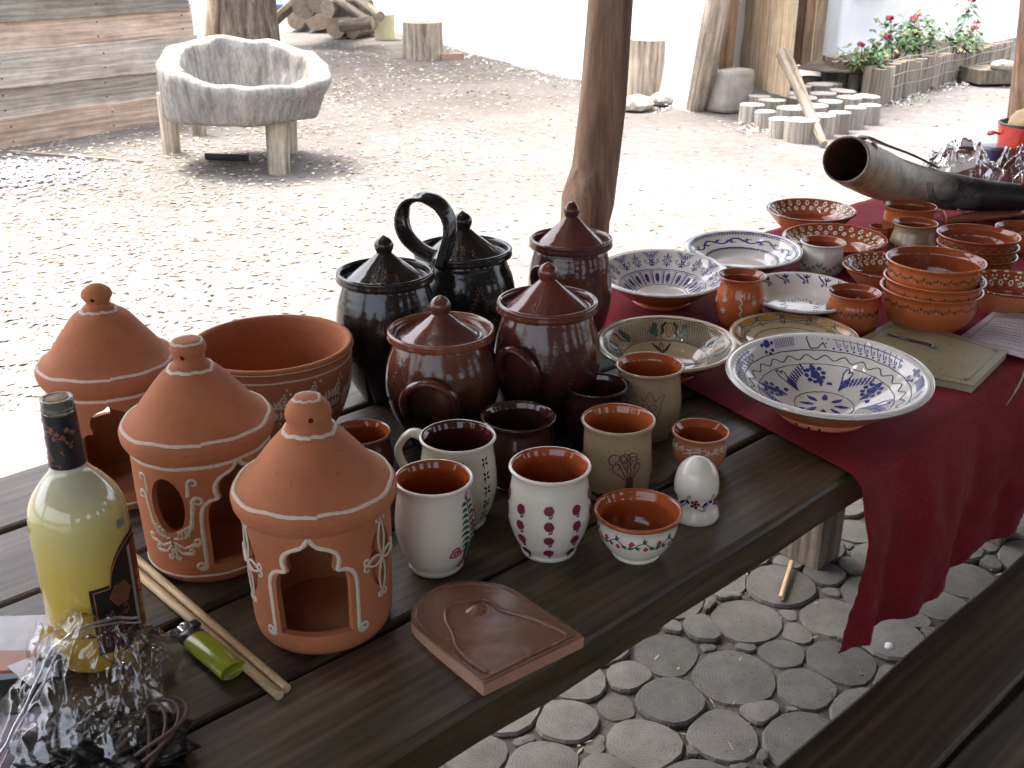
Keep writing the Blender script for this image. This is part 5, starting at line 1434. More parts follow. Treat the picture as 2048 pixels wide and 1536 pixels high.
# --- clay tile ------------------------------------------------------------------------------------
def prism(outline, z0, z1, bev=.0015):
    n = len(outline); c = sum((Vector((p[0], p[1], 0)) for p in outline), Vector()) / n
    vs = []
    for (z, s) in ((z0, .0), (z1 - bev, 0), (z1, bev)):
        for p in outline:
            q = Vector((p[0], p[1], 0)); q = q + (c - q).normalized() * s; vs.append((q.x, q.y, z))
    fs = [tuple(reversed(range(n))), tuple(2 * n + k for k in range(n))]
    for L in range(2): fs += [(L * n + k, L * n + (k + 1) % n, (L + 1) * n + (k + 1) % n, (L + 1) * n + k) for k in range(n)]
    return vs, fs
tz = TZ + .0135
outl = [(967, 1367), (1168, 1270), (1130, 1243), (1085, 1214), (1046, 1187), (1010, 1169), (965, 1160), (920, 1159), (880, 1169), (846, 1189), (826, 1214), (823, 1240), (845, 1265), (880, 1296), (925, 1333)]
wpts = [on(x, y, tz) for x, y in outl]; tcn = on(985, 1262, TZ)
tile = thing('clay_plaque', 'arched brown clay plaque with a raised heart line at the table edge', 'plaque', tcn)
loc2 = [(p.x - tcn.x, p.y - tcn.y) for p in wpts]
loc2 = loc2[:2] + [q[:2] for q in catmull([(a, b) for a, b in loc2[1:]], 3)][1:]
M['tile_clay'] = glaze('plaque_glaze', (.20, .095, .055), (.155, .07, .04), .3, 12, bumpy=.4)
M['tile_edge'] = clay('plaque_raw_edge', (.4, .22, .15), (.34, .18, .12))
vs, fs = prism(loc2, 0, .013); me = mesh('slab', vs, fs, False, [1, 0] + [1] * len(loc2) + [0] * len(loc2)); ob('slab', me, [M['tile_clay'], M['tile_edge']], tile)
rel = [(975, 1344), (937, 1321), (914, 1296), (906, 1270), (893, 1243), (893, 1220), (905, 1208), (935, 1204), (965, 1199), (986, 1208), (1001, 1219), (1040, 1230), (1080, 1243), (1120, 1261), (1136, 1270)]
rp_ = catmull([tuple(on(x, y, tz) - tcn) for x, y in rel], 4); rp_ = [Vector((p[0], p[1], .0135)) for p in rp_]
ob('raised_line', mesh('raised_line', *sweep(rp_, .0022, 8, .8)), M['tile_clay'], tile)
rel = [(969, 1356), (1147, 1269)]; rp_ = [on(x, y, tz) - tcn for x, y in rel]; rp_ = [Vector((p.x, p.y, .0133)) for p in rp_]
ob('raised_line', mesh('raised_line', *sweep([rp_[0], rp_[0].lerp(rp_[1], .5), rp_[1]], .0014, 8, .7)), M['tile_clay'], tile)
rel = [(961, 1350), (880, 1285), (836, 1243), (836, 1216), (853, 1194), (885, 1176), (925, 1167), (965, 1168), (1008, 1177), (1042, 1194), (1085, 1223), (1145, 1262)]
rp_ = catmull([tuple(on(x, y, tz) - tcn) for x, y in rel], 3); ob('edge_bead', mesh('edge_bead', *sweep([Vector((p[0], p[1], .0128)) for p in rp_], .0014, 6, .7)), M['tile_clay'], tile)
q = on(953, 1219, tz) - tcn
bm_ = MB(); vs, fs, _ = lathe([(0, .006), (.003, .0055), (.0075, .002), (.011, 0)], 18); bm_.add([Vector(v) + Vector((q.x, q.y, .0128)) for v in vs], fs); ob('raised_boss', bm_.mesh('raised_boss'), M['tile_clay'], tile)

# --- chopping dowels, lighter ------------------------------------------------------------------------
zt = TZ + .0045
def dowel(a, b, r, lab, lift=0):
    A = on(*a, zt); B = on(*b, zt); B.z += lift; me = log_mesh((B - A).length, r, 1, 14, .0, 1, 2); me.polygons.foreach_set('use_smooth', [True] * 28 + [False] * 2)
    o = ob('wooden_dowel', me, [M['dowel'], M['endgrain2']]); o.location = (A + B) / 2; o.rotation_euler = (B - A).to_track_quat('X', 'Z').to_euler()
    return tag(o, lab, 'stick', 'pair of wooden dowels')
M['endgrain2'] = plain('dowel_end', (.55, .44, .28), .8)
dowel((266, 1112), (573, 1378), .0043, 'round wooden dowel, the upper right one of the pair')
dowel((250, 1124), (559, 1391), .0044, 'round wooden dowel, the lower left one of the pair by the lighter')
def lighter():
    A = on(372, 1262, TZ + .008); B = on(466, 1342, TZ + .008); ax = (B - A); L = ax.length; ang = math.atan2(ax.y, ax.x)
    t = thing('lighter', 'green plastic lighter with a black head beside the dowels', 'lighter', (A.x, A.y, TZ), rz=ang)
    def oval(x, s=1): return [(x, .0125 * s * math.cos(2 * PI * k / 24), .0078 + .0075 * s * math.sin(2 * PI * k / 24)) for k in range(24)]
    def loft(xs):
        vs = []; [vs.extend(oval(x, s)) for x, s in xs]; n = 24
        fs = [(i * n + k, i * n + (k + 1) % n, (i + 1) * n + (k + 1) % n, (i + 1) * n + k) for i in range(len(xs) - 1) for k in range(n)]
        fs += [tuple(reversed(range(n))), tuple((len(xs) - 1) * n + k for k in range(n))]; return vs, fs
    ob('body', mesh('body', *loft([(.017, .96), (.018, 1), (L - .001, 1), (L, .97), (L, .9), (L - .0015, .88)])), plain('green_plastic', (.26, .30, .02), .2, .5, sss=.2), t)
    ob('collar', mesh('collar', *loft([(.006, .9), (.007, .97), (.0165, .97), (.017, .9)])), plain('black_plastic', (.02, .02, .024), .3), t)
    v, f = box_vf(.011, .010, .012, (.002, -.002, .009), .0015); ob('hood', mesh('hood', v, f, False), plain('bright_steel', (.5, .52, .55), .25, metal=1), t)
    v, f = box_vf(.010, .009, .004, (.004, .007, .014), .001); ob('lever', mesh('lever', v, f, False), bpy.data.materials['black_plastic'], t)
    ob('spark_wheel', mesh('spark_wheel', *sweep([Vector((-.0005, -.004, .0135)), Vector((-.0005, .004, .0135))], .0036, 14)), bpy.data.materials['bright_steel'], t)
lighter()

# --- bottle ---------------------------------------------------------------------------------------------
def bottle():
    loc, h, r = fit(112, 795, 62, 1345, 176)
    LOG.append('bottle %s h=%.3f r=%.3f' % (tuple(round(x, 3) for x in loc), h, r))
    t = thing('wine_bottle', 'corked bottle of yellow drink with black label at the left edge', 'bottle', loc)
    R_ = 93 * proj((loc.x, loc.y, TZ + h * .45))[2] / F; rn = r * 1.03
    # heights
    zs_ = zat(loc, 935); zb_ = zat(loc, 1045)
    out = [(R_ * .86, 0), (R_ * .97, .004), (R_ * .985, .02), (R_, zb_ * .6), (R_, zb_), (R_ * .93, zb_ + (zs_ - zb_) * .42), (R_ * .68, zb_ + (zs_ - zb_) * .74), (rn * 1.22, zs_), (rn * 1.08, zs_ + .012), (rn * 1.03, h * .86), (rn, h * .95), (rn * 1.02, h * .955), (rn * 1.04, h * .965), (rn * 1.0, h * .975), (rn * .99, h)]
    o = catmull(out, 5)
    # drink: opaque cloudy liqueur filling the glass up to the shoulder
    liq = [(0, .0)] + [q for q in o if q[1] < zs_ + .012]
    lm_, n, p, link = nodes('cloudy_liqueur_glass')
    v = coord(n, link); sp_ = n.nodes.new('ShaderNodeSeparateXYZ'); link(v, sp_.inputs[0])
    mr = n.nodes.new('ShaderNodeMapRange'); mr.inputs[1].default_value = 0; mr.inputs[2].default_value = h; link(sp_.outputs[2], mr.inputs[0])
    col = ramp(n, link, mr.outputs[0], [(0, (.55, .33, .03)), (.40, (.60, .46, .10)), (.58, (.62, .56, .22)), (.70, (.52, .51, .36))])
    link(col, p.inputs['Base Color']); p.inputs['Roughness'].default_value = .06; p.inputs['Subsurface Weight'].default_value = .35; p.inputs['Subsurface Radius'].default_value = (.03, .025, .008); p.inputs['Coat Weight'].default_value = .8
    vs, fs, _ = lathe(liq + [(0, liq[-1][1])], 64); ob('filled_glass', mesh('filled_glass', vs, fs), lm_, t)
    nk = [q for q in o if q[1] > zs_ + .008]
    gm = plain('bottle_glass', (.86, .88, .78), .05, trans=.9, ior=1.45)
    vs, fs, _ = lathe([(nk[0][0] * .8, nk[0][1])] + nk + [(rn * .78, h), (rn * .76, h - .02)] , 48); ob('neck', mesh('neck', vs, fs), gm, t)
    P = [(a + .0005, b) for a, b in o if zs_ + .004 < b < h * .952]; vs, fs, _ = lathe(P, 48); ob('neck_foil', mesh('neck_foil', vs, fs), plain('black_foil', (.012, .012, .016), .35, bump=.2), t)
    S = surf_out(P, facing(loc), rn); st = []; rr_ = random.Random(4)
    zf0, zf1 = P[0][1], P[-1][1]
    for k in range(26):
        st.append(curl(rr_.uniform(-.03, .03), rr_.uniform(zf0 + .004, zf1 - .006), rr_.uniform(0, 360), rr_.uniform(.004, .008), rr_.choice((1, -1)), .0006))
    for k in range(5): st += flower(-.005 + k * .004 - .004, zf1 - .012 - .003 * (k % 3), .0025, 5, .0012)
    paint(t, 'foil_print', plain('copper_print', (.36, .13, .05), .4), S, st)
    vs, fs, _ = lathe([(0, h - .02), (rn * .76, h - .02), (rn * .76, h - .0015), (rn * .7, h - .0005), (0, h - .0005)], 32); ob('cork', mesh('cork', vs, fs), plain('cork', (.36, .27, .17), .9, scale=160, dark=.5), t)
    # label on the right side
    S = surf_out(o, facing(loc), R_)
    zl1 = zb_ * .93; zl2 = zb_ * .66; za = R(72) * R_
    def patch(name, fn_lo, fn_hi, a0, a1, eps, mat, na=26, nz=14):
        vs = []; fs = []
        for i in range(na + 1):
            a = a0 + (a1 - a0) * i / na
            for j in range(nz + 1):
                lo, hi = fn_lo(a), fn_hi(a); z = lo + (hi - lo) * j / nz; p_, N_ = S(a, z); vs.append(p_ + N_ * eps)
        for i in range(na):
            for j in range(nz): q = i * (nz + 1) + j; fs.append((q, q + nz + 1, q + nz + 2, q + 1))
        return ob(name, mesh(name, vs, fs), mat, t)
    aL = R(-4) * R_; aM = R(22) * R_; aE = R(95) * R_
    def hi(a):
        if a < aM: return zl2
        return zl2 + (zl1 - zl2) * math.sqrt(max(0, 1 - ((a - (aM + .029)) / .029) ** 2)) if a < aM + .029 else zl1
    lab = patch('label', lambda a: .02, hi, aL, aE, .0005, plain('label_black', (.012, .011, .012), .45), 60)
    cop = bpy.data.materials['copper_print']
    bd = [(a, hi(a) - .0035) for a in [aL + .0035 + (aE - aL) * i / 40 for i in range(40)] ]
    paint(lab, 'label_border', cop, S, [([(aL + .0035, .024), (aL + .0035, zl2 - .0035)], .0011), (bd, .0011)], .0009)
    st = []
    for k in range(7):
        for j in range(7 - abs(k - 3)): st.append((arc(aM + .010 + (j - (7 - abs(k - 3)) / 2) * .0032, zl2 - .004 - k * .003, .0013, 0, 360, 6), .0005))
    for k in range(9): st.append(curl(aM - .010 + (k % 3) * .012, zl2 - .034 - (k // 3) * .008, 40 * k, .009, (1, -1)[k % 2], .0006))
    paint(lab, 'label_print', cop, S, st, .0009)
    patch('silver_stripe', lambda a: .022, lambda a: hi(a) - .009, R(53) * R_, R(59) * R_, .0010, plain('silver_paper', (.4, .45, .45), .4), 4)
    patch('red_stripe', lambda a: .022, lambda a: hi(a) - .007, R(59) * R_, R(88) * R_, .0010, plain('label_red', (.2, .035, .018), .45), 8)
    zl = zl2 - .006; st = []
    glyph = {'Y': [[(0, 1), (.5, .5), (1, 1)], [(.5, .5), (.5, 0)]], 'X': [[(0, 0), (1, 1)], [(0, 1), (1, 0)]], 'V': [[(0, 1), (.5, 0), (1, 1)]], 'A': [[(0, 0), (.5, 1), (1, 0)], [(.22, .4), (.78, .4)]]}
    for k, ch in enumerate('YXVAYX'):
        for ln_ in glyph[ch]:
            st.append(([(R(66) * R_ + p[1] * .0065, zl - .0072 * k - p[0] * .0055) for p in ln_], .0009))
    paint(lab, 'gold_letters', plain('gold_print', (.6, .42, .12), .35), S, st, .0016)
    paint(t, 'silver_sticker', plain('grey_sticker', (.3, .3, .31), .5), S, [([(R(52) * R_, zb_ * 1.01), (R(52) * R_, zb_ * 1.07)], [.009, .012, .011])], .0006, .0001)
bottle()

# =================================================================== POTTERY ON THE CLOTH
def dish(name, label, cx, cy, w, yb, wb, mo, mi_, prof=PM_DISH, t=.006, group='painted plates on the red cloth', cat='plate', flat=.40, rim_r=.008, z0=CZ, tilt=1.5):
    loc, h, r = fit(cx, cy, w, yb, wb, z0)
    LOG.append('%-16s %s h=%.3f r=%.3f' % (name, tuple(round(x, 3) for x in loc), h, r))
    th = thing(name, label, cat, loc, group)
    tv = Vector((-loc.x, -loc.y, 0)).normalized()       # rests a little tipped on the wavy cloth
    th.rotation_mode = 'QUATERNION'; th.rotation_quaternion = Matrix.Rotation(R(tilt), 3, Vector((0, 0, 1)).cross(tv)).to_quaternion()
    th.location = loc + Vector((0, 0, prof[1][0] * r * math.sin(R(tilt))))
    outer = catmull([(a * r, b * h) for a, b in prof], 6)
    outer[-1] = (r, h - rim_r * .5)
    inner = [(0, h * .09 + t), (r * flat, h * .11 + t * .9), (r * .62, h * .42 + t * .6), (r * .82, h * .76), (r - rim_r * 1.1, h - rim_r * .18)]
    if flat > .55: inner = [(0, h * .22 + t), (r * .5, h * .22 + t), (r * .64, h * .34 + t), (r * .82, h * .78 + t * .3), (r - rim_r * 1.1, h - rim_r * .18)]
    inner = catmull(inner, 6)
    P = [(0, 0), (outer[0][0] * .85, 0)] + outer + [(r - rim_r * .05, h - rim_r * .2), (r - rim_r * .3, h - .02 * rim_r), (r - rim_r * .65, h)] + list(reversed(inner))
    sp = 2 + len(outer) - (5 if name == 'footed_plate' else 2)
    vs, fs, idx = lathe(P, 96, sp, .0008, seed=cx)
    ob('body', mesh('body', vs, fs, True, idx), [mo, mi_], th)
    return th, loc, h, r, surf_in(inner, facing(loc) + PI, r), inner
# front blue plate (P1)
th, loc, h, r, S, inn = dish('footed_plate', 'largest white plate with blue flowers and wavy brown line in front', 1656, 744, 402, 864, 176, M['orange_raw'], M['plate'], flat=.30, rim_r=.012, tilt=2.6)
bl = []; br = []
# polar coordinates: arc measured at radius r (angle*r), positive to the left on the far side
def A_(deg): return R(-deg) * r
def ringat(f_, w_, wob=0.0003): return ([(r * 2 * PI * i / 120, r * f_ + wob * math.sin(i * 1.1)) for i in range(121)], w_)
br += [ringat(.80, .0015), ringat(.655, .0011), ([(r * 2 * PI * i / 300, r * .728 + .0034 * math.sin(2 * PI * i / 300 * 24)) for i in range(301)], .0016), ringat(.29, .0012)]
def polar_sprig(d0, d1, rr0, rr1, n, L, lw, curls=False):
    out = [([(A_(d0 + (d1 - d0) * i / 12), r * (rr0 + (rr1 - rr0) * i / 12)) for i in range(13)], .0014)]
    for k in range(n):
        t_ = (k + .5) / n; x = A_(d0 + (d1 - d0) * t_); y = r * (rr0 + (rr1 - rr0) * t_)
        for s in (1, -1):
            if curls: out.append(curl(x, y, 90 * s + (25 if d1 < d0 else -25), L, s, .0012)); out.append(('dot', x + .001, y + s * L * .9, lw * .5))
            else: out.append(leaf(x, y, 90 * s + (30 if d1 < d0 else -30), L, lw, .3))
    return out
for base in (0, 120, 240):
    bl += polar_sprig(base + 0, base + 54, .89, .885, 11, .0095, .0034, True)
    # tulip
    x = A_(base - 12); y = r * .89
    for s in (1, -1): bl.append(([(x + .012, y), (x + .006, y + s * .010), (x - .006, y + s * .009), (x - .014, y + s * .003), (x - .020, y + s * .009)], .0018))
    bl += dots_flower(x - .017, y, .0045, 6, .0012)
    bl += [('dot', A_(base + 72) + .010 * math.cos(q), r * .885 + .010 * math.sin(q), .0028) for q in [2 * PI * k / 8 for k in range(8)]] + [('dot', A_(base + 72), r * .885, .006)]
    for k in range(12): bl.append(([(A_(base + 79 + k * 1.3) , r * .84), (A_(base + 79 + k * 1.3), r * .925)], .0010))
for base in (-14, 58, 130, 202, 274):
    bl += [('dot', A_(base) * 1.0 + .0225 * math.cos(q), r * .52 + .0118 * math.sin(q), .0036) for q in [2 * PI * k / 9 for k in range(9)]] + [('dot', A_(base), r * .52, .0066)]
for base in (22, 94, 166, 238, 310):
    bl += polar_sprig(base - 4, base + 26, .42, .62, 9, .0085, .0032)
    bl += polar_sprig(base - 2, base + 5, .38, .50, 4, .008, .0034)
    bl.append(([(A_(base - 2) + p[0], r * .56 + p[1]) for p in heart(0, 0, .013, 20)], .002))
    for k in range(7): bl.append(leaf(A_(base - 18) + (k - 3) * .003, r * .40, -90 + (k - 3) * 10, -.006, .0016))
    bl += polar_sprig(base - 28, base - 40, .40, .63, 9, .008, .0034)
for k in range(8): bl.append(leaf(A_(k * 45), r * .1, 90, .02, .008))
paint(th, 'blue_flowers', M['paint_blue'], S, bl); paint(th, 'brown_lines', M['paint_dark'], S, br, .00055)
st = [('dot', x_, y_, .0026) for x_, y_ in ((0, 0), (.012, -.001), (-.014, .002))]
Sx = surf_out(catmull([(.44 * r, 0), (.46 * r, h * .06), (.45 * r, h * .14)], 4), facing(loc) - R(14), .45 * r); paint(th, 'foot_holes', M['fleck_dark'], Sx, [('dot', a_, h * .07, .0019) for a_ in (-.017, 0, .013)])
# green and brown plate (P2)
th, loc, h, r, S, inn = dish('footed_plate', 'tan plate with green and brown tulips and crosshatching behind the mugs', 1333, 684, 282, 768, 130, M['orange'], M['plate_tan'], rim_r=.009, tilt=2.5)
br = [ringat(.90, .0014), ringat(.60, .0014)]; gr = []; yl = []
for base in (2, 74, 146, 218, 290):
    for k in range(-8, 9):
        x = A_(base + 36) + k * .0052
        br.append(([(x - .010, r * .61), (x + .010, r * .89)], .0009)); br.append(([(x + .010, r * .61), (x - .010, r * .89)], .0009))
    for s in (1, -1):
        gr.append(([(A_(base) + s * .026, r * .66), (A_(base) + s * .032, r * .74), (A_(base) + s * .026, r * .86)], [.003, .010, .013, .006]))
        br.append(([(A_(base) + s * .006, r * .87), (A_(base) + s * .013, r * .82), (A_(base) + s * .013, r * .73), (A_(base) + s * .019, r * .68)], [.003, .005, .005, .002]))
    yl.append(([(A_(base), r * .70), (A_(base), r * .82)], [.004, .009, .004])); br.append((arc(A_(base), r * .76, .0065, 0, 360, 14, .0105), .0012))
for k in range(4):
    b_ = k * 90 - 6; gr.append(leaf(A_(b_), r * .15, 80, .03, .01)); br.append(([(A_(b_ + 12), r * .56), (A_(b_ + 6), r * .46), (A_(b_), r * .40)], [.002, .006, .003])); br.append(([(A_(b_ - 16), r * .56), (A_(b_ - 6), r * .46), (A_(b_), r * .40)], [.002, .006, .003])); br.append((arc(A_(b_ - 2), r * .48, .005, 0, 360, 12, .009), .0012))
paint(th, 'brown_drawing', M['paint_dark'], S, br); paint(th, 'green_leaves', M['paint_green'], S, gr, .0006); paint(th, 'yellow_petals', M['paint_yellow'], S, yl, .0005)
# yellow scalloped plate hidden behind P1
th, loc, h, r, S, inn = dish('footed_plate', 'cream plate with ochre scallops half hidden behind the largest plate', 1588, 670, 254, 722, 112, M['orange'], M['plate_tan'])
br = [ringat(.60, .0012), ([(r * 2 * PI * i / 240, r * .92 + .0012 * math.sin(i * 2.1)) for i in range(241)], .0013)]; yl = []
for k in range(12):
    c = A_(k * 30); yl.append(([(c - .024, r * .90), (c - .012, r * .875), (c, r * .865), (c + .012, r * .875), (c + .024, r * .90)], [.002, .010, .014, .010, .002])); br.append(([(c - .030, r * .91), (c - .018, r * .83), (c, r * .80), (c + .018, r * .83), (c + .030, r * .91)], .0012))
    for q in range(-4, 5): br.append(([(c + q * .004, r * .78), (c + q * .005, r * .73)], .0008))
    br.append((arc(A_(k * 30 + 15), r * .79, .004, 0, 360, 10, .008), .001))
    for q in range(4): br.append(([(A_(k * 30 + 15) - .004, r * .75 + q * .0045), (A_(k * 30 + 15) + .004, r * .757 + q * .0045)], .001))
paint(th, 'ochre_scallops', M['paint_yellow'], S, yl); paint(th, 'brown_drawing', M['paint_dark'], S, br, .0005)
# left blue plate (P4)
th, loc, h, r, S, inn = dish('footed_plate', 'white plate with blue blossom band and framed vases beside brown jar', 1326, 545, 262, 628, 150, M['orange'], M['plate'], rim_r=.009, tilt=4)
bl = [ringat(.66, .0016), ringat(.635, .0008), ringat(.40, .0013)]
for k in range(10):
    c = A_(k * 36 + 4); c2 = A_(k * 36 + 22)
    for a_ in (45, 135, 225, 315): bl.append(([(c + .002 * math.cos(R(a_)), r * .80 + .002 * math.sin(R(a_))), (c + .007 * math.cos(R(a_ - 18)), r * .80 + .007 * math.sin(R(a_ - 18))), (c + .0105 * math.cos(R(a_)), r * .80 + .0105 * math.sin(R(a_))), (c + .007 * math.cos(R(a_ + 18)), r * .80 + .007 * math.sin(R(a_ + 18))), (c + .002 * math.cos(R(a_)), r * .80 + .002 * math.sin(R(a_)))], .0011))
    for a_ in range(0, 360, 90): bl.append(leaf(c + .004 * math.cos(R(a_)), r * .80 + .004 * math.sin(R(a_)), a_, .008, .003))
    bl += sprig(c2, r * .84, c2 - .017, r * .93, 5, .005, .001, .0016); bl += sprig(c2, r * .84, c2 + .017, r * .93, 5, .005, .001, .0016)
    bl += flower(c2, r * .77, .008, 6, .0035); bl.append(curl(c2 + .006, r * .74, 10, .012, 1, .0012)); bl.append(curl(c2 - .006, r * .74, 170, .012, -1, .0012)); bl.append(curl(c2, r * .86, 90, .010, 1, .0012))
for k in range(20):
    c = A_(k * 18); bl.append(([(c - .002, r * .42), (c - .003, r * .63)], .0018)); bl.append(([(c + .002, r * .42), (c + .003, r * .63)], .0008))
    c += A_(9); bl.append((arc(c, r * .53, .005, 0, 360, 10, .007), .0016)); bl += [leaf(c, r * .53, q, .009, .0016) for q in range(20, 360, 40)]; bl.append(([(c - .005, r * .45), (c + .005, r * .45)], .0016))
paint(th, 'blue_blossoms', M['paint_blue'], S, bl)
# back blue plate (P5)
th, loc, h, r, S, inn = dish('footed_plate', 'furthest white plate with blue scroll vine and dark blue toothed rim', 1486, 498, 232, 560, 120, M['plate'], M['plate'], flat=.45, tilt=3)
bl = [ringat(.93, .0045), ringat(.62, .0026)]
for k in range(110): bl.append(('dot', r * 2 * PI * k / 110, r * .895, .0018))
for k in range(80): bl.append(('dot', r * 2 * PI * k / 80, r * .60, .0016))
bl.append(([(r * 2 * PI * i / 240, r * .77 + .0055 * math.sin(2 * PI * i / 240 * 9)) for i in range(241)], .0034))
for k in range(18):
    a_ = r * 2 * PI * (k + .5) / 18; s = 1 if k % 2 else -1
    bl.append(curl(a_, r * .77 + .003 * s, 20 * s, .014, -s, .0018)); bl.append(curl(a_ - .01, r * .77, 150 * s, .010, s, .0014)); bl += [leaf(a_ + .012, r * .77, q, .007, .0022) for q in (60 * s, 100 * s, 140 * s)]
paint(th, 'blue_scrolls', M['paint_blue'], S, bl)
# shallow white bowl (P6)
th, loc, h, r, S, inn = dish('soup_plate', 'plain white deep plate with blue scroll band between the two orange mugs', 1604, 583, 226, 652, 130, M['brown3'], M['plate'], flat=.6, tilt=3)
bl = []
for k in range(14):
    a_ = r * 2 * PI * k / 14; bl.append(curl(a_, r * .82, 10, .016, 1, .0026)); bl.append(curl(a_ + .006, r * .85, 190, .012, 1, .002)); bl += [leaf(a_ - .006, r * .83, q, .010, .003) for q in (40, 90, 140, 230)]
for k in range(46): bl.append(leaf(2 * PI * r * k / 46 * 1.0, r * (.26 + .12 * ((k * 7) % 5) / 5), 20 + 50 * k, .0075, .0022))
paint(th, 'blue_scrolls', M['paint_navy'], S, bl)

# flowered terracotta bowls
def flower_bowl(label, cx, cy, w, yb, wb, prof=PM_DISH, flat=.5, grp='orange bowls painted with white blossoms', band=(.66, .93), nfl=26, name='flower_bowl'):
    th, loc, h, r, S, inn = dish(name, label, cx, cy, w, yb, wb, M['orange_raw'], M['orange_in'], prof, cat='bowl', group=grp, flat=flat, rim_r=.006)
    wh = []; dk = []; rr_ = random.Random(int(cx))
    for k in range(nfl):
        for row in (0, 1):
            a_ = r * 2 * PI * (k + .5 * row) / nfl; y = r * (band[0] + (band[1] - band[0]) * (.3 + .45 * row))
            wh += dots_flower(a_, y, .0038, 6, .0019); dk.append(('dot', a_, y, .0014)); dk.append((arc(a_ + .007, y + .004, .0026, 0, 300, 8), .0009)); dk.append(leaf(a_ - .006, y - .003, 200, .006, .0016))
    paint(th, 'white_blossoms', M['paint_white'], S, wh); paint(th, 'dark_tendrils', M['fleck_dark'], S, dk, .0005)
    return th
PM_WIDE = [(.52, 0), (.55, .03), (.66, .22), (.80, .5), (.92, .78), (.98, .93), (1.0, 1)]
flower_bowl('furthest orange bowl with white blossoms at the cloth far edge', 1622, 419, 175, 474, 92, PM_WIDE)
flower_bowl('shallow orange plate of white blossoms behind the small white mug', 1669, 475, 205, 530, 110, PM_WIDE)
flower_bowl('orange blossom bowl half hidden left of the tall bowl stack', 1776, 530, 176, 590, 100, PM_WIDE)
flower_bowl('large orange blossom bowl cut by the right photo edge', 2022, 566, 170, 640, 110, PM_WIDE, nfl=20)

# stacks of bowls
PM_ST = [(.60, 0), (.64, .03), (.80, .25), (.90, .52), (.92, .74), (.93, .86), (1.0, 1)]
def garland(th, loc, h, r, o, zf=.72):
    S = surf_out(o, facing(loc), r); st = []; st2 = []; n_ = 22
    st.append(([(r * 2 * PI * i / 160, h * zf + .0028 * math.sin(2 * PI * i / 160 * 11)) for i in range(161)], .0011))
    for k in range(44):
        a_ = r * 2 * PI * k / 44; st.append(leaf(a_, h * zf, 60 if k % 2 else -60, .0062, .0028, .4)); st.append(curl(a_, h * zf, 150, .005, 1, .0009))
        if k % 2: st2.append(('dot', a_ + .003, h * zf - .003, .0015))
    paint(th, 'dark_garland', M['paint_olive'], S, st); paint(th, 'yellow_dots', M['paint_yellow'], S, st2, .0005)
th0, loc0, h0, r0, o0, _ = vessel('stacked_bowl', 'lowest orange bowl of the front stack of three', 'bowl', 1863, 573, 198, 672, 122, PM_ST, M['orange'], M['orange_in'], .0045, CZ, 'front stack of three orange bowls')
garland(th0, loc0, h0, r0, o0)
def copy_tree(o, loc, label, scale=None, parent=None):
    c = o.copy(); COL.objects.link(c)
    if parent: c.parent = parent
    else: c.location = loc; c['label'] = label
    if scale and not parent: c.scale = scale
    for ch in [q for q in bpy.data.objects if q.parent == o]: copy_tree(ch, None, None, None, c)
    return c
bpy.context.view_layer.update()
kids = lambda o: [q for q in bpy.data.objects if q.parent == o]
def copy_thing(o, loc, label, scale=(1, 1, 1), rz=0):
    c = o.copy(); COL.objects.link(c); c.location = loc; c['label'] = label; c.scale = scale; c.rotation_euler = (0, 0, rz)
    for ch in kids(o):
        k = ch.copy(); COL.objects.link(k); k.parent = c
    return c
copy_thing(th0, loc0 + Vector((.002, -.001, .017)), 'middle orange bowl of the front stack of three', (.985, .985, 1), .4)
copy_thing(th0, loc0 + Vector((0, .001, .046)), 'top orange bowl of the front stack, open to view', (.96, .96, 1), 1.1)
th1, loc1, h1, r1, o1, _ = vessel('stacked_bowl', 'lowest dark orange bowl of the rear stack of three', 'bowl', 1951, 505, 158, 566, 100, PM_ST, M['orange_in'], M['orange_in'], .0045, CZ, 'rear stack of three dark orange bowls')
garland(th1, loc1, h1, r1, o1)
copy_thing(th1, loc1 + Vector((.001, 0, .018)), 'middle dark orange bowl of the rear stack of three', (.99, .99, 1), .6)
copy_thing(th1, loc1 + Vector((-.001, 0, .036)), 'top dark orange bowl of the rear stack of three', (1, 1, 1), 1.3)
vessel('deep_bowl', 'small orange bowl cut by the right edge behind the rear stack', 'bowl', 2052, 455, 116, 510, 80, PM_ST, M['orange'], M['orange_in'], .0045, CZ)

# mugs on the cloth
G2 = 'small mugs on the red cloth'
th, loc, h, r, o, _ = vessel('waist_mug', 'orange mug with a wavy cream line and white dots', 'mug', 1484, 549, 98, 657, 76, [(.74, 0), (.78, .03), (.92, .18), (.99, .38), (.96, .58), (.87, .76), (.84, .87), (.9, .94), (1.0, 1)], M['orange'], M['orange_in'], .004, CZ, G2)
S = surf_out(o, facing(loc), r); st = [([(.003 + .0018 * math.sin(i * .9), h * (.06 + .66 * i / 30)) for i in range(31)], .0019)]
for (a_, zf) in ((-.026, .58), (-.028, .36), (.025, .55), (.024, .27), (-.05, .5), (.05, .4)):
    st += [('dot', a_, h * zf, .0022)]; st += [(arc(a_, h * zf, .0042, 0, 360, 10), .0010)]
paint(th, 'cream_drawing', M['paint_white'], S, st)
th, loc, h, r, o, _ = vessel('waist_mug', 'small white mug with a green sprig below its waist', 'mug', 1647, 482, 90, 553, 80, [(.84, 0), (.88, .03), (.98, .18), (1.0, .36), (.95, .58), (.88, .78), (.9, .9), (1.0, 1)], M['white'], M['orange_in'], .004, CZ, G2)
S = surf_out(o, facing(loc), r); st = [([(-.05 + .1 * i / 40, h * .30 + .005 * math.sin(i * .42)) for i in range(41)], .0013)]
for k in range(26): a_ = -.05 + .1 * k / 26; st.append(leaf(a_, h * .30 + .005 * math.sin(k * 40 / 26 * .42), 60 if k % 2 else -70, .0065, .0022, .2))
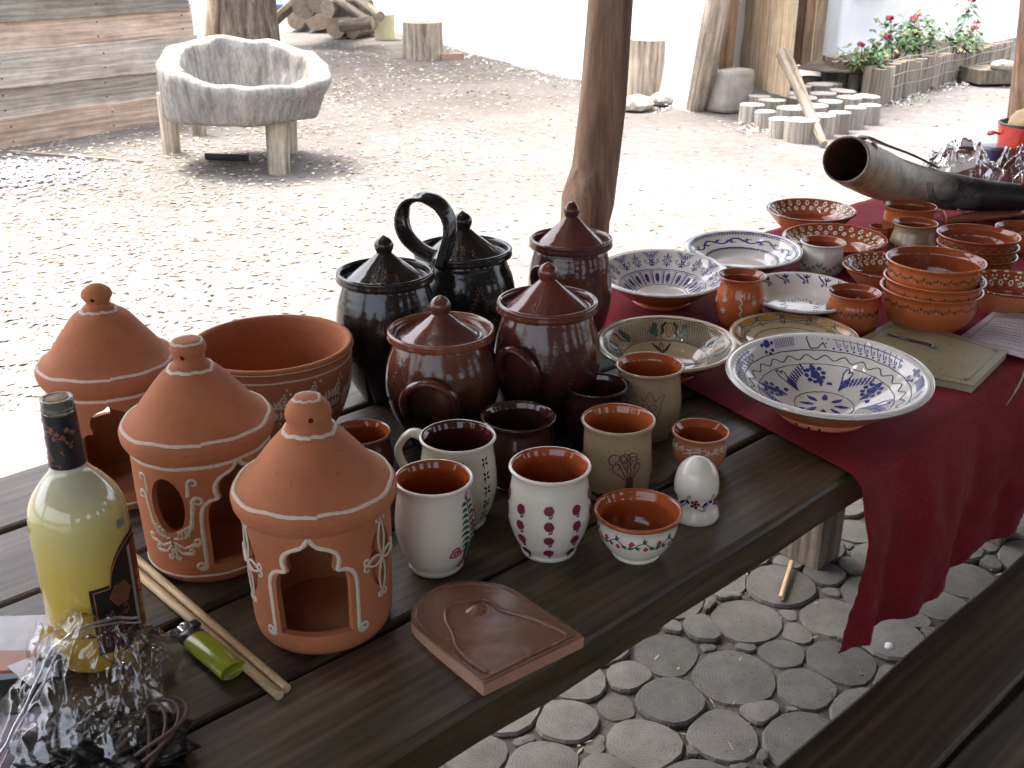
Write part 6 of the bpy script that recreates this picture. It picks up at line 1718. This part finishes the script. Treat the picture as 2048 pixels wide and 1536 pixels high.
paint(th, 'green_sprig', M['paint_green'], S, st)
th, loc, h, r, o, _ = vessel('waist_mug', 'orange mug with a dark garland right of the deep white plate', 'mug', 1709, 582, 107, 672, 84, [(.80, 0), (.84, .03), (.94, .2), (.96, .42), (.92, .62), (.86, .8), (.9, .92), (1.0, 1)], M['orange'], M['orange_in'], .004, CZ, G2)
garland(th, loc, h, r, o, .56)
th, loc, h, r, o, _ = vessel('tall_mug', 'tall orange mug with its handle at the right, before the horn', 'mug', 1820, 410, 104, 486, 84, PM_CYL, M['orange'], M['orange_in'], .004, CZ, G2)
handle(th, o, facing(loc) + R(80), h * .88, h * .18, .024, .006, .6, M['orange']); S = surf_out(o, facing(loc), r)
st = []
for k in range(-6, 7): st += flower(k * .009 - .02, h * .52, .005, 5, .0022); st.append(curl(k * .009 - .02, h * .5, 240, .008, 1, .001))
paint(th, 'dark_garland', M['paint_olive'], S, st)
th, loc, h, r, o, _ = vessel('waist_mug', 'small grey tan mug standing before the tall orange mug', 'mug', 1831, 444, 88, 524, 80, [(.92, 0), (.96, .03), (1.04, .2), (1.02, .4), (.93, .62), (.86, .8), (.9, .92), (1.0, 1)], M['grey'], M['orange_in'], .004, CZ, G2)
S = surf_out(o, facing(loc), r); st = []
for k in range(-6, 7): st += flower(k * .0095, h * .38, .004, 5, .002); 
paint(th, 'red_garland', M['paint_dark'], S, st)
th, loc, h, r, o, _ = vessel('small_cup', 'little brown cup half hidden behind the tall orange mug', 'cup', 1762, 452, 44, 484, 34, PM_POT, M['orange'], M['orange_in'], .003, CZ)

# --- horn --------------------------------------------------------------------------------------------
def horn():
    rows = [(1692, 319, .905, 42), (1728, 336, .87, 43), (1775, 356, .825, 41), (1830, 371, .80, 37), (1890, 382, .785, 33), (1950, 389, .78, 29), (2010, 393, .775, 25), (2080, 396, .775, 21), (2150, 396, .775, 15)]
    pts = []
    for x, y, z, pr in rows:
        p = on(x, y, z + .03); d = proj(p)[2]; pts.append(tuple(p) + (pr * 1.12 * d / F,))
    cr = catmull(pts, 6); base = Vector(cr[0][:3])
    t = thing('drinking_horn', 'big hollow cattle horn with engraved circles, mouth pointing left', 'horn', (base.x, base.y, CZ))
    org = Vector((base.x, base.y, CZ))
    P = [Vector(c[:3]) - org for c in cr]; Rr = [c[3] for c in cr]
    vs, fs = sweep(P, Rr, 36, up=(0, 0, 1), cap=False)
    n = len(P); inn, f2 = sweep([p + (P[1] - P[0]) * 0 for p in P[:14]], [q - .0035 for q in Rr[:14]], 36, up=(0, 0, 1), cap=False)
    b = len(vs); vs += inn; fs += [tuple(reversed([a + b for a in f])) for f in f2]; fs += [(k, (k + 1) % 36, b + (k + 1) % 36, b + k)[::-1] for k in range(36)]
    idx = [0] * ((n - 1) * 36) + [1] * (13 * 36) + [0] * 36
    fs.append(tuple(b + 13 * 36 + k for k in range(36))); idx.append(1)
    for v in vs: v += noise.noise_vector(v * 14) * .002
    m, nn, p, link = nodes('horn_skin'); v = coord(nn, link); sx = nn.nodes.new('ShaderNodeSeparateXYZ'); link(v, sx.inputs[0])
    nz = noise_node(nn, link, coord(nn, link, (4, 7, 7)), 5, 8, .75)
    ma = nn.nodes.new('ShaderNodeMath'); ma.operation = 'MULTIPLY_ADD'; ma.inputs[1].default_value = .16; link(nz, ma.inputs[0]); link(sx.outputs[0], ma.inputs[2])
    mr = nn.nodes.new('ShaderNodeMapRange'); L = (P[-1] - P[0]).x; mr.inputs[1].default_value = 0; mr.inputs[2].default_value = L; link(ma.outputs[0], mr.inputs[0])
    col = ramp(nn, link, mr.outputs[0], [(.13, (.09, .075, .06)), (.24, (.46, .39, .27)), (.54, (.40, .37, .31)), (.66, (.13, .13, .13)), (.76, (.012, .014, .016))])
    mot = ramp(nn, link, noise_node(nn, link, coord(nn, link), 26, 6, .7), [(.35, (.45, .42, .38)), (.6, (1.15, 1.1, 1.0))]); col = mixc(nn, link, .8, col, mot, 'MULTIPLY')
    link(col, p.inputs['Base Color']); p.inputs['Roughness'].default_value = .45
    link(bump(nn, link, nz, .3, .003), p.inputs['Normal'])
    ob('horn_shell', mesh('horn_shell', vs, fs, True, idx), [m, plain('horn_inside', (.13, .05, .03), .5)], t)
    # engraved lines as thin dark inlays on the side facing us
    def Sh(u, a):
        i = max(0, min(n - 2, int(u * (n - 1)))); q = u * (n - 1) - i; c = P[i].lerp(P[i + 1], q); rr = Rr[i] + (Rr[i + 1] - Rr[i]) * q
        tt = (P[i + 1] - P[i]).normalized(); nn_ = (Vector((0, 0, 1)) - tt * tt.z).normalized(); b_ = tt.cross(nn_)
        N = b_ * math.cos(a) + nn_ * math.sin(a); return c + N * (rr + .001), N
    def St(a, b_): return Sh(a, b_)
    st = []
    for rr in (.075, .082, .092, .10): st.append(([(.46 + rr * math.cos(q), .55 + rr * 12 * math.sin(q)) for q in [-PI * .95 + PI * 1.1 * k / 24 for k in range(25)]], .0012))
    for u in (.055, .068, .085): st.append(([(u, -.7 + 2.4 * k / 20) for k in range(21)], .001))
    st.append(([(.56 + .02 * math.sin(k * .5), -.3 + 1.4 * k / 16) for k in range(17)], .001)); st.append(([(.585 + .02 * math.sin(k * .5), -.3 + 1.4 * k / 16) for k in range(17)], .001))
    paint(t, 'engraving', M['fleck_dark'], St, st, .0005, .0001, .02)
    # leather strap loop along the top
    sp = [Sh(.04, 1.3)[0], Sh(.09, 1.5)[0] + Vector((0, 0, .008)), Sh(.2, 1.6)[0] + Vector((0, 0, .012)), Sh(.33, 1.7)[0] + Vector((0, 0, .014)), Sh(.45, 1.8)[0] + Vector((0, 0, .004))]
    ob('leather_strap', mesh('leather_strap', *sweep([Vector(q) for q in catmull([tuple(s) for s in sp], 5)], .011, 10, .22, up=(0, 0, 1))), plain('dark_leather', (.07, .03, .018), .5), t)
    ob('strap_tab', mesh('strap_tab', *sweep([Sh(.075, .9)[0], Sh(.09, 1.1)[0], Sh(.13, 1.35)[0]], .008, 8, .35)), plain('tan_leather', (.36, .13, .05), .5), t)
    return P, org
horn()
# orange leather sheath lying under the horn and upright orange stick at the edge
A = on(1890, 442, CZ + .012); B = on(2060, 420, CZ + .012)
o = ob('leather_sheath', mesh('leather_sheath', *sweep([A, A.lerp(B, .3), A.lerp(B, .7), B], [.012, .022, .024, .024], 14, .45, up=(0, 0, 1))), plain('orange_leather', (.26, .08, .03), .45, bump=.3)); tag(o, 'orange brown leather sheath lying under the dark end of horn', 'sheath')
A = on_d(2040, 440, .47); A = on(2038, 436, CZ); B = A + Vector((-.004, .0, .115))
o = ob('leather_strap_end', mesh('leather_strap_end', *sweep([A, A.lerp(B, .5) + Vector((.002, 0, 0)), B], [.010, .009, .007], 10, .4, up=(0, 1, 0))), bpy.data.materials['orange_leather']); tag(o, 'upright orange leather strap in front of the horn at right edge', 'strap')
A = on(1915, 418, CZ + .03); B = on(1950, 436, CZ + .005)
o = ob('bead_chain', mesh('bead_chain', *sweep([A, A.lerp(B, .5), B], .0022, 6)), plain('silver_bead', (.5, .5, .5), .25, metal=1)); tag(o, 'thin silver chain end hanging below the horn', 'chain')

# --- crumpled plastic --------------------------------------------------------------------------------------
def film_mat(name, tint, alpha=.25):
    m = bpy.data.materials.new(name); m.use_nodes = True; n = m.node_tree; n.nodes.clear(); link = n.links.new
    out = n.nodes.new('ShaderNodeOutputMaterial'); tr = n.nodes.new('ShaderNodeBsdfTransparent'); gl_ = n.nodes.new('ShaderNodeBsdfGlossy'); mx = n.nodes.new('ShaderNodeMixShader'); lw = n.nodes.new('ShaderNodeLayerWeight')
    tr.inputs[0].default_value = rgb(tint); gl_.inputs['Roughness'].default_value = .035; gl_.inputs[0].default_value = (1, 1, 1, 1); lw.inputs['Blend'].default_value = .10
    ad = n.nodes.new('ShaderNodeMath'); ad.operation = 'ADD'; ad.inputs[1].default_value = alpha * .16; ad.use_clamp = True; link(lw.outputs['Fresnel'], ad.inputs[0])
    link(ad.outputs[0], mx.inputs[0]); link(tr.outputs[0], mx.inputs[1]); link(gl_.outputs[0], mx.inputs[2])
    t = n.nodes.new('ShaderNodeTexCoord'); no = n.nodes.new('ShaderNodeTexVoronoi'); no.feature = 'F1'; no.inputs['Scale'].default_value = 60; link(t.outputs['Object'], no.inputs['Vector'])
    b = n.nodes.new('ShaderNodeBump'); b.inputs['Strength'].default_value = .12; b.inputs['Distance'].default_value = .001; link(no.outputs['Distance'], b.inputs['Height']); link(b.outputs[0], gl_.inputs['Normal'])
    link(mx.outputs[0], out.inputs['Surface']); return m
M['film'] = film_mat('clear_film', (.93, .93, .94), .55); M['film_grey'] = film_mat('grey_film', (.6, .63, .65), 1.6)
def crumple(name, outline, z0, hmax, label, cat, mat, n=34, seed=0, amp=.012, peak=None, lift=.01):
    """crumpled sheet: photo outline quad mapped on the table, heaped in the middle"""
    q = [on(x, y, z0) for x, y in outline]; c = sum(q, Vector()) / 4; vs = []; fs = []
    for j in range(n + 1):
        for i in range(n + 1):
            u, v = i / n, j / n; p = (q[0].lerp(q[1], u)).lerp(q[3].lerp(q[2], u), v) - c
            m = math.sin(PI * u) * math.sin(PI * v); z = hmax * m ** .8
            f1 = abs(noise.noise(Vector((u * 5 + seed, v * 5, 1)))); f2 = abs(noise.noise(Vector((u * 13 + seed, v * 13, 4)))); f3 = noise.cell(Vector((u * 9 + seed, v * 9, 0)))
            f4 = abs(noise.noise(Vector((u * 27 + seed, v * 23, 6))))
            z += (amp * (3.6 * f1 + 1.2 * f2 + .3 * f4) + lift) * min(1, 6 * min(u, 1 - u, v, 1 - v) + .15)
            p += Vector((noise.noise(Vector((u * 7, v * 7, seed + 5))), noise.noise(Vector((u * 7, v * 7, seed + 9))), 0)) * amp * 1.1
            vs.append(Vector((p.x, p.y, z)))
    for j in range(n):
        for i in range(n):
            a = j * (n + 1) + i
            if (i + j + int(noise.cell(Vector((i * .37, j * .37, seed))) * 3)) % 2: fs += [(a, a + 1, a + n + 2), (a, a + n + 2, a + n + 1)]
            else: fs += [(a, a + 1, a + n + 1), (a + 1, a + n + 2, a + n + 1)]
    o = ob(name, mesh(name, vs, fs, True), mat, None, (c.x, c.y, z0)); return tag(o, label, cat)
# dark dried goods under the film
dk = on(200, 1530, TZ); rr_ = random.Random(21)
bund = thing('dark_bundle', 'dark crumpled leather bundle inside the clear film', 'bundle', (dk.x, dk.y, TZ))
mdk = plain('black_leather', (.006, .0055, .005), .35, .25, bump=.8, bd=.003, scale=40); mbr = plain('brown_cord', (.06, .028, .018), .6)
bm = bmesh.new(); bmesh.ops.create_icosphere(bm, subdivisions=6, radius=1)
for v in bm.verts:
    k = 1 + .22 * abs(noise.noise(v.co * 5.5)) - .09 * abs(noise.noise(v.co * 12)) + .26 * noise.noise(v.co * 2.2) + .16 * noise.noise(v.co * 6) ; k += .02 * abs(noise.noise(v.co * 25)); v.co = Vector((v.co.x * .062 * k, v.co.y * .045 * k, max(.002, (v.co.z * .5 + .42) * .026 * k)))
me = bpy.data.meshes.new('leather_mass'); bm.to_mesh(me); bm.free(); me.polygons.foreach_set('use_smooth', [True] * len(me.polygons)); me.polygons.foreach_set('use_smooth', [True] * len(me.polygons)); ob('leather_mass', me, mdk, bund)
for k in range(7):
    a0 = rr_.uniform(-.4, .6); pts = []
    c0 = on(300 + k * 5, 1440, TZ) - dk
    for i in range(14):
        tt = i / 13; pts.append(Vector((c0.x + .004 * k * math.sin(tt * 3) + .01 * math.sin(tt * 5 + k), c0.y - .075 * tt + .008 * math.cos(tt * 6 + k), .004 + .022 * math.sin(PI * tt) + .002 * k)))
    ob('cord', mesh('cord', *sweep(pts, .0018, 6)), mbr, bund)
crumple('clear_film', [(-40, 1600), (330, 1560), (352, 1290), (70, 1262)], TZ, .052, 'crumpled clear cellophane over dark things in the lower left corner', 'cellophane', M['film'], 90, 3, .0075)
crumple('clear_film_corner', [(215, 1475), (345, 1465), (372, 1290), (225, 1300)], TZ, .030, 'torn flap of clear cellophane lying on the planks by the lighter', 'cellophane', M['film'], 56, 8, .006)
hem = [(-30, 1560, .004), (20, 1470, .012), (70, 1372, .035), (105, 1300, .055), (150, 1262, .062), (210, 1240, .06), (275, 1233, .05)]
hp = catmull([tuple(on(x, y, TZ + z)) for x, y, z in hem], 7); hb = Vector(hp[0])
hv, hf = sweep([Vector(q) - hb + noise.noise_vector(Vector(q) * 60) * .0016 for q in hp], .0013, 6)
hv2, hf2 = sweep([Vector(q) - hb + Vector((.004, -.002, -.003)) + noise.noise_vector(Vector(q) * 50) * .003 for q in hp], .0009, 6)
hm = MB(); hm.add(hv, hf); hm.add(hv2, hf2)
tag(ob('film_hem', hm.mesh('film_hem'), plain('clear_film_edge', (.75, .76, .78), .12, .8, trans=.6), None, hb), 'rolled shiny edge of the clear cellophane arching over the dark bundle', 'cellophane edge')
# plastic bag behind the horn
def bag(name, rows, label, mat, seed):
    pts = [];
    for (x, y, z) in rows: pts.append(on(x, y, z))
    c = sum(pts, Vector()) / len(pts); bm = bmesh.new(); bmesh.ops.create_icosphere(bm, subdivisions=3, radius=1)
    return c
crumple('silver_bag', [(1815, 400), (1990, 412), (1990, 362), (1850, 348)], CZ, .085, 'shiny grey plastic bag lying behind the horn', 'plastic bag', M['film_grey'], 40, 5, .016)
crumple('silver_wrap', [(1950, 396), (2080, 400), (2080, 345), (1985, 350)], CZ, .05, 'smaller shiny crumpled wrap at the right behind the horn', 'plastic wrap', M['film_grey'], 40, 15, .016)

# --- papers at the left ------------------------------------------------------------------------------------
def flat_thing(name, quad, z, th_, mat, label, cat, group=None, tilt=0.0, bev=.0008):
    P = [on(x, y, z + th_) for x, y in quad]; c = sum(P, Vector()) / 4; c.z = z
    vs, fs = prism([(p.x - c.x, p.y - c.y) for p in P], 0, th_, min(bev, th_ * .3))
    me = mesh(name, vs, fs, False); return tag(ob(name, me, mat, None, c, (tilt, 0, 0)), label, cat, group)
pap = plain('white_card', (.52, .52, .58), .6); pap2 = plain('lilac_paper', (.34, .31, .36), .7); 
flat_thing('folded_cards', [(-40, 1330), (110, 1312), (105, 1228), (-60, 1234)], TZ, .022, pap, 'stack of folded white cards left of the bottle foot', 'cards')
flat_thing('folded_cards', [(60, 1316), (132, 1306), (128, 1240), (70, 1242)], TZ + .0005, .018, plain('grey_card', (.44, .46, .54), .5), 'second short pile of grey white cards against the bottle', 'cards')
flat_thing('orange_booklet', [(-40, 1345), (78, 1336), (70, 1300), (-50, 1300)], TZ + .0225, .003, plain('orange_cover', (.3, .10, .05), .5), 'thin orange brown booklet lying over the cards', 'booklet')
flat_thing('dark_card', [(-60, 1440), (60, 1420), (82, 1376), (-20, 1330)], TZ, .004, plain('dark_print', (.03, .028, .02), .5, scale=200, dark=.3), 'dark printed card at the left photo edge', 'card')
flat_thing('small_card', [(60, 1372), (112, 1350), (66, 1312), (14, 1332)], TZ + .0265, .0008, pap, 'small blank white card tilted on the dark one', 'card')
flat_thing('lilac_paper', [(-60, 1560), (60, 1520), (110, 1410), (-40, 1420)], TZ, .002, pap2, 'lilac grey printed sheet in the lower left corner', 'paper')

# --- booklet and paper on the cloth ---------------------------------------------------------------------------
bk = plain('booklet_cover', (.24, .20, .115), .45, scale=30, dark=.85); 
BQ = [(1660, 712), (1947, 772), (2017, 702), (1795, 633)]
P = [on(x, y, CZ + .012) for x, y in BQ]; c = sum(P, Vector()) / 4; c.z = CZ
book = thing('guest_book', 'thick tan bound book with corner ornaments right of the largest plate', 'book', c)
pp_ = [Vector((p.x - c.x, p.y - c.y, 0)) for p in P]
vs, fs = prism([(p.x, p.y) for p in pp_], .010, .0125, .0004); ob('cover', mesh('cover', vs, fs, False), bk, book)
cc = sum(pp_, Vector()) / 4
vs, fs = prism([((cc + (p - cc) * .985).x, (cc + (p - cc) * .985).y) for p in pp_], .0, .010, .0004); ob('pages', mesh('pages', vs, fs, False), plain('page_edges', (.42, .38, .27), .8, scale=300), book)
def bilin(u, v): return (pp_[0].lerp(pp_[1], u)).lerp(pp_[3].lerp(pp_[2], u), v)
Sb = lambda a, b_: (bilin(a, b_) + Vector((0, 0, .0125)), Vector((0, 0, 1)))
st = [([(.06, .08), (.94, .08)], .0006), ([(.94, .08), (.94, .92)], .0006), ([(.94, .92), (.06, .92)], .0006), ([(.06, .92), (.06, .08)], .0006)]
for (a_, b_) in ((.08, .1), (.92, .1), (.92, .9), (.08, .9)):
    for q in range(5): st.append(([(a_, b_), (a_ + .035 * math.cos(q * 1.3), b_ + .05 * math.sin(q * 1.3))], .0009))
paint(book, 'cover_ornament', M['paint_olive'], Sb, st, .0003, .0001, .05)
paint(book, 'cover_spots', plain('purple_ink', (.1, .03, .05), .4), Sb, [('dot', a_, b_, .0022) for a_, b_ in ((.72, .2), (.6, .3), (.83, .35), (.75, .62), (.6, .75), (.88, .55), (.5, .6))], .0003)
PA = on(1775, 668, CZ + .0145); PB = on(1868, 692, CZ + .0165)
pen = thing('pen', 'thin dark pen with a blob end lying on the book', 'pen', PA); ob('barrel', mesh('barrel', *sweep([Vector((0, 0, 0)), (PB - PA) * .5, PB - PA], [.0012, .002, .0022], 8)), M['fleck_dark'], pen)
vs, fs, _ = lathe([(0, -.004), (.003, -.003), (.0042, 0), (.003, .003), (0, .004)], 14); ob('cap', mesh('cap', vs, fs), plain('pen_cap', (.12, .13, .13), .2), pen, PB - PA)
SP_ = [on(x, y, CZ + .004) for x, y in ((1900, 682), (2120, 742), (2130, 660), (1985, 630))]
vs = []; n = 12
for j in range(n + 1):
    for i in range(n + 1):
        p = (SP_[0].lerp(SP_[1], i / n)).lerp(SP_[3].lerp(SP_[2], i / n), j / n) - SP_[0]; p.z = .001 + .010 * (j / n) ** 2 + .012 * math.sin(PI * i / n * .8) * .6; vs.append(p)
fs = [(j * (n + 1) + i, j * (n + 1) + i + 1, (j + 1) * (n + 1) + i + 1, (j + 1) * (n + 1) + i) for j in range(n) for i in range(n)]
sh = thing('printed_sheet', 'curling white printed sheet behind the tan book', 'paper', (SP_[0].x, SP_[0].y, CZ)); ob('sheet', mesh('sheet', vs, fs), plain('sheet_paper', (.5, .45, .48), .6), sh)
def Ssh(u, v):
    i = u * n; j = v * n; p = (SP_[0].lerp(SP_[1], u)).lerp(SP_[3].lerp(SP_[2], u), v) - SP_[0]; p.z = .0016 + .010 * v ** 2 + .012 * math.sin(PI * u * .8) * .6; return p, Vector((0, 0, 1))
st = [([(.1, .14), (.95, .14)], .0012), ([(.1, .14), (.1, .86)], .0012), ([(.1, .86), (.95, .86)], .0012)]
paint(sh, 'red_border', M['paint_red'], Ssh, st, .0004, .0001, .05)
st = []; rr_ = random.Random(2)
for l in range(8):
    x = .17
    while x < .85:
        L = rr_.uniform(.02, .06); st.append(([(x, .24 + l * .07), (x + L, .24 + l * .07 + rr_.uniform(-.01, .01))], .0011)); x += L + .015
paint(sh, 'print_lines', M['paint_navy'], Ssh, st, .0004, .0001, .02)
# green grass blade at the edge
A = on(2052, 735, CZ + .002); Bp = on(2012, 812, CZ + .002)
o = ob('grass_blade', mesh('grass_blade', *sweep([Vector(q) for q in catmull([tuple(A + Vector((0, 0, .004))), tuple(A.lerp(Bp, .5) + Vector((.004, 0, .003))), tuple(Bp)], 6)], [.0022] * 4 + [.0018] * 5 + [.0008] * 4, 6, .4)), plain('grass', (.04, .09, .015), .5)); tag(o, 'single green blade of grass on the cloth at the right edge', 'grass blade')
# red enamel pot with pale cloth, small blue can
def redpot():
    loc = on(2052, 318, CZ); r = 62 * proj(loc)[2] / F; loc.z = CZ
    t = thing('red_enamel_pot', 'red enamel pot with black rim and pale bundle inside, right edge', 'pot', loc); h = .10
    o = [(r * .82, 0), (r * .9, .01), (r * .96, .05), (r, h - .006)]; P, sp, o2 = shell(o, .003)
    vs, fs, idx = lathe(P, 56, sp, 0); ob('body', mesh('body', vs, fs, True, idx), [plain('red_enamel', (.62, .05, .035), .12), plain('dark_enamel', (.12, .10, .10), .15)], t)
    vs, fs = sweep([Vector((math.cos(a) * (r - .001), math.sin(a) * (r - .001), h - .002)) for a in [2 * PI * k / 48 for k in range(48)]], .0036, 8, close=True); ob('rim', mesh('rim', vs, fs), plain('black_rim', (.02, .022, .03), .2), t)
    f = facing(loc) - R(75); d = Vector((math.cos(f), math.sin(f), 0)); s = Vector((-d.y, d.x, 0))
    pts = [d * r * .98 + s * .022 + Vector((0, 0, .07)), d * (r + .018) + s * .018 + Vector((0, 0, .076)), d * (r + .024) + Vector((0, 0, .07)), d * (r + .018) - s * .018 + Vector((0, 0, .062)), d * r * .98 - s * .022 + Vector((0, 0, .066))]
    ob('handle', mesh('handle', *sweep([Vector(q) for q in catmull([tuple(p) for p in pts], 5)], .0032, 8)), bpy.data.materials['red_enamel'], t)
    bm = bmesh.new(); bmesh.ops.create_icosphere(bm, subdivisions=3, radius=1)
    for v in bm.verts: k = 1 + .22 * noise.noise(v.co * 2); v.co = Vector((v.co.x * r * .82 * k, v.co.y * r * .82 * k, h - .012 + v.co.z * .045 * k))
    me = bpy.data.meshes.new('pale_bundle'); bm.to_mesh(me); bm.free(); me.polygons.foreach_set('use_smooth', [True] * len(me.polygons))
    tag(ob('bread_loaf', me, plain('pale_dough', (.62, .44, .24), .7, scale=20, dark=.7), None, loc + Vector((.012, 0, .012))), 'pale rounded loaf or cloth lying in the red pot', 'bread')
redpot()
loc = on(1984, 318, CZ); rc = 24 * proj(loc)[2] / F; t = thing('blue_tin', 'small dark blue and grey tin left of the red pot', 'tin', loc)
vs, fs, _ = lathe([(0, 0), (rc, 0), (rc, .03), (0, .03)], 28); ob('body', mesh('body', vs, fs, False), plain('tin_blue', (.05, .06, .16), .35), t)
vs, fs, _ = lathe([(rc * 1.03, .0302), (rc * 1.03, .038), (rc * .9, .0385), (0, .037)], 28); ob('lid', mesh('lid', vs, fs, False), plain('tin_grey', (.25, .27, .28), .35, metal=.5), t)
# dowel lying on the floor
a = on(1562, 1196, .012); b = on(1584, 1124, .02)
log_between('floor_stick', a, b, .0062, 3, [M['dowel'], M['endgrain2']], 'pale wooden stick lying on the log floor', 'stick', bump_=.02, taper=1)
# crumb of white wax on floor
q = on(1778, 1292, .006); rock('paper_scrap', q, (.012, .009, .004), 1.1, plain('wax_white', (.65, .66, .68), .4), 'small white scrap on the log floor near the bench', 'scrap')

for l in LOG: print('FIT', l)
